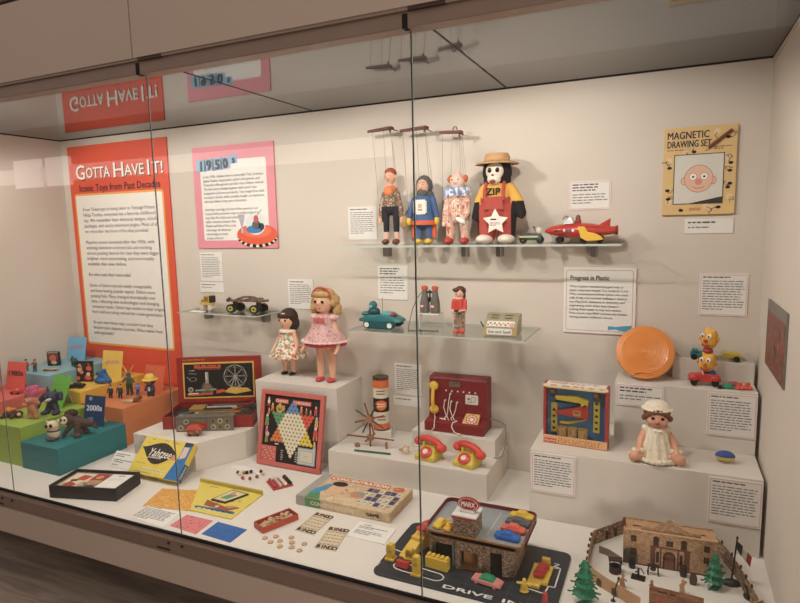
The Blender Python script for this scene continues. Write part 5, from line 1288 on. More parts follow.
a = art(); a.T = flat(0, 0, h + .0010)
for i in range(6):
    for j in range(4):
        x, y = .272 + i * .028, .030 + j * .038
        a.rect(x, y, x + .025, y + .034, M(rg.choice(['#d9cdb4', '#4a4f6a', '#cbbd9e', '#35384a', '#d9cdb4', '#5a4a7c']), .6, var=0)); a.line([(x + .004, y + .006), (x + .018, y + .02), (x + .006, y + .02)], .004, M(rg.choice(['#2c3048', '#5a3f74', '#8a7a5a']), .6, var=0), .0004)
a.build('card_grid', t)
a = art(); a.T = front(0, -.0006, .003)
a.rect(0, .0, .045, .038, M('#9d978e', .6, var=.08)); a.rect(.045, 0, .125, .038, M('#4d8a58', .6, var=.06)); a.text('CONCENTRATION', .075, .010, .024, M('#e3d6b6', .6, var=0), .21, .03, w=.0005)
a.text('GAME', .345, .012, .02, INK, .06, .05, w=.0005); a.build('side_lettering', t)
a = art(); a.T = frame((w + .0006, 0, .003), (0, 1, 0), (0, 0, 1)); a.rect(.01, .004, .23, .034, M('#c4a473', .6, var=.08)); a.build('end_panel', t)

# ================================================================ LOOSE GAME PIECES ON THE DECK
def sheet(name, label, cat, q, z0, th, m, group=None):
    cx_, cy_ = sum(p[0] for p in q) / 4, sum(p[1] for p in q) / 4
    mb = MB(); mb.prism([(x - cx_, y - cy_) for x, y in q], 0, th, m); o = mb.build(name); o.location = (cx_, cy_, z0); tag(o, label, cat, group); return o, cx_, cy_
ORSH = M2('orange_game_map', ['#e09a2c', '#c9762a', '#e8b23c', '#b9802a', '#f0c860', '#d08a2c'], 'noise', 48, .6, (1, 1.6, 1), True, 6)
sheet('game_map', 'orange patterned paper game map lying left of the yellow boat board', 'game sheet', [(-2.40, -.966), (-2.455, -.803), (-2.18, -.725), (-2.12, -.915)], .0002, .0014, ORSH)
o, cx_, cy_ = sheet('text_sheet', 'white printed instruction sheet at the front edge beside the orange map', 'paper sheet', [(-2.375, -1.058), (-2.375, -.955), (-2.200, -.950), (-2.166, -1.078)], .0018, .0008, PAPER)
a = art(); a.T = flat(-.09, -.055, .0012, .02); a.words(0, .16, .108, 1, .008, GREYINK); a.words(0, .168, .095, 9, .0095, GREYINK); a.build('printed_text', o)
o, cx_, cy_ = sheet('game_card', 'pink square game card at the front edge left of the blue card', 'game card', [(-2.155, -1.050), (-2.156, -.953), (-2.016, -.952), (-2.004, -1.062)], .0002, .0014, M('#d9767a', .6, var=.12, scale=60))
a = art(); a.T = flat(-.075, -.05, .0018)
rg = random.Random(8)
for i in range(16): a.disk(.01 + rg.random() * .13, .008 + rg.random() * .085, .003, M(rg.choice(['#8a3a40', '#3a2a2a', '#b04a50']), .6, var=0), 0, 8)
a.build('card_print', o)
o, cx_, cy_ = sheet('game_card', 'blue square game card at the front edge right of the pink card', 'game card', [(-1.985, -1.052), (-1.990, -.951), (-1.835, -.957), (-1.834, -1.060)], .0002, .0014, M('#1f62a8', .6, var=.15, scale=50))
t = thing('yellow_game_board', 'yellow game board tray with a red boat picture and raised back edge', 'board game', (-2.10, -.80, .0), 0)
m = MB(); YBD = M('#dcc84f', .6, var=.05)
m.prism([(-.236, .122), (-.07, -.121), (.149, -.117), (.131, .121)], .0004, .006, YBD); m.build('board_panel', t)
m = MB(); m.prism([(-.236, .122), (.131, .121), (.131, .111), (-.230, .112)], .006, .022, M('#b8a23a', .6, var=.05)); m.build('back_edge', t)
a = art(); a.T = flat(0, 0, .0066)
for i in range(7): a.disk(-.055 + i * .028, -.088 + i * .002, .02, M('#2f6a94', .6, var=.1), 0, 12, .011); a.disk(-.045 + i * .028, -.093, .012, M('#d8d2b0', .6, var=.1), .0003, 10, .005)
a.poly([(-.065, -.02), (-.045, -.065), (.085, -.075), (.125, -.03), (.10, -.035), (.08, -.048), (-.02, -.03)], M('#9c5030', .6, var=.1), .0005)
for i in range(5): a.disk(.06 + i * .012, -.038 + i * .002, .006, M('#c07a5a', .6, var=0), .0008, 8)
a.disk(.02, -.055, .01, M('#d8b9a0', .6, var=0), .0008, 10)
a.rect(.01, .002, .055, .035, M('#2f6ca0', .6, var=0), .0004); a.line([(.0, .05), (.0, -.035)], .004, M('#6a5236', .6, var=0), .0004); a.words(-.15, -.06, .095, 1, .012, M('#8a7a34', .6, var=0)); a.disk(.082, .02, .006, M('#c05038', .6, var=0), .0004, 8); a.build('boat_picture', t)
t = thing('picture_card', 'small picture card in dark frame lying on the yellow game board', 'game card', (-2.085, -.765, .0066), .0)
m = MB(); m.prism([(-.06, -.055), (.02, -.058), (.065, .050), (-.03, .055)], 0, .006, M('#3a3028', .6)); m.build('card_frame', t)
a = art(); a.T = flat(0, 0, .0066); a.poly([(-.052, -.048), (.016, -.050), (.056, .044), (-.027, .048)], M('#d8c79a', .6, var=.08)); a.poly([(-.03, -.03), (.01, -.03), (.03, .02), (-.01, .02)], M('#5f9468', .6, var=.15), .0003); a.disk(.0, .025, .014, M('#c98a6a', .6, var=.1), .0005, 10); a.build('card_print', t)

t = thing('marble_rack', 'small red rack holding black, white and red marbles beside the checkers board', 'game pieces', (-1.965, -.555, .0), -.62)
MB().box((-.055, -.05, 0), (.055, .045, .008), M('#b5403c', .5)).build('rack', t, bevel=.001)
for j, c in enumerate(('#b5383a', '#c8b8b0', '#e3d9c8', '#1b1918')):
    m = MB()
    for i in range(6): m.ell((-.042 + i * .017, -.036 + j * .024, .014), (.0085, .0085, .0085), M(c, .3), 10, 7)
    m.build('marble_row', t, True)
MC = ['#6a3a30', '#1c1a1a', '#b9864a', '#9a4a3a', '#d8c9a8', '#7a4a34', '#3a2c28', '#c9a880', '#b05a44', '#2a2424']
for i, (x, y) in enumerate(((-2.229, -.538), (-2.187, -.521), (-2.200, -.528), (-2.128, -.572), (-2.209, -.550), (-2.111, -.541), (-2.129, -.486), (-2.105, -.502), (-2.165, -.580), (-2.175, -.505))):
    nm = {0: 'dark brown', 1: 'black', 2: 'tan', 3: 'dull red', 4: 'cream', 5: 'brown', 6: 'very dark brown', 7: 'beige', 8: 'orange red', 9: 'charcoal'}[i]
    o = MB().ell((0, 0, .0085), (.0085, .0085, .0085), M(MC[i], .3), 14, 9).build('marble', None, True); o.location = (x, y, 0); tag(o, nm + ' marble loose on the deck before the checkers board', 'marble', 'loose marbles')

t = thing('wooden_piece_box', 'small open red box full of wooden counters on the deck', 'game pieces', (-1.822, -.930, 0), -.42)
RDX = M('#b8452c', .5, var=.06); w, d, h, e = .072, .165, .026, .004
m = MB(); m.box((0, 0, 0), (w, d, .003), RDX); m.box((0, 0, .003), (w, e, h), RDX); m.box((0, d - e, .003), (w, d, h), RDX); m.box((0, e, .003), (e, d - e, h), RDX); m.box((w - e, e, .003), (w, d - e, h), RDX); m.build('box_tray', t, bevel=.0008)
CNT = M('#c2a078', .6, var=.15)
m = MB(); rg = random.Random(9)
for i in range(75):
    m.T = TR(rg.uniform(.014, w - .014), rg.uniform(.014, d - .014), rg.uniform(.006, .021)) @ RX(rg.uniform(-.5, .5)) @ RY(rg.uniform(-.5, .5)); m.cyl((0, 0, -.002), (0, 0, .002), .0085, .0085, CNT, 10)
oo = m.build('counters', t); oo['kind'] = 'stuff'
cpos = [(-1.727, -.983), (-1.694, -.958), (-1.689, -.999), (-1.659, -.979), (-1.633, -.941), (-1.559, -.962), (-1.636, -1.012), (-1.610, -.971), (-1.591, -1.001), (-1.551, -1.007)]
base = None
for i, (x, y) in enumerate(cpos):
    if base is None:
        base = MB().lathe([(.001, 0), (.0105, 0), (.0115, .002), (.0105, .005), (.007, .0056), (.001, .0056)], CNT, 16).build('wooden_counter', None, True); o = base
    else: o = base.copy(); COL.objects.link(o)
    o.location = (x, y, 0); tag(o, 'round wooden bingo counter lying on the deck before the red box', 'counter', 'loose bingo counters')

BG = M('#d2c0a2', .7, var=.06)
for lb, q in (('tan BINGO card farther left, beside the red counter box', [(-1.655, -.888), (-1.654, -.724), (-1.568, -.727), (-1.562, -.893)]), ('tan BINGO card nearer the front, right of the loose counters', [(-1.512, -.970), (-1.540, -.808), (-1.455, -.800), (-1.420, -.960)])):
    o, cx_, cy_ = sheet('bingo_card', lb, 'game card', q, .0002, .0016, BG, 'bingo cards')
    L = [(p[0] - cx_, p[1] - cy_) for p in q]; ux = Vector((L[3][0] - L[0][0], L[3][1] - L[0][1], 0)); uy = Vector((L[1][0] - L[0][0], L[1][1] - L[0][1], 0))
    a = art(); a.T = frame((L[0][0], L[0][1], .0021), ux, uy); W_, H_ = ux.length, uy.length
    for i, c in enumerate('BINGO'):
        for yy in (H_ - .027, .005): a.text(c, W_ * (.14 + .18 * i), yy, .030, BLACK, None, .05, 'c')
    a.build('bingo_lettering', o)
    a = art(); a.T = frame((L[0][0], L[0][1], .0021), ux, uy)
    for r in range(5):
        for c in range(5): a.words(W_ * (.10 + .17 * c), W_ * (.22 + .17 * c), .128 - r * .0225, 1, .013, M('#94805f', .7, var=0), 0, 1)
    a.line([(W_ * .06, .028), (W_ * .06, H_ - .028), (W_ * .94, H_ - .028), (W_ * .94, .028), (W_ * .06, .028)], .0015, M('#8a7450', .7, var=0)); a.build('number_grid', o)
o, cx_, cy_ = sheet('deck_label', 'white text card lying flat on the deck between bingo cards and garage', 'label card', [(-1.440, -.848), (-1.443, -.731), (-1.280, -.733), (-1.274, -.850)], .0002, .003, PAPER, 'museum label cards')
a = art(); a.T = flat(-.068, -.05, .0035); a.words(.01, .09, .095, 1, .010, GREYINK); a.words(.0, .125, .08, 2, .010, GREYINK); a.words(.0, .125, .05, 3, .011, M('#7a7880', .7, var=0)); a.build('printed_text', o)
o = MB().box((-.10, -.02, 0), (.10, .02, .0012), PAPER).build('caption_slip'); o.location = (-2.225, -.475, .0); o.rotation_euler = (0, 0, -.05); tag(o, 'thin white caption slip flat on the deck below the checkers board', 'label card', 'caption slips')

# ================================================================ COLOURED STEPS
def easel_card(label, loc, rz, w, h, c, word=None, wc=None, lean=.25, scrib=None, lines=0):
    t = thing('decade_card', label, 'decade card', loc, rz, 'decade cards on the coloured steps')
    m = MB(); m.T = RX(-lean) ; m.box((-w / 2, 0, 0), (w / 2, .004, h), M(c, .55, var=.03)); m.build('card_board', t)
    yt = h * .7 * math.sin(lean) + .006; zt = h * .68 * math.cos(lean)
    m = MB(); m.loft([[(-w * .2, yt + .035, 0), (w * .2, yt + .035, 0), (w * .2, yt + .038, 0), (-w * .2, yt + .038, 0)], [(-w * .2, yt, zt), (w * .2, yt, zt), (w * .2, yt + .003, zt), (-w * .2, yt + .003, zt)]], M('#d9d2c6', .7, var=0)); m.build('easel_back', t)
    a = art(); a.T = RX(-lean) @ front(0, -.0006, 0)
    if word: a.text(word, 0, h * .50, h * .26, M(wc, .6, var=0), w * .76, .04, 'c', rot=.04)
    if scrib:
        k = M(scrib, .6, var=.1)
        pts = [(-w * .36 + w * .72 * i / 17, h * .52 + h * .07 * math.sin(i * 2.1) + h * .06 * i / 17) for i in range(18)]; a.line(pts, h * .035, k); a.line([(x, y + h * .05) for x, y in pts[::2]], h * .03, k, .0002)
    rg = random.Random(int(w * 1e4))
    if lines:
        k = M(wc, .6, var=0)
        for i in range(lines): a.ring(rg.uniform(-.36, .36) * w, rg.choice([rg.uniform(.1, .35), rg.uniform(.8, .92)]) * h, .006, .008, k, .0002, 10)
    a.build('card_lettering', t)
    return t
easel_card('coral red card reading 1980s on the pink step', (-3.845, -.575, .2805), .12, .145, .165, '#e0594f', '1980s', '#2a2530', .22)
easel_card('navy blue card reading 2000s on the teal step', (-3.190, -.578, .1405), .10, .140, .165, '#173a63', '2000s', '#cfd6e0', .22, None, 6)
easel_card('sky blue card with faded pink script on the pale blue step', (-3.90, -.125, .3555), .10, .150, .155, '#6fb3d8', None, None, .2, '#c57f9a')
easel_card('yellow card with faded pink script on the yellow step', (-3.530, -.165, .2805), .08, .160, .170, '#e9c24a', None, None, .2, '#d99a7c')
easel_card('orange card at the right end of the orange step behind the big-headed figure', (-3.205, -.135, .2205), .05, .150, .155, '#d8623a', None, '#e08a5c', .2, None, 7)
easel_card('bright green card on the lime step behind the dark monster', (-3.510, -.575, .2105), -.05, .150, .185, '#5cab35', None, None, .45)

def figurine(name, label, loc, h, legs, torso, head, hair=None, rz=.3, arms='down', skinc='#d8a584', wide=1.0, group=None, cat='figurine'):
    """small standing toy person h metres tall"""
    t = thing(name, label, cat, loc, rz, group); s = h
    P = [('c', (-.09 * s, 0, .06 * s), (-.07 * s, 0, .46 * s), .055 * s, .075 * s), ('c', (.09 * s, 0, .06 * s), (.07 * s, 0, .46 * s), .055 * s, .075 * s), ('c', (0, 0, .48 * s), (0, 0, .70 * s), .11 * s * wide, .13 * s * wide), ('c', (0, 0, .7 * s), (0, 0, .82 * s), .05 * s, .05 * s),
         ('e', (0, -.01 * s, .885 * s), (.095 * s, .10 * s, .115 * s)), ('e', (-.09 * s, -.04 * s, .035 * s), (.055 * s, .10 * s, .04 * s)), ('e', (.09 * s, -.04 * s, .035 * s), (.055 * s, .10 * s, .04 * s))]
    for sx in (-1, 1):
        if arms == 'down': A_ = ((sx * .15 * s, 0, .70 * s), (sx * .21 * s, -.02 * s, .55 * s), (sx * .22 * s, -.08 * s, .40 * s))
        elif arms == 'up': A_ = ((sx * .15 * s, 0, .70 * s), (sx * .27 * s, -.04 * s, .74 * s), (sx * .27 * s, -.08 * s, .92 * s))
        else: A_ = ((sx * .15 * s, 0, .70 * s), (sx * .24 * s, -.06 * s, .58 * s), (sx * .16 * s, -.20 * s, .60 * s))
        P += [('c', A_[0], A_[1], .05 * s, .045 * s), ('c', A_[1], A_[2], .045 * s, .04 * s)]
    blob('body', P, .022 * s, [M(legs, .5), M(torso, .5), M(skinc, .5)], lambda c: 0 if c.z < .47 * s else (1 if c.z < .76 * s else 2), t, 1)
    if hair: MB().ell((0, .02 * s, .93 * s), (.11 * s, .10 * s, .09 * s), M(hair, .7, var=.15)).build('hair', t, True)
    m = MB()
    for sx in (-1, 1): m.ell((sx * .04 * s, -.10 * s, .90 * s), (.018 * s, .014 * s, .02 * s), EYE, 8, 5)
    m.build('eyes', t, True)
    return t
figurine('toy_figure', 'orange and pink standing toy figure at the far left edge on the pink step', (-3.925, -.63, .2805), .19, '#c9694a', '#d88a6a', '#d8a584', '#8a3f30')
t = thing('toy_car', 'small red toy car below the 1980s card on the pink step', 'toy car', (-3.745, -.625, .2805), .3)
MB().loft([[(-.034, -.015, .006), (-.034, .015, .006), (-.03, .013, .018), (-.03, -.013, .018)], [(.0, -.018, .006), (.0, .018, .006), (.0, .015, .022), (.0, -.015, .022)], [(.034, -.015, .006), (.034, .015, .006), (.03, .013, .018), (.03, -.013, .018)]], M('#c23a30', .35)).ell((0, 0, .022), (.015, .011, .010), M('#d86a5a', .3)).build('car_body', t, True)
for x in (-.02, .02):
    for sy in (-1, 1): MB().cyl((x, sy * .014, .007), (x, sy * .019, .007), .007, .007, BLACK, 10).build('wheel', t, True)
t = thing('picture_box', 'small dark picture box standing on the pale blue step', 'box', (-3.895, -.285, .3555), .35)
MB().box((-.04, 0, 0), (.04, .018, .09), M('#2a2426', .5)).build('carton', t, bevel=.001)
a = art(); a.T = front(0, -.0006, 0); a.rect(-.034, .035, .034, .080, M('#7a3a34', .6, var=.3)); a.disk(0, .05, .022, M('#c9694a', .6, var=.2), .0003, 14); a.disk(.005, .022, .02, M('#d9b98a', .6, var=.2), .0003, 14, .012); a.rect(-.034, .082, .034, .088, M('#b8a9a0', .6, var=.2)); a.build('box_print', t)
t = thing('toy_skateboard', 'toy skateboard with orange stripes lying on the pale blue step', 'toy', (-3.79, -.385, .3555), .30)
m = MB(); q = [(-.05, -.006), (-.04, -.016), (.04, -.016), (.055, -.006), (.055, .006), (.04, .016), (-.04, .016), (-.05, .006)]
m.prism(q, .012, .017, M('#d9c9ac', .5)); m.build('deck', t, bevel=.002)
a = art(); a.T = flat(0, 0, .0176); a.rect(-.038, -.015, .04, -.006, M('#c9643c', .5, var=0)); a.rect(-.038, .006, .05, .013, M('#8d7a5c', .5, var=0)); a.build('stripes', t)
for x in (-.03, .032): MB().cyl((x, -.014, .006), (x, .014, .006), .006, .006, M('#b07a5c', .5), 10).build('wheel_pair', t, True)
for i, (x, y, hh, lb) in enumerate(((-3.775, -.24, .060, 'left dark green figure of the cluster on the pale blue step'), (-3.735, -.262, .056, 'middle dark green figure of the cluster on the pale blue step'), (-3.695, -.275, .064, 'right dark green figure of the cluster on the pale blue step'))):
    figurine('toy_soldier', lb, (x, y, .3555), hh, '#26382f', '#2c463a', '#2c463a', '#1e2c26', .2 + .3 * i, 'front', '#37544a', 1.4, 'dark green figures')
figurine('toy_figure', 'small brown figure at the left on the pale blue step, right of the other', (-3.852, -.435, .3555), .08, '#4a4a44', '#7a5a48', '#b88a6a', '#5a4034', .4, 'front', '#b5876a')
figurine('toy_figure', 'tiny brown figure at the left on the pale blue step, behind the 1980s card', (-3.925, -.44, .3555), .075, '#5a4a44', '#8a6250', '#b88a6a', '#4a342a', .4, 'down', '#b5876a')
t = thing('picture_box', 'game box with a red and black photo collage standing on the yellow step', 'box', (-3.60, -.30, .2805), .35)
m = MB(); m.T = RX(-.1); m.box((-.05, 0, .002), (.05, .02, .128), M('#2c2222', .5)); m.build('carton', t, bevel=.001)
a = art(); a.T = RX(-.1) @ front(0, -.001, .006); rg = random.Random(21)
for i in range(22): a.disk(rg.uniform(-.036, .036), rg.uniform(.012, .100), rg.uniform(.008, .016), M(rg.choice(['#b5402e', '#d98a62', '#e0b08c', '#2a2428', '#c9593c', '#3a3038', '#d8a584']), .6, var=0), .0002 * i, 10)
a.build('collage_print', t)
t = thing('toy_car', 'black long toy car on the yellow step', 'toy car', (-3.520, -.415, .2805), .42)
MB().loft([[(-.05, -.016, .010), (-.05, .016, .010), (-.048, .015, .020), (-.048, -.015, .020)], [(.0, -.02, .008), (.0, .02, .008), (.0, .018, .026), (.0, -.018, .026)], [(.05, -.018, .010), (.05, .018, .010), (.046, .016, .022), (.046, -.016, .022)]], M('#201e22', .3, coat=.4)).ell((.006, 0, .026), (.024, .014, .010), M('#34343c', .15)).build('car_body', t, True)
for x in (-.03, .03):
    for sy in (-1, 1): MB().cyl((x, sy * .016, .009), (x, sy * .021, .009), .009, .009, BLACK, 12).build('wheel', t, True)
t = thing('blue_toy', 'chunky bright blue four-armed toy on the yellow step by its card', 'toy', (-3.457, -.278, .2805), .3)
BT = M('#1f5f9e', .5, var=.1)
blob('body', [('e', (0, 0, .050), (.028, .024, .030)), ('c', (-.01, 0, .04), (-.040, -.006, .016), .020, .016), ('c', (.01, 0, .04), (.044, -.010, .016), .022, .016), ('c', (0, 0, .055), (.012, -.004, .078), .020, .014), ('c', (-.01, 0, .055), (-.032, 0, .062), .016, .012), ('e', (0, -.02, .018), (.03, .02, .016))], .004, [BT], None, t)
MB().ell((-.028, -.008, .060), (.012, .010, .010), M('#3a3f4a', .5)).build('grey_foot', t, True)
figurine('toy_figure', 'small man figure with dark suit, left of two on the orange step', (-3.317, -.348, .2205), .080, '#25242c', '#3a3a44', '#d8a584', '#2c2422', .35, 'down', '#c99a7c', 1.0, 'small suited men figures')
figurine('toy_figure', 'small man figure with dark suit, right of two on the orange step', (-3.258, -.330, .2205), .086, '#2c2c34', '#474048', '#d8a584', '#3a2a24', .35, 'down', '#c99a7c', 1.0, 'small suited men figures')
ht = figurine('toy_robot', 'tall thin dark green figure with two yellow horns on the orange step', (-3.262, -.258, .2205), .145, '#3a4434', '#4a5a44', '#5a6a4a', None, .3, 'front', '#55634a', .9)
m = MB()
for sx in (-1, 1): m.tube([(sx * .008, 0, .135), (sx * .02, 0, .160), (sx * .036, .002, .182)], .0035, M('#d8a93c', .5), 6)
m.build('horn', ht, True)
figurine('toy_figure', 'small blue figure between the horned figure and the big-headed one', (-3.205, -.250, .2205), .075, '#4a5a86', '#5f74a8', '#8a9ac0', '#55689a', .3, 'front', '#7a8ab8', 1.3)
bh = thing('toy_figure', 'big-headed figure with wide yellow hat on the orange step', 'figurine', (-3.115, -.235, .2205), .35)
blob('body', [('c', (-.012, 0, .008), (-.011, 0, .035), .011, .011), ('c', (.012, 0, .008), (.011, 0, .035), .011, .011), ('c', (0, 0, .035), (0, 0, .065), .017, .018), ('c', (-.018, 0, .062), (-.028, -.01, .04), .008, .007), ('c', (.018, 0, .062), (.028, -.01, .04), .008, .007), ('e', (0, 0, .094), (.032, .028, .026))], .0032,
     [M('#2c3038', .5), M('#39455c', .5), M('#3a2c30', .6)], lambda c: 0 if c.z < .034 else (1 if c.z < .072 else 2), bh, 1)
MB().ell((0, -.012, .090), (.022, .018, .016), M('#8c6a5c', .5)).build('face', bh, True)
MB().lathe([(.046, .100), (.048, .104), (.032, .110), (.029, .124), (.018, .136), (.001, .139)], M('#e0b93c', .6), 24).build('hat', bh, True)
MB().box((-.006, -.019, .036), (.006, -.015, .060), M('#d9d2c6', .5, var=0)).build('shirt_front', bh)
t = thing('toy_glider', 'flat pale and brown toy craft lying at the front of the orange step', 'toy', (-3.135, -.360, .2205), .35)
MB().loft([[(-.055, -.010, .002), (-.055, .010, .002), (-.055, .008, .009), (-.055, -.008, .009)], [(.0, -.02, .002), (.0, .02, .002), (.0, .016, .014), (.0, -.016, .014)], [(.02, -.018, .002), (.02, .018, .002), (.02, .014, .012), (.02, -.014, .012)]], M('#c9a58c', .5)).build('nose', t, bevel=.002)
MB().loft([[(.015, -.018, .002), (.015, .018, .002), (.018, .012, .022), (.018, -.012, .022)], [(.055, -.02, .012), (.055, .02, .012), (.06, .016, .034), (.06, -.016, .034)]], M('#7a4a34', .5)).build('tail', t, bevel=.002)
# lime step
t = thing('toy_beast', 'dark brown crouching toy with orange hair at the left on the lime step', 'toy', (-3.545, -.775, .2105), .3)
blob('body', [('e', (-.02, 0, .018), (.045, .028, .018)), ('e', (.035, -.006, .022), (.022, .02, .018)), ('c', (-.04, -.02, .012), (-.055, -.03, .006), .010, .008), ('c', (.01, -.02, .012), (.012, -.034, .006), .010, .008)], .004, [M('#40261f', .6, var=.2)], None, t)
m = MB(); rg = random.Random(6)
for i in range(10): m.ell((-.02 + rg.uniform(-.02, .03), rg.uniform(-.012, .012), .036 + rg.uniform(0, .012)), (.012, .010, .010), M('#d9822c', .7), 8, 6)
m.build('hair', t, True)
MB().ell((.045, -.018, .022), (.012, .010, .010), M('#e0a98c', .5)).build('face', t, True)
t = thing('troll_doll', 'troll doll with upright fuzzy pink hair on the lime step', 'doll', (-3.415, -.755, .2105), .35)
blob('body', [('c', (-.016, 0, .012), (-.014, 0, .045), .012, .014), ('c', (.016, 0, .012), (.014, 0, .045), .012, .014), ('e', (0, 0, .062), (.026, .022, .028)), ('c', (-.02, 0, .075), (-.042, -.01, .082), .010, .009), ('c', (.02, 0, .075), (.046, -.012, .090), .010, .010), ('e', (0, -.002, .108), (.030, .028, .026)), ('e', (0, -.03, .104), (.008, .008, .007)), ('e', (-.032, 0, .108), (.010, .006, .012)), ('e', (.032, 0, .108), (.010, .006, .012))], .0038, [M('#c98062', .5, var=.1)], None, t)
face_parts(t, (0, -.002, .110), (.030, .028, .026), .004)
m = MB(); rg = random.Random(13); PH = M('#cf5f8a', .9, var=.3, scale=150)
m.ell((0, .004, .140), (.036, .030, .032), PH)
for i in range(26):
    an = rg.uniform(0, 2 * PI); rr = rg.uniform(.012, .034); m.ell((rr * math.cos(an), .004 + rr * .8 * math.sin(an), .148 + rg.uniform(-.01, .024)), (.009, .009, .016), PH, 7, 5)
m.build('hair', t, True)
t = thing('toy_monster', 'dark blue grey hulking toy monster with open mouth on the lime step', 'toy', (-3.404, -.650, .2105), .3)
NB = M('#2c3048', .5, var=.25, scale=60)
blob('body', [('e', (0, 0, .088), (.042, .032, .036)), ('c', (0, 0, .085), (0, .002, .045), .026, .022), ('c', (-.012, 0, .045), (-.028, -.01, .012), .020, .016), ('c', (.012, 0, .045), (.030, -.01, .012), .020, .016), ('e', (-.032, -.022, .010), (.02, .028, .011)), ('e', (.034, -.022, .010), (.02, .028, .011)), ('c', (-.035, 0, .100), (-.062, -.014, .075), .018, .014), ('c', (-.062, -.014, .075), (-.068, -.034, .046), .014, .016), ('c', (.035, 0, .104), (.062, -.008, .115), .016, .013), ('c', (.062, -.008, .115), (.07, -.02, .092), .012, .013), ('c', (-.018, 0, .112), (-.024, .004, .148), .012, .004), ('c', (.016, 0, .112), (.024, .004, .135), .012, .005)], .0042, [NB], None, t)
MB().ell((0, -.030, .082), (.024, .008, .009), M('#d8d2c4', .4), R=RY(-.4)).build('mouth', t, True)
for sx in (-1, 1): MB().ell((sx * .014, -.030, .102), (.006, .004, .006), M('#5a6ab0', .3)).build('eye', t, True)
# teal step
t = thing('toy_creature', 'round cream toy creature with dark stripe on the teal step', 'toy', (-3.193, -.80, .1405), .25)
blob('body', [('e', (0, 0, .036), (.033, .030, .036)), ('e', (0, -.004, .074), (.032, .030, .028)), ('c', (-.024, 0, .084), (-.040, .002, .098), .008, .005), ('c', (.022, 0, .088), (.032, .002, .104), .009, .006)], .004, [M('#d8c4a4', .5, var=.08), M('#3a2f2b', .6)], lambda c: 1 if .046 < c.z < .054 or c.z < .008 else 0, t)
MB().ell((.012, -.030, .082), (.009, .006, .010), BLACK).build('eye', t, True)
MB().ell((-.012, -.033, .080), (.009, .006, .010), BLACK).build('eye', t, True)
MB().ell((0, -.034, .068), (.007, .006, .005), M('#a8804a', .5)).build('beak', t, True)
MB().ell((.0, -.026, .012), (.026, .014, .010), M('#5a4a44', .5)).build('feet', t, True)
t = thing('toy_ape', 'brown long-haired toy animal on all fours with pale face on the teal step', 'toy', (-3.125, -.705, .1405), .30)
BRN = M('#4a362c', .7, var=.25, scale=80)
blob('body', [('e', (-.045, -.012, .092), (.034, .032, .034)), ('c', (-.03, 0, .082), (.005, .005, .066), .030, .028), ('c', (.005, .005, .066), (.062, .012, .062), .026, .018), ('c', (.062, .012, .062), (.088, .014, .038), .013, .008), ('c', (.0, -.014, .06), (.008, -.026, .014), .018, .015), ('e', (.012, -.036, .010), (.02, .024, .011)), ('c', (-.02, -.012, .07), (-.052, -.034, .030), .015, .012), ('c', (-.052, -.034, .030), (-.060, -.044, .008), .011, .010), ('c', (.0, .02, .06), (.012, .032, .012), .016, .014), ('e', (.016, .028, .010), (.018, .022, .011))], .0042, [BRN], None, t)
MB().ell((-.052, -.034, .092), (.022, .014, .020), M('#d8c4b0', .5)).ell((-.056, -.044, .078), (.014, .010, .008), M('#c9b09a', .5)).build('face_mask', t, True)
m = MB()
for sx in (-1, 1): m.ell((-.054 + sx * .010, -.047, .096), (.005, .004, .006), BLACK, 8, 6)
m.build('eyes', t, True)
MB().ell((-.040, .002, .118), (.034, .030, .020), M('#33241e', .8, var=.3, scale=90)).build('hair', t, True)

# ================================================================ TOY PARKING GARAGE
NV = M('#262c33', .45, var=.1, scale=8)
t = thing('garage_mat', 'dark blue base mat with white DRIVE IN lettering under the toy garage', 'toy base', (-.93, -.845, 0), 0)
m = MB(); m.prism(rrect(-.306, -.192, .318, .187, .03, 5), .0002, .008, NV); m.build('mat', t, bevel=.0015)
a = art(); a.T = flat(0, 0, .0086)
WL = M('#d9d9d4', .6, var=0)
a.text('DRIVE', -.045, -.180, .026, WL, .165, .06); a.text('IN', .155, -.180, .026, WL, .06, .06)
a.text('IN', .288, .07, .026, WL, .03, .03, rot=PI / 2); a.text('OUT', -.30, -.15, .026, WL, .03, .03, rot=PI / 2); a.build('mat_lettering', t)
a = art(); a.T = flat(0, 0, .0084)
GL = M('#4c565e', .6, var=0)
for x in (-.13, -.05, .02, .09, .16, .23): a.line([(x, -.185), (x, .17)], .0016, GL)
for y in (-.13, -.09): a.line([(-.3, y), (.3, y)], .0016, GL)
pill = [(-.16 + .030 * math.cos(q), -.100 + .022 * math.sin(q)) for q in [PI / 2 + PI * i / 8 for i in range(9)]] + [(-.030 + .030 * math.cos(q), -.112 + .022 * math.sin(q)) for q in [-PI / 2 + PI * i / 8 for i in range(9)]]
pill = [(x - .06, y - .02) for x, y in pill]
a.line(pill + [pill[0]], .0045, WL)
a.line([(.19, -.075), (.27, -.085), (.275, -.04), (.295, -.04), (.295, .075), (.275, .08)], .0045, WL)
a.line([(-.285, -.03), (-.20, -.05), (-.19, .10)], .0045, WL); a.build('mat_lines', t)
BRK = M2('tin_stone', ['#5c4a3c', '#9a8168', '#7a6550', '#b0957a', '#66564a', '#8a7058'], 'voronoi', 150, .5, (1, 1, 1.8), True)
t = thing('toy_garage', 'tin toy parking garage with grey roof deck and brick tower sign MARX', 'toy garage', (-.93, -.80, .0085), 0)
ROOF = .122
m = MB()
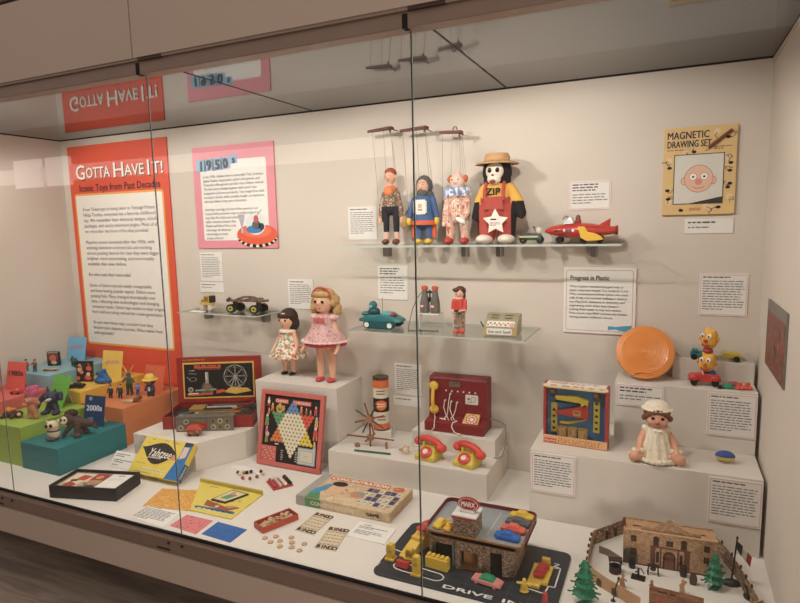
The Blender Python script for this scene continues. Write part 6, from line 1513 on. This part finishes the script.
# walls with openings: left bay, centre block, right bay
m.box((-.145, -.088, 0), (-.135, .10, ROOF - .012), BRK); m.box((.155, -.06, 0), (.163, .10, ROOF - .012), BRK)
m.box((-.145, .092, 0), (.163, .10, ROOF - .012), BRK)
m.box((-.145, -.090, .074), (-.042, -.084, ROOF - .012), BRK)
m.box((-.058, -.090, 0), (-.042, -.084, .074), M('#7a8288', .5, .1))
m.box((-.042, -.104, .070), (.055, -.084, ROOF - .012), BRK); m.box((-.042, -.104, 0), (-.026, -.084, .070), BRK); m.box((.040, -.104, 0), (.055, -.084, .070), BRK)
m.box((.055, -.090, .078), (.135, -.084, ROOF - .012), BRK); m.box((.055, -.090, 0), (.078, -.084, .078), BRK)
for i in range(5):
    a0, a1 = -PI / 2 + PI / 2 * i / 5, -PI / 2 + PI / 2 * (i + 1) / 5
    p = [(.133 + r * math.cos(q), -.060 + r * math.sin(q)) for r, q in ((.030, a0), (.030, a1), (.026, a1), (.026, a0))]
    m.prism(p, 0, ROOF - .012, BRK)
m.box((.120, -.090, 0), (.134, -.084, .078), BRK)
m.build('stone_walls', t)
m = MB(); m.box((-.026, -.100, .0), (.040, -.096, .003), M('#7a5a34', .5)); m.box((-.026, -.060, 0), (.040, -.058, .07), M('#b5843c', .5, var=.1)); m.box((-.026, -.096, 0), (.040, -.06, .003), M('#a8763a', .5)); m.build('office_inside', t)
MB().box((-.135, -.05, 0), (-.042, -.048, .11), M('#171615', .7)).box((.055, -.05, 0), (.155, -.048, .11), M('#171615', .7)).build('garage_inside', t)
m = MB(); RD_ = rrect(-.155, -.112, .195, .138, .026, 5)
m.prism(RD_, ROOF - .012, ROOF, M('#9aa0a2', .45, .2, var=.06)); m.build('roof_deck', t)
m = MB(); m.T = Matrix.Identity(4)
RM = M('#7d2a2c', .4, .2)
n_ = len(RD_); outr = RD_; inr = [(x * .975 + .0005, y * .965 + .0005) for x, y in RD_]
for i in range(n_):
    j = (i + 1) % n_; yy = (RD_[i][1] + RD_[j][1]) / 2
    m.prism([outr[i], outr[j], inr[j], inr[i]], ROOF - .014, ROOF + (.014 if yy > -.10 else .006), RM if yy > -.06 else M('#9c6a34', .45, .1))
m.build('roof_rim', t)
a = art(); a.T = flat(0, 0, ROOF + .0006)
for x in (-.10, .06, .10): a.line([(x, -.06), (x + .005, .11)], .002, M('#d8d8d2', .5, var=0))
a.rect(-.09, .03, -.03, .09, M('#d9d9d6', .5, var=0)); a.text('EXIT', -.085, .05, .018, M('#a8352e', .5, var=0), .03, .03, rot=1.2); a.disk(-.03, .055, .02, M('#b8342c', .5, var=.2), .0004, 14, .012); a.build('roof_print', t)
m = MB(); m.box((-.052, -.098, ROOF), (.030, -.02, ROOF + .068), BRK)
m.build('brick_tower', t, bevel=.001)
m = MB(); m.box((-.055, -.101, ROOF + .068), (.033, -.017, ROOF + .073), M('#d9d6cf', .5)); m.box((-.055, -.103, ROOF + .062), (.033, -.101, ROOF + .069), M('#a8323a', .5)); m.build('tower_roof', t)
MB().box((-.035, -.075, ROOF + .073), (.02, -.045, ROOF + .080), M('#c9c9c6', .4, .3)).build('tower_roof_vent', t, bevel=.002)
m = MB(); m.T = front(-.006, -.062, ROOF + .102)
m.prism([(.040 * math.cos(2 * PI * i / 28), .024 * math.sin(2 * PI * i / 28)) for i in range(28)], -.004, .004, M('#a8242c', .4)); sg = m.build('tower_sign', t)
a = art(); a.T = front(-.006, -.0665, ROOF + .102); a.ring(0, 0, .033, .036, M('#e3ddd2', .5, var=0), 0, 28, .6); a.text('MARX', 0, -.0085, .025, M('#ece6da', .5, var=0), .050, .035, 'c', .0004); a.build('sign_lettering', sg)
MB().box((-.02, -.060, ROOF + .078), (.008, -.056, ROOF + .084), M('#a8242c', .4)).build('sign_foot', t)

def plastic_car(label, loc, rz, c, group=None, L=.078, W=.034, top=None):
    t = thing('plastic_car', label, 'toy car', loc, rz, group); m1 = M(c, .4, var=.04); k = L / .078; w = W / 2
    b = MB(); b.loft([[(-.039 * k, -w * .85, .004), (-.039 * k, w * .85, .004), (-.038 * k, w * .8, .013), (-.038 * k, -w * .8, .013)], [(-.012 * k, -w, .004), (-.012 * k, w, .004), (-.012 * k, w * .94, .016), (-.012 * k, -w * .94, .016)], [(.02 * k, -w, .004), (.02 * k, w, .004), (.02 * k, w * .94, .016), (.02 * k, -w * .94, .016)], [(.039 * k, -w * .9, .004), (.039 * k, w * .9, .004), (.037 * k, w * .82, .012), (.037 * k, -w * .82, .012)]], m1)
    b.build('car_body', t, bevel=.002)
    MB().loft([[(-.020 * k, -w * .78, .0155), (.020 * k, -w * .78, .0155), (.020 * k, w * .78, .0155), (-.020 * k, w * .78, .0155)], [(-.011 * k, -w * .62, .026), (.012 * k, -w * .62, .026), (.012 * k, w * .62, .026), (-.011 * k, w * .62, .026)]], M(top, .4) if top else m1).build('car_roof', t, bevel=.002)
    m = MB()
    for x in (-.024, .024):
        for sy in (-1, 1): m.cyl((x * k, sy * w * .8, .006), (x * k, sy * w * 1.04, .006), .006, .006, m1, 10)
    m.build('wheels', t, True)
    return t
gz = .0085 + ROOF
for lb, x, y, c in (('yellow plastic car parked at the back right of the garage roof', -.785, -.700, '#d8b522'), ('dark grey plastic car on the garage roof between yellow and coral ones', -.788, -.752, '#5a5c62'), ('coral red plastic car on the garage roof between grey and blue ones', -.792, -.803, '#d8604c'), ('bright blue plastic car at the front right of the garage roof', -.800, -.858, '#2563b5')):
    plastic_car(lb, (x, y, gz + .0005), -.06, c, 'plastic cars on the garage roof', .088, .038)
plastic_car('yellow plastic car on the left side of the garage roof', (-1.040, -.860, gz + .0005), 1.25, '#dcb82a', 'plastic cars on the garage roof', .07, .034)
plastic_car('golden yellow plastic truck on the garage roof beside the brick tower', (-1.004, -.875, gz + .0005), 1.35, '#dba32a', 'plastic cars on the garage roof', .05, .026)
plastic_car('red plastic car tilting off the left edge of the roof ramp', (-1.118, -.80, .075), 1.1, '#c8342c', None, .085, .036)
t = thing('loading_ramp', 'yellow plastic ramp at the left side of the toy garage', 'toy part', (-1.140, -.835, .0085), -.25)
YR = M('#d9b32a', .4, var=.05)
m = MB(); m.T = frame((0, 0, 0), (0, 1, 0), (0, 0, 1)); m.loft([[(-.09, 0, -.022), (.06, 0, -.022), (.06, .060, -.022), (.02, .055, -.022), (-.09, .008, -.022)], [(-.09, 0, .022), (.06, 0, .022), (.06, .060, .022), (.02, .055, .022), (-.09, .008, .022)]], YR); m.build('ramp_body', t, bevel=.002)
MB().box((-.018, -.02, .030), (.018, .005, .052), YR).build('ramp_cab', t, bevel=.002)
def pump(label, loc, h, rz=0):
    t = thing('fuel_pump', label, 'toy fuel pump', loc, rz, 'yellow toy fuel pumps')
    MB().loft([[(-.018, -.016, 0), (.018, -.016, 0), (.018, .016, 0), (-.018, .016, 0)], [(-.018, -.016, .008), (.018, -.016, .008), (.018, .016, .008), (-.018, .016, .008)]], YR).build('foot', t, bevel=.001)
    MB().loft([[(-.013, -.011, .008), (.013, -.011, .008), (.013, .011, .008), (-.013, .011, .008)], [(-.014, -.012, h * .75), (.014, -.012, h * .75), (.014, .012, h * .75), (-.014, .012, h * .75)], [(-.010, -.010, h), (.010, -.010, h), (.010, .010, h), (-.010, .010, h)]], YR).build('pump_body', t, bevel=.002)
    a = art(); a.T = front(0, -.0126, 0); a.rect(-.008, h * .50, .008, h * .68, M('#b8932a', .5, var=0)); a.disk(0, h * .84, .006, M('#c9a02a', .5, var=0), .0014, 12); a.build('dial', t)
    return t
pump('yellow toy fuel pump at the left front corner of the garage mat', (-1.205, -.938, .0085), .060)
pump('yellow toy fuel pump at the front of the mat by the red post', (-1.082, -.990, .0085), .070)
pump('short yellow toy fuel pump below the yellow ramp', (-1.142, -.912, .0085), .040)
t = thing('yellow_shelter', 'yellow plastic car wash block in front of the left garage door', 'toy part', (-1.03, -.925, .0085), -.08)
m = MB(); m.box((-.042, -.014, 0), (.042, .014, .040), YR); m.build('block', t, bevel=.002)
m = MB()
for i in range(5): m.box((-.038 + i * .017, -.010, .040), (-.028 + i * .017, .010, .046), YR)
m.build('block_studs', t)
t = thing('red_sign_block', 'flat red plastic sign block on the white loop of the garage mat', 'toy part', (-1.145, -.966, .0085), -.1)
MB().box((-.024, -.012, 0), (.024, .012, .022), M('#b8352e', .4), RX(-.2)).build('block', t, bevel=.002)
a = art(); a.T = flat(0, 0, .0228); a.line([(-.014, -.005), (.014, -.003)], .002, M('#7d1f1c', .5, var=0)); a.line([(-.014, .004), (.014, .006)], .002, M('#7d1f1c', .5, var=0)); a.build('block_marks', t)
plastic_car('pink plastic car with a green roof in front of the garage', (-.845, -.945, .009), -.12, '#cf7f7c', None, .105, .045, '#1f8a5c')
t = thing('yellow_figure', 'small yellow plastic attendant figure on the garage mat right of the pink car', 'figurine', (-.722, -.945, .0085), .3)
blob('body', [('c', (-.006, 0, .006), (-.004, 0, .020), .007, .007), ('c', (.006, 0, .006), (.004, 0, .020), .007, .007), ('c', (0, 0, .02), (0, 0, .030), .010, .009), ('e', (0, 0, .040), (.007, .007, .008)), ('c', (-.008, 0, .030), (-.022, -.004, .034), .005, .004), ('c', (.008, 0, .030), (.018, -.006, .026), .005, .004), ('e', (0, 0, .003), (.016, .012, .003))], .0016, [YR], None, t, 1)
t = thing('grease_rack', 'yellow plastic car lift on the right of the garage mat', 'toy part', (-.692, -.830, .0085), 0)
m = MB(); m.prism([(-.030, -.085), (.012, -.088), (.014, -.060), (.034, -.060), (.036, .045), (.022, .046), (.022, .07), (-.006, .07), (-.006, .046), (-.030, .046)], 0, .012, YR); m.build('lift_plate', t, bevel=.002)
MB().box((-.006, .048, .012), (.022, .066, .030), YR).build('lift_post', t, bevel=.002)
plastic_car('red plastic race car lying on the yellow car lift', (-.688, -.835, .0215), 1.45, '#b02a26', None, .085, .036)
o = MB().lathe([(.012, 0), (.012, .004), (.008, .006), (.009, .026), (.006, .032), (.008, .038), (.001, .046)], M('#c03a36', .4), 14).build('red_fuel_pump', None, True); o.location = (-.648, -.985, .0085); tag(o, 'red plastic pump figure at the front right corner of the garage mat', 'toy fuel pump')

# ================================================================ FORT PLAYSET
STN = M2('printed_stone', ['#a07a58', '#b8926c', '#c49e78', '#a8845f', '#b38c66'], 'voronoi', 110, .6, (1, 1, 1.7), True)
STD = M2('printed_wall', ['#5a4434', '#83654a', '#a8845e', '#6e543e', '#947352'], 'voronoi', 90, .6, (1, 1, 1.5), True)
TANP = M('#b98f66', .6, var=.1); DB = M('#3f2a22', .6, var=.1)
t = thing('toy_mission', 'tan tin toy mission building with curved gable in the right front corner', 'toy building', (-.442, -.632, 0), .06)
w, d, h = .293, .095, .128
m = MB(); m.box((0, 0, 0), (w, .004, h), STN); m.box((0, .004, 0), (.004, d, h - .004), STN); m.box((w - .004, .004, 0), (w, d, h - .004), STN); m.box((0, d - .004, 0), (w, d, h - .004), STN); m.build('walls', t)
MB().box((.004, .004, h - .014), (w - .004, d - .004, h - .009), TANP).build('roof_deck', t)
MB().box((-.001, -.002, h - .003), (w + .001, .005, h + .001), M('#c79f74', .6)).build('parapet_rim', t)
MB().box((-.004, .03, h - .02), (.006, .04, h + .02), M('#6a3226', .5)).box((.03, .045, h - .018), (w - .03, .050, h - .006), M('#8a4a34', .5)).build('roof_post', t)
m = MB(); m.T = front(0, .018, h)
gab = [(.055, -.015), (.055, .010), (.100, .012), (.112, .018), (.120, .030), (.132, .034), (.137, .043), (.150, .047), (.163, .043), (.168, .034), (.180, .030), (.188, .018), (.200, .012), (.245, .010), (.245, -.015)]
m.prism(gab, 0, .004, STN); m.build('gable', t)
a = art(); a.T = front(0, -.0006, 0)
DK = M('#3c2620', .6, var=.1); MD = M('#6e4430', .6, var=.1)
def win(x, y, ww, hh):
    a.rect(x - ww / 2, y, x + ww / 2, y + hh, DK); a.line([(x, y), (x, y + hh)], .0016, MD, .0003); a.line([(x - ww / 2, y + hh / 2), (x + ww / 2, y + hh / 2)], .0016, MD, .0003)
win(.033, .085, .017, .022); win(.033, .035, .017, .025); win(.262, .085, .017, .022); win(.262, .045, .017, .022); win(.148, .085, .022, .020)
for x in (.105, .192): a.rect(x - .010, .080, x + .010, .112, MD); a.disk(x, .108, .008, DK, .0003, 12); a.rect(x - .006, .082, x + .006, .106, DK, .0003)
a.rect(.086, .074, .214, .080, MD); a.rect(.088, 0, .104, .074, MD, 0); a.rect(.118, 0, .124, .074, MD); a.rect(.172, 0, .178, .074, MD); a.rect(.194, 0, .212, .074, MD)
a.disk(.148, .046, .020, DK, .0002, 16); a.rect(.128, 0, .168, .046, DK, .0002); a.disk(.148, .044, .014, MD, .0004, 14); a.rect(.134, 0, .162, .044, MD, .0004)
for x in (.111, .185): a.rect(x - .005, .02, x + .005, .06, DK, .0003)
a.poly([(.0, .0), (.05, .0), (.045, .055), (.02, .06), (.0, .05)], M('#5c5a48', .6, var=.3), -.0002); a.rect(0, 0, w, .006, MD, .0001); a.build('facade_print', t)
t = thing('fort_wall', 'long printed tin fort wall enclosing the mission courtyard', 'toy wall', (0, 0, 0))
def wallrun(name, pts, hts, m_, th=.003, capc=None):
    """upright tin wall along ground points, with its own height at each"""
    k = MB(); n = len(pts)
    for i in range(n - 1):
        p, q = Vector((*pts[i], 0)), Vector((*pts[i + 1], 0)); dd = (q - p).normalized(); nn = Vector((-dd.y, dd.x, 0)) * th / 2
        k.loft([[p - nn, q - nn, q + nn, p + nn], [p - nn + Vector((0, 0, hts[i])), q - nn + Vector((0, 0, hts[i + 1])), q + nn + Vector((0, 0, hts[i + 1])), p + nn + Vector((0, 0, hts[i]))]], m_)
    return k.build(name, t)
wallrun('rear_wall', [(-.552, -.555), (-.452, -.425)], [.055, .055], STD)
wallrun('left_wall', [(-.552, -.555), (-.552, -.66), (-.547, -.770)], [.055, .05, .050], STD)
wallrun('front_wall', [(-.547, -.770), (-.520, -.795), (-.48, -.825), (-.43, -.855), (-.375, -.895)], [.050, .046, .044, .044, .046], TANP)
wallrun('right_wall', [(-.145, -.44), (-.112, -.51), (-.088, -.59), (-.068, -.68), (-.048, -.77)], [.06, .056, .056, .054, .05], STD)
wallrun('corner_tower', [(-.060, -.790), (-.036, -.770), (-.026, -.800), (-.050, -.820), (-.060, -.790)], [.048] * 5, TANP)
wallrun('inner_wall', [(-.525, -.600), (-.49, -.612), (-.444, -.650)], [.026, .026, .026], M('#7d6a5c', .6, var=.15))
for i, (x, y, rz) in enumerate(((-.535, -.530, .915), (-.510, -.498, .915), (-.482, -.463, .915))):
    a = art(); a.T = frame((x + .0022, y - .0022, 0), (math.cos(rz), math.sin(rz), 0), (0, 0, 1)); a.rect(-.008, .004, .008, .03, DB); a.disk(0, .03, .008, DB, 0, 12); a.disk(.0, .042, .003, M('#d8cbb8', .6, var=0), .0002, 8); a.build('wall_arch', t)
m = MB()
for (x, y, z) in ((-.556, -.58, .05), (-.556, -.62, .05), (-.556, -.66, .048), (-.554, -.70, .046), (-.552, -.74, .044), (-.125, -.48, .058), (-.10, -.55, .056), (-.080, -.62, .055), (-.070, -.67, .053), (-.060, -.72, .052)): m.box((x - .003, y - .004, z), (x + .003, y + .004, z + .010), DB)
m.build('wall_tabs', t)
for i, (x, y) in enumerate(((-.505, -.808), (-.455, -.843))):
    a = art(); a.T = frame((x, y - .0025, 0), (math.cos(-.62), math.sin(-.62), 0), (0, 0, 1)); a.rect(-.010, 0, .010, .018, M('#5a4a3a', .6, var=.2)); a.disk(0, .018, .010, M('#5a4a3a', .6, var=.2), 0, 12); a.build('wall_arch', t)
t = thing('gate_sign', 'brown printed gate sign reading ALAMO at the front of the fort', 'toy sign', (-.278, -.905, 0), -.06)
MB().box((-.072, -.002, 0), (.075, .002, .097), M2('gate_wood', ['#6e432c', '#8a5a3a', '#7a4c32', '#94623e'], 'noise', 24, .6, (.6, 1, 4), True), None).build('gate_panel', t)
a = art(); a.T = front(0, -.0026, 0); RL = M('#b5352c', .5, var=0); a.text('ALAMO', 0, .050, .022, RL, .10, .02, 'c'); a.words(-.05, .05, .088, 1, .014, M('#4a261c', .6, var=0)); a.build('sign_lettering', t)
def fir(label, loc, h, rz):
    t = thing('toy_tree', label, 'toy tree', loc, rz, 'green plastic trees'); G = M('#0f7552', .45, var=.15)
    MB().loft([[(-.028, -.008, 0), (0, -.016, 0), (.030, .006, 0), (.004, .014, 0)], [(-.024, -.006, .005), (0, -.013, .005), (.026, .005, .005), (.004, .011, .005)]], G).build('tree_base', t)
    MB().cyl((0, 0, .003), (0, 0, h * .6), .004, .0025, M('#0c4a38', .5), 8).build('trunk', t, True)
    m = MB(); rg = random.Random(int(h * 1e4))
    L = 7
    for j in range(L):
        z = h * (.24 + .70 * j / L); r = h * .33 * math.sqrt(1 - j / (L + .2)) * (.75 + .25 * ((j + 1) % 2))
        for i in range(9):
            an = 2 * PI * (i + .5 * (j % 2)) / 9 + rg.uniform(-.15, .15); rr = r * rg.uniform(.8, 1.12)
            tip = (rr * math.cos(an), rr * .75 * math.sin(an), z - h * .035)
            m.loft([[(0, 0, z), (.3 * rr * math.cos(an + .5), .3 * rr * math.sin(an + .5), z + .004), (.3 * rr * math.cos(an - .5), .3 * rr * math.sin(an - .5), z + .004)], [tip, (tip[0] * .96, tip[1] * .96, tip[2] + .004), (tip[0] * .92, tip[1] * .92, tip[2] - .002)]], G)
        m.cyl((0, 0, z - h * .02), (0, 0, z + h * .10), r * .74, r * .35, G, 10)
    m.build('foliage', t)
fir('green plastic fir tree outside the fort wall at the front left', (-.538, -.915, 0), .150, .3)
fir('green plastic fir tree inside the fort beside the black flag', (-.159, -.678, 0), .125, .5)
t = thing('toy_flag', 'black flagpole on a mound with a furled red, white and dark flag', 'toy flag', (-.106, -.630, 0), .2)
MB().lathe([(.030, 0), (.026, .008), (.012, .014), (.001, .016)], M('#1c1a1a', .5), 16, sy=.75).build('mound', t, True)
MB().cyl((0, 0, .012), (.012, .004, .158), .0032, .0026, BLACK, 8).ell((.012, .004, .160), (.004, .004, .005), BLACK).build('flag_pole', t, True)
m = MB()
for i, c in enumerate(('#1e2530', '#d8d2c6', '#a8342c')): m.loft([[(.012 + .014 * i, .003, .150 - .016 * i), (.012 + .014 * i, .006, .122 - .020 * i)], [(.028 + .014 * i, -.002, .136 - .018 * i), (.026 + .014 * i, .002, .098 - .018 * i)]], M(c, .7), False, False)
fl = m.build('flag_cloth', t); sf = fl.modifiers.new('cloth_thickness', 'SOLIDIFY'); sf.thickness = .002
t = thing('toy_well', 'dark brown toy well with roof at the left inside the fort', 'toy', (-.462, -.705, 0), .2)
WB = M('#3a2621', .6, var=.2)
MB().lathe([(.020, 0), (.020, .024), (.015, .024), (.015, .010), (.001, .010)], WB, 14).build('well_wall', t, True)
m = MB()
for sx in (-1, 1): m.box((sx * .018 - .002, -.003, .02), (sx * .018 + .002, .003, .046), WB)
m.box((-.022, -.012, .044), (.022, .012, .049), WB); m.build('well_frame', t)
for lb, x, y, c, hh in (('dark barrel by the left corner of the mission front', -.411, -.655, '#231a19', .034), ('dark barrel in front of the mission doors', -.250, -.645, '#2b1d1b', .037), ('brown barrel left of the green fir tree inside the fort', -.221, -.680, '#4a3628', .033)):
    o = MB().lathe([(.001, 0), (.0095, 0), (.0125, hh * .5), (.0095, hh), (.001, hh)], M(c, .6, var=.15), 14).build('toy_barrel', None, True); o.location = (x, y, 0); tag(o, lb, 'toy barrel', 'toy barrels')
t = thing('toy_rack', 'dark wooden toy cooking rack before the mission doors', 'toy', (-.343, -.672, 0), .1)
m = MB()
for sx in (-1, 1): m.tube([(sx * .014, 0, .032), (sx * .017, -.008, 0)], .0022, WB).tube([(sx * .014, 0, .032), (sx * .017, .008, 0)], .0022, WB)
m.box((-.018, -.008, .030), (.018, .008, .034), WB); m.cyl((0, 0, .034), (0, 0, .058), .0025, .002, WB, 6); m.build('rack', t)
MB().ell((0, 0, .020), (.010, .008, .007), M('#4a3a34', .5)).build('hanging_pot', t, True)
t = thing('toy_pump', 'black toy water pump on a flat square base inside the fort', 'toy', (-.388, -.712, 0), -.1)
MB().box((-.022, -.016, 0), (.022, .016, .004), BLACK).build('base', t, bevel=.001)
MB().cyl((0, 0, .004), (0, 0, .036), .004, .003, BLACK, 8).tube([(0, 0, .032), (.008, 0, .036), (.018, 0, .020)], .002, BLACK).tube([(0, 0, .024), (-.010, -.002, .020)], .0025, BLACK).build('pump', t, True)
def fighter(label, loc, rz, pose):
    t = thing('toy_soldier', label, 'figurine', loc, rz, 'tan toy soldiers in the fort'); c = M('#a8815c', .5, var=.1)
    P = [('c', (-.005, 0, .003), (-.003, 0, .018), .0035, .0042), ('c', (.006, -.003, .003), (.003, 0, .018), .0035, .0042), ('c', (0, 0, .019), (.001, -.001, .029), .005, .006), ('e', (.001, -.002, .038), (.0042, .0045, .005)), ('e', (0, 0, .0015), (.009, .007, .0015))]
    P += {'reach': [('c', (.005, 0, .029), (.012, -.006, .024), .003, .0025), ('c', (-.005, 0, .029), (-.010, -.004, .020), .003, .0025)], 'aim': [('c', (.005, 0, .029), (.012, -.006, .030), .003, .0025), ('c', (-.005, 0, .029), (.004, -.010, .030), .003, .0025), ('c', (-.004, -.010, .031), (.022, -.012, .031), .0013, .001)], 'swing': [('c', (.005, 0, .029), (.011, -.002, .040), .003, .0025), ('c', (.011, -.002, .040), (.002, -.004, .046), .0015, .0012), ('c', (-.005, 0, .029), (-.009, -.006, .026), .003, .0025)]}[pose]
    blob('body', P, .0011, [c], None, t, 1)
    MB().lathe([(.0062, .041), (.0064, .042), (.004, .043), (.003, .047), (.001, .048)], c, 10, (.001, -.002, 0)).build('hat', t, True)
fighter('tan toy soldier reaching forward near the left inside the fort', (-.434, -.785, 0), .4, 'reach')
fighter('tan toy soldier aiming just behind the gate sign, left of centre', (-.345, -.785, 0), -.6, 'aim')
fighter('tan toy soldier swinging a rifle overhead, behind the gate sign', (-.255, -.745, 0), .2, 'swing')
t = thing('toy_cannon', 'small black toy cannon by the right fort wall', 'toy cannon', (-.066, -.70, 0), .5)
MB().cyl((0, -.014, .010), (0, .016, .036), .0045, .0035, BLACK, 10).box((-.004, -.012, .002), (.004, .006, .012), BLACK).build('barrel', t, True)
for sx in (-1, 1): MB().cyl((sx * .006, 0, .010), (sx * .009, 0, .010), .010, .010, BLACK, 14).build('wheel', t, True)
o = MB().tube([(0, 0, 0), (.004, .002, .035), (.014, .008, .072)], .0022, M('#2b2322', .5), 6).lathe([(.008, 0), (.007, .003), (.001, .004)], M('#2b2322', .5), 10).ell((.0145, .008, .075), (.004, .004, .006), M('#2b2322', .5)).build('toy_flagstaff', None, True); o.location = (-.455, -.872, 0); tag(o, 'dark toy staff leaning outside the front fort wall', 'toy')
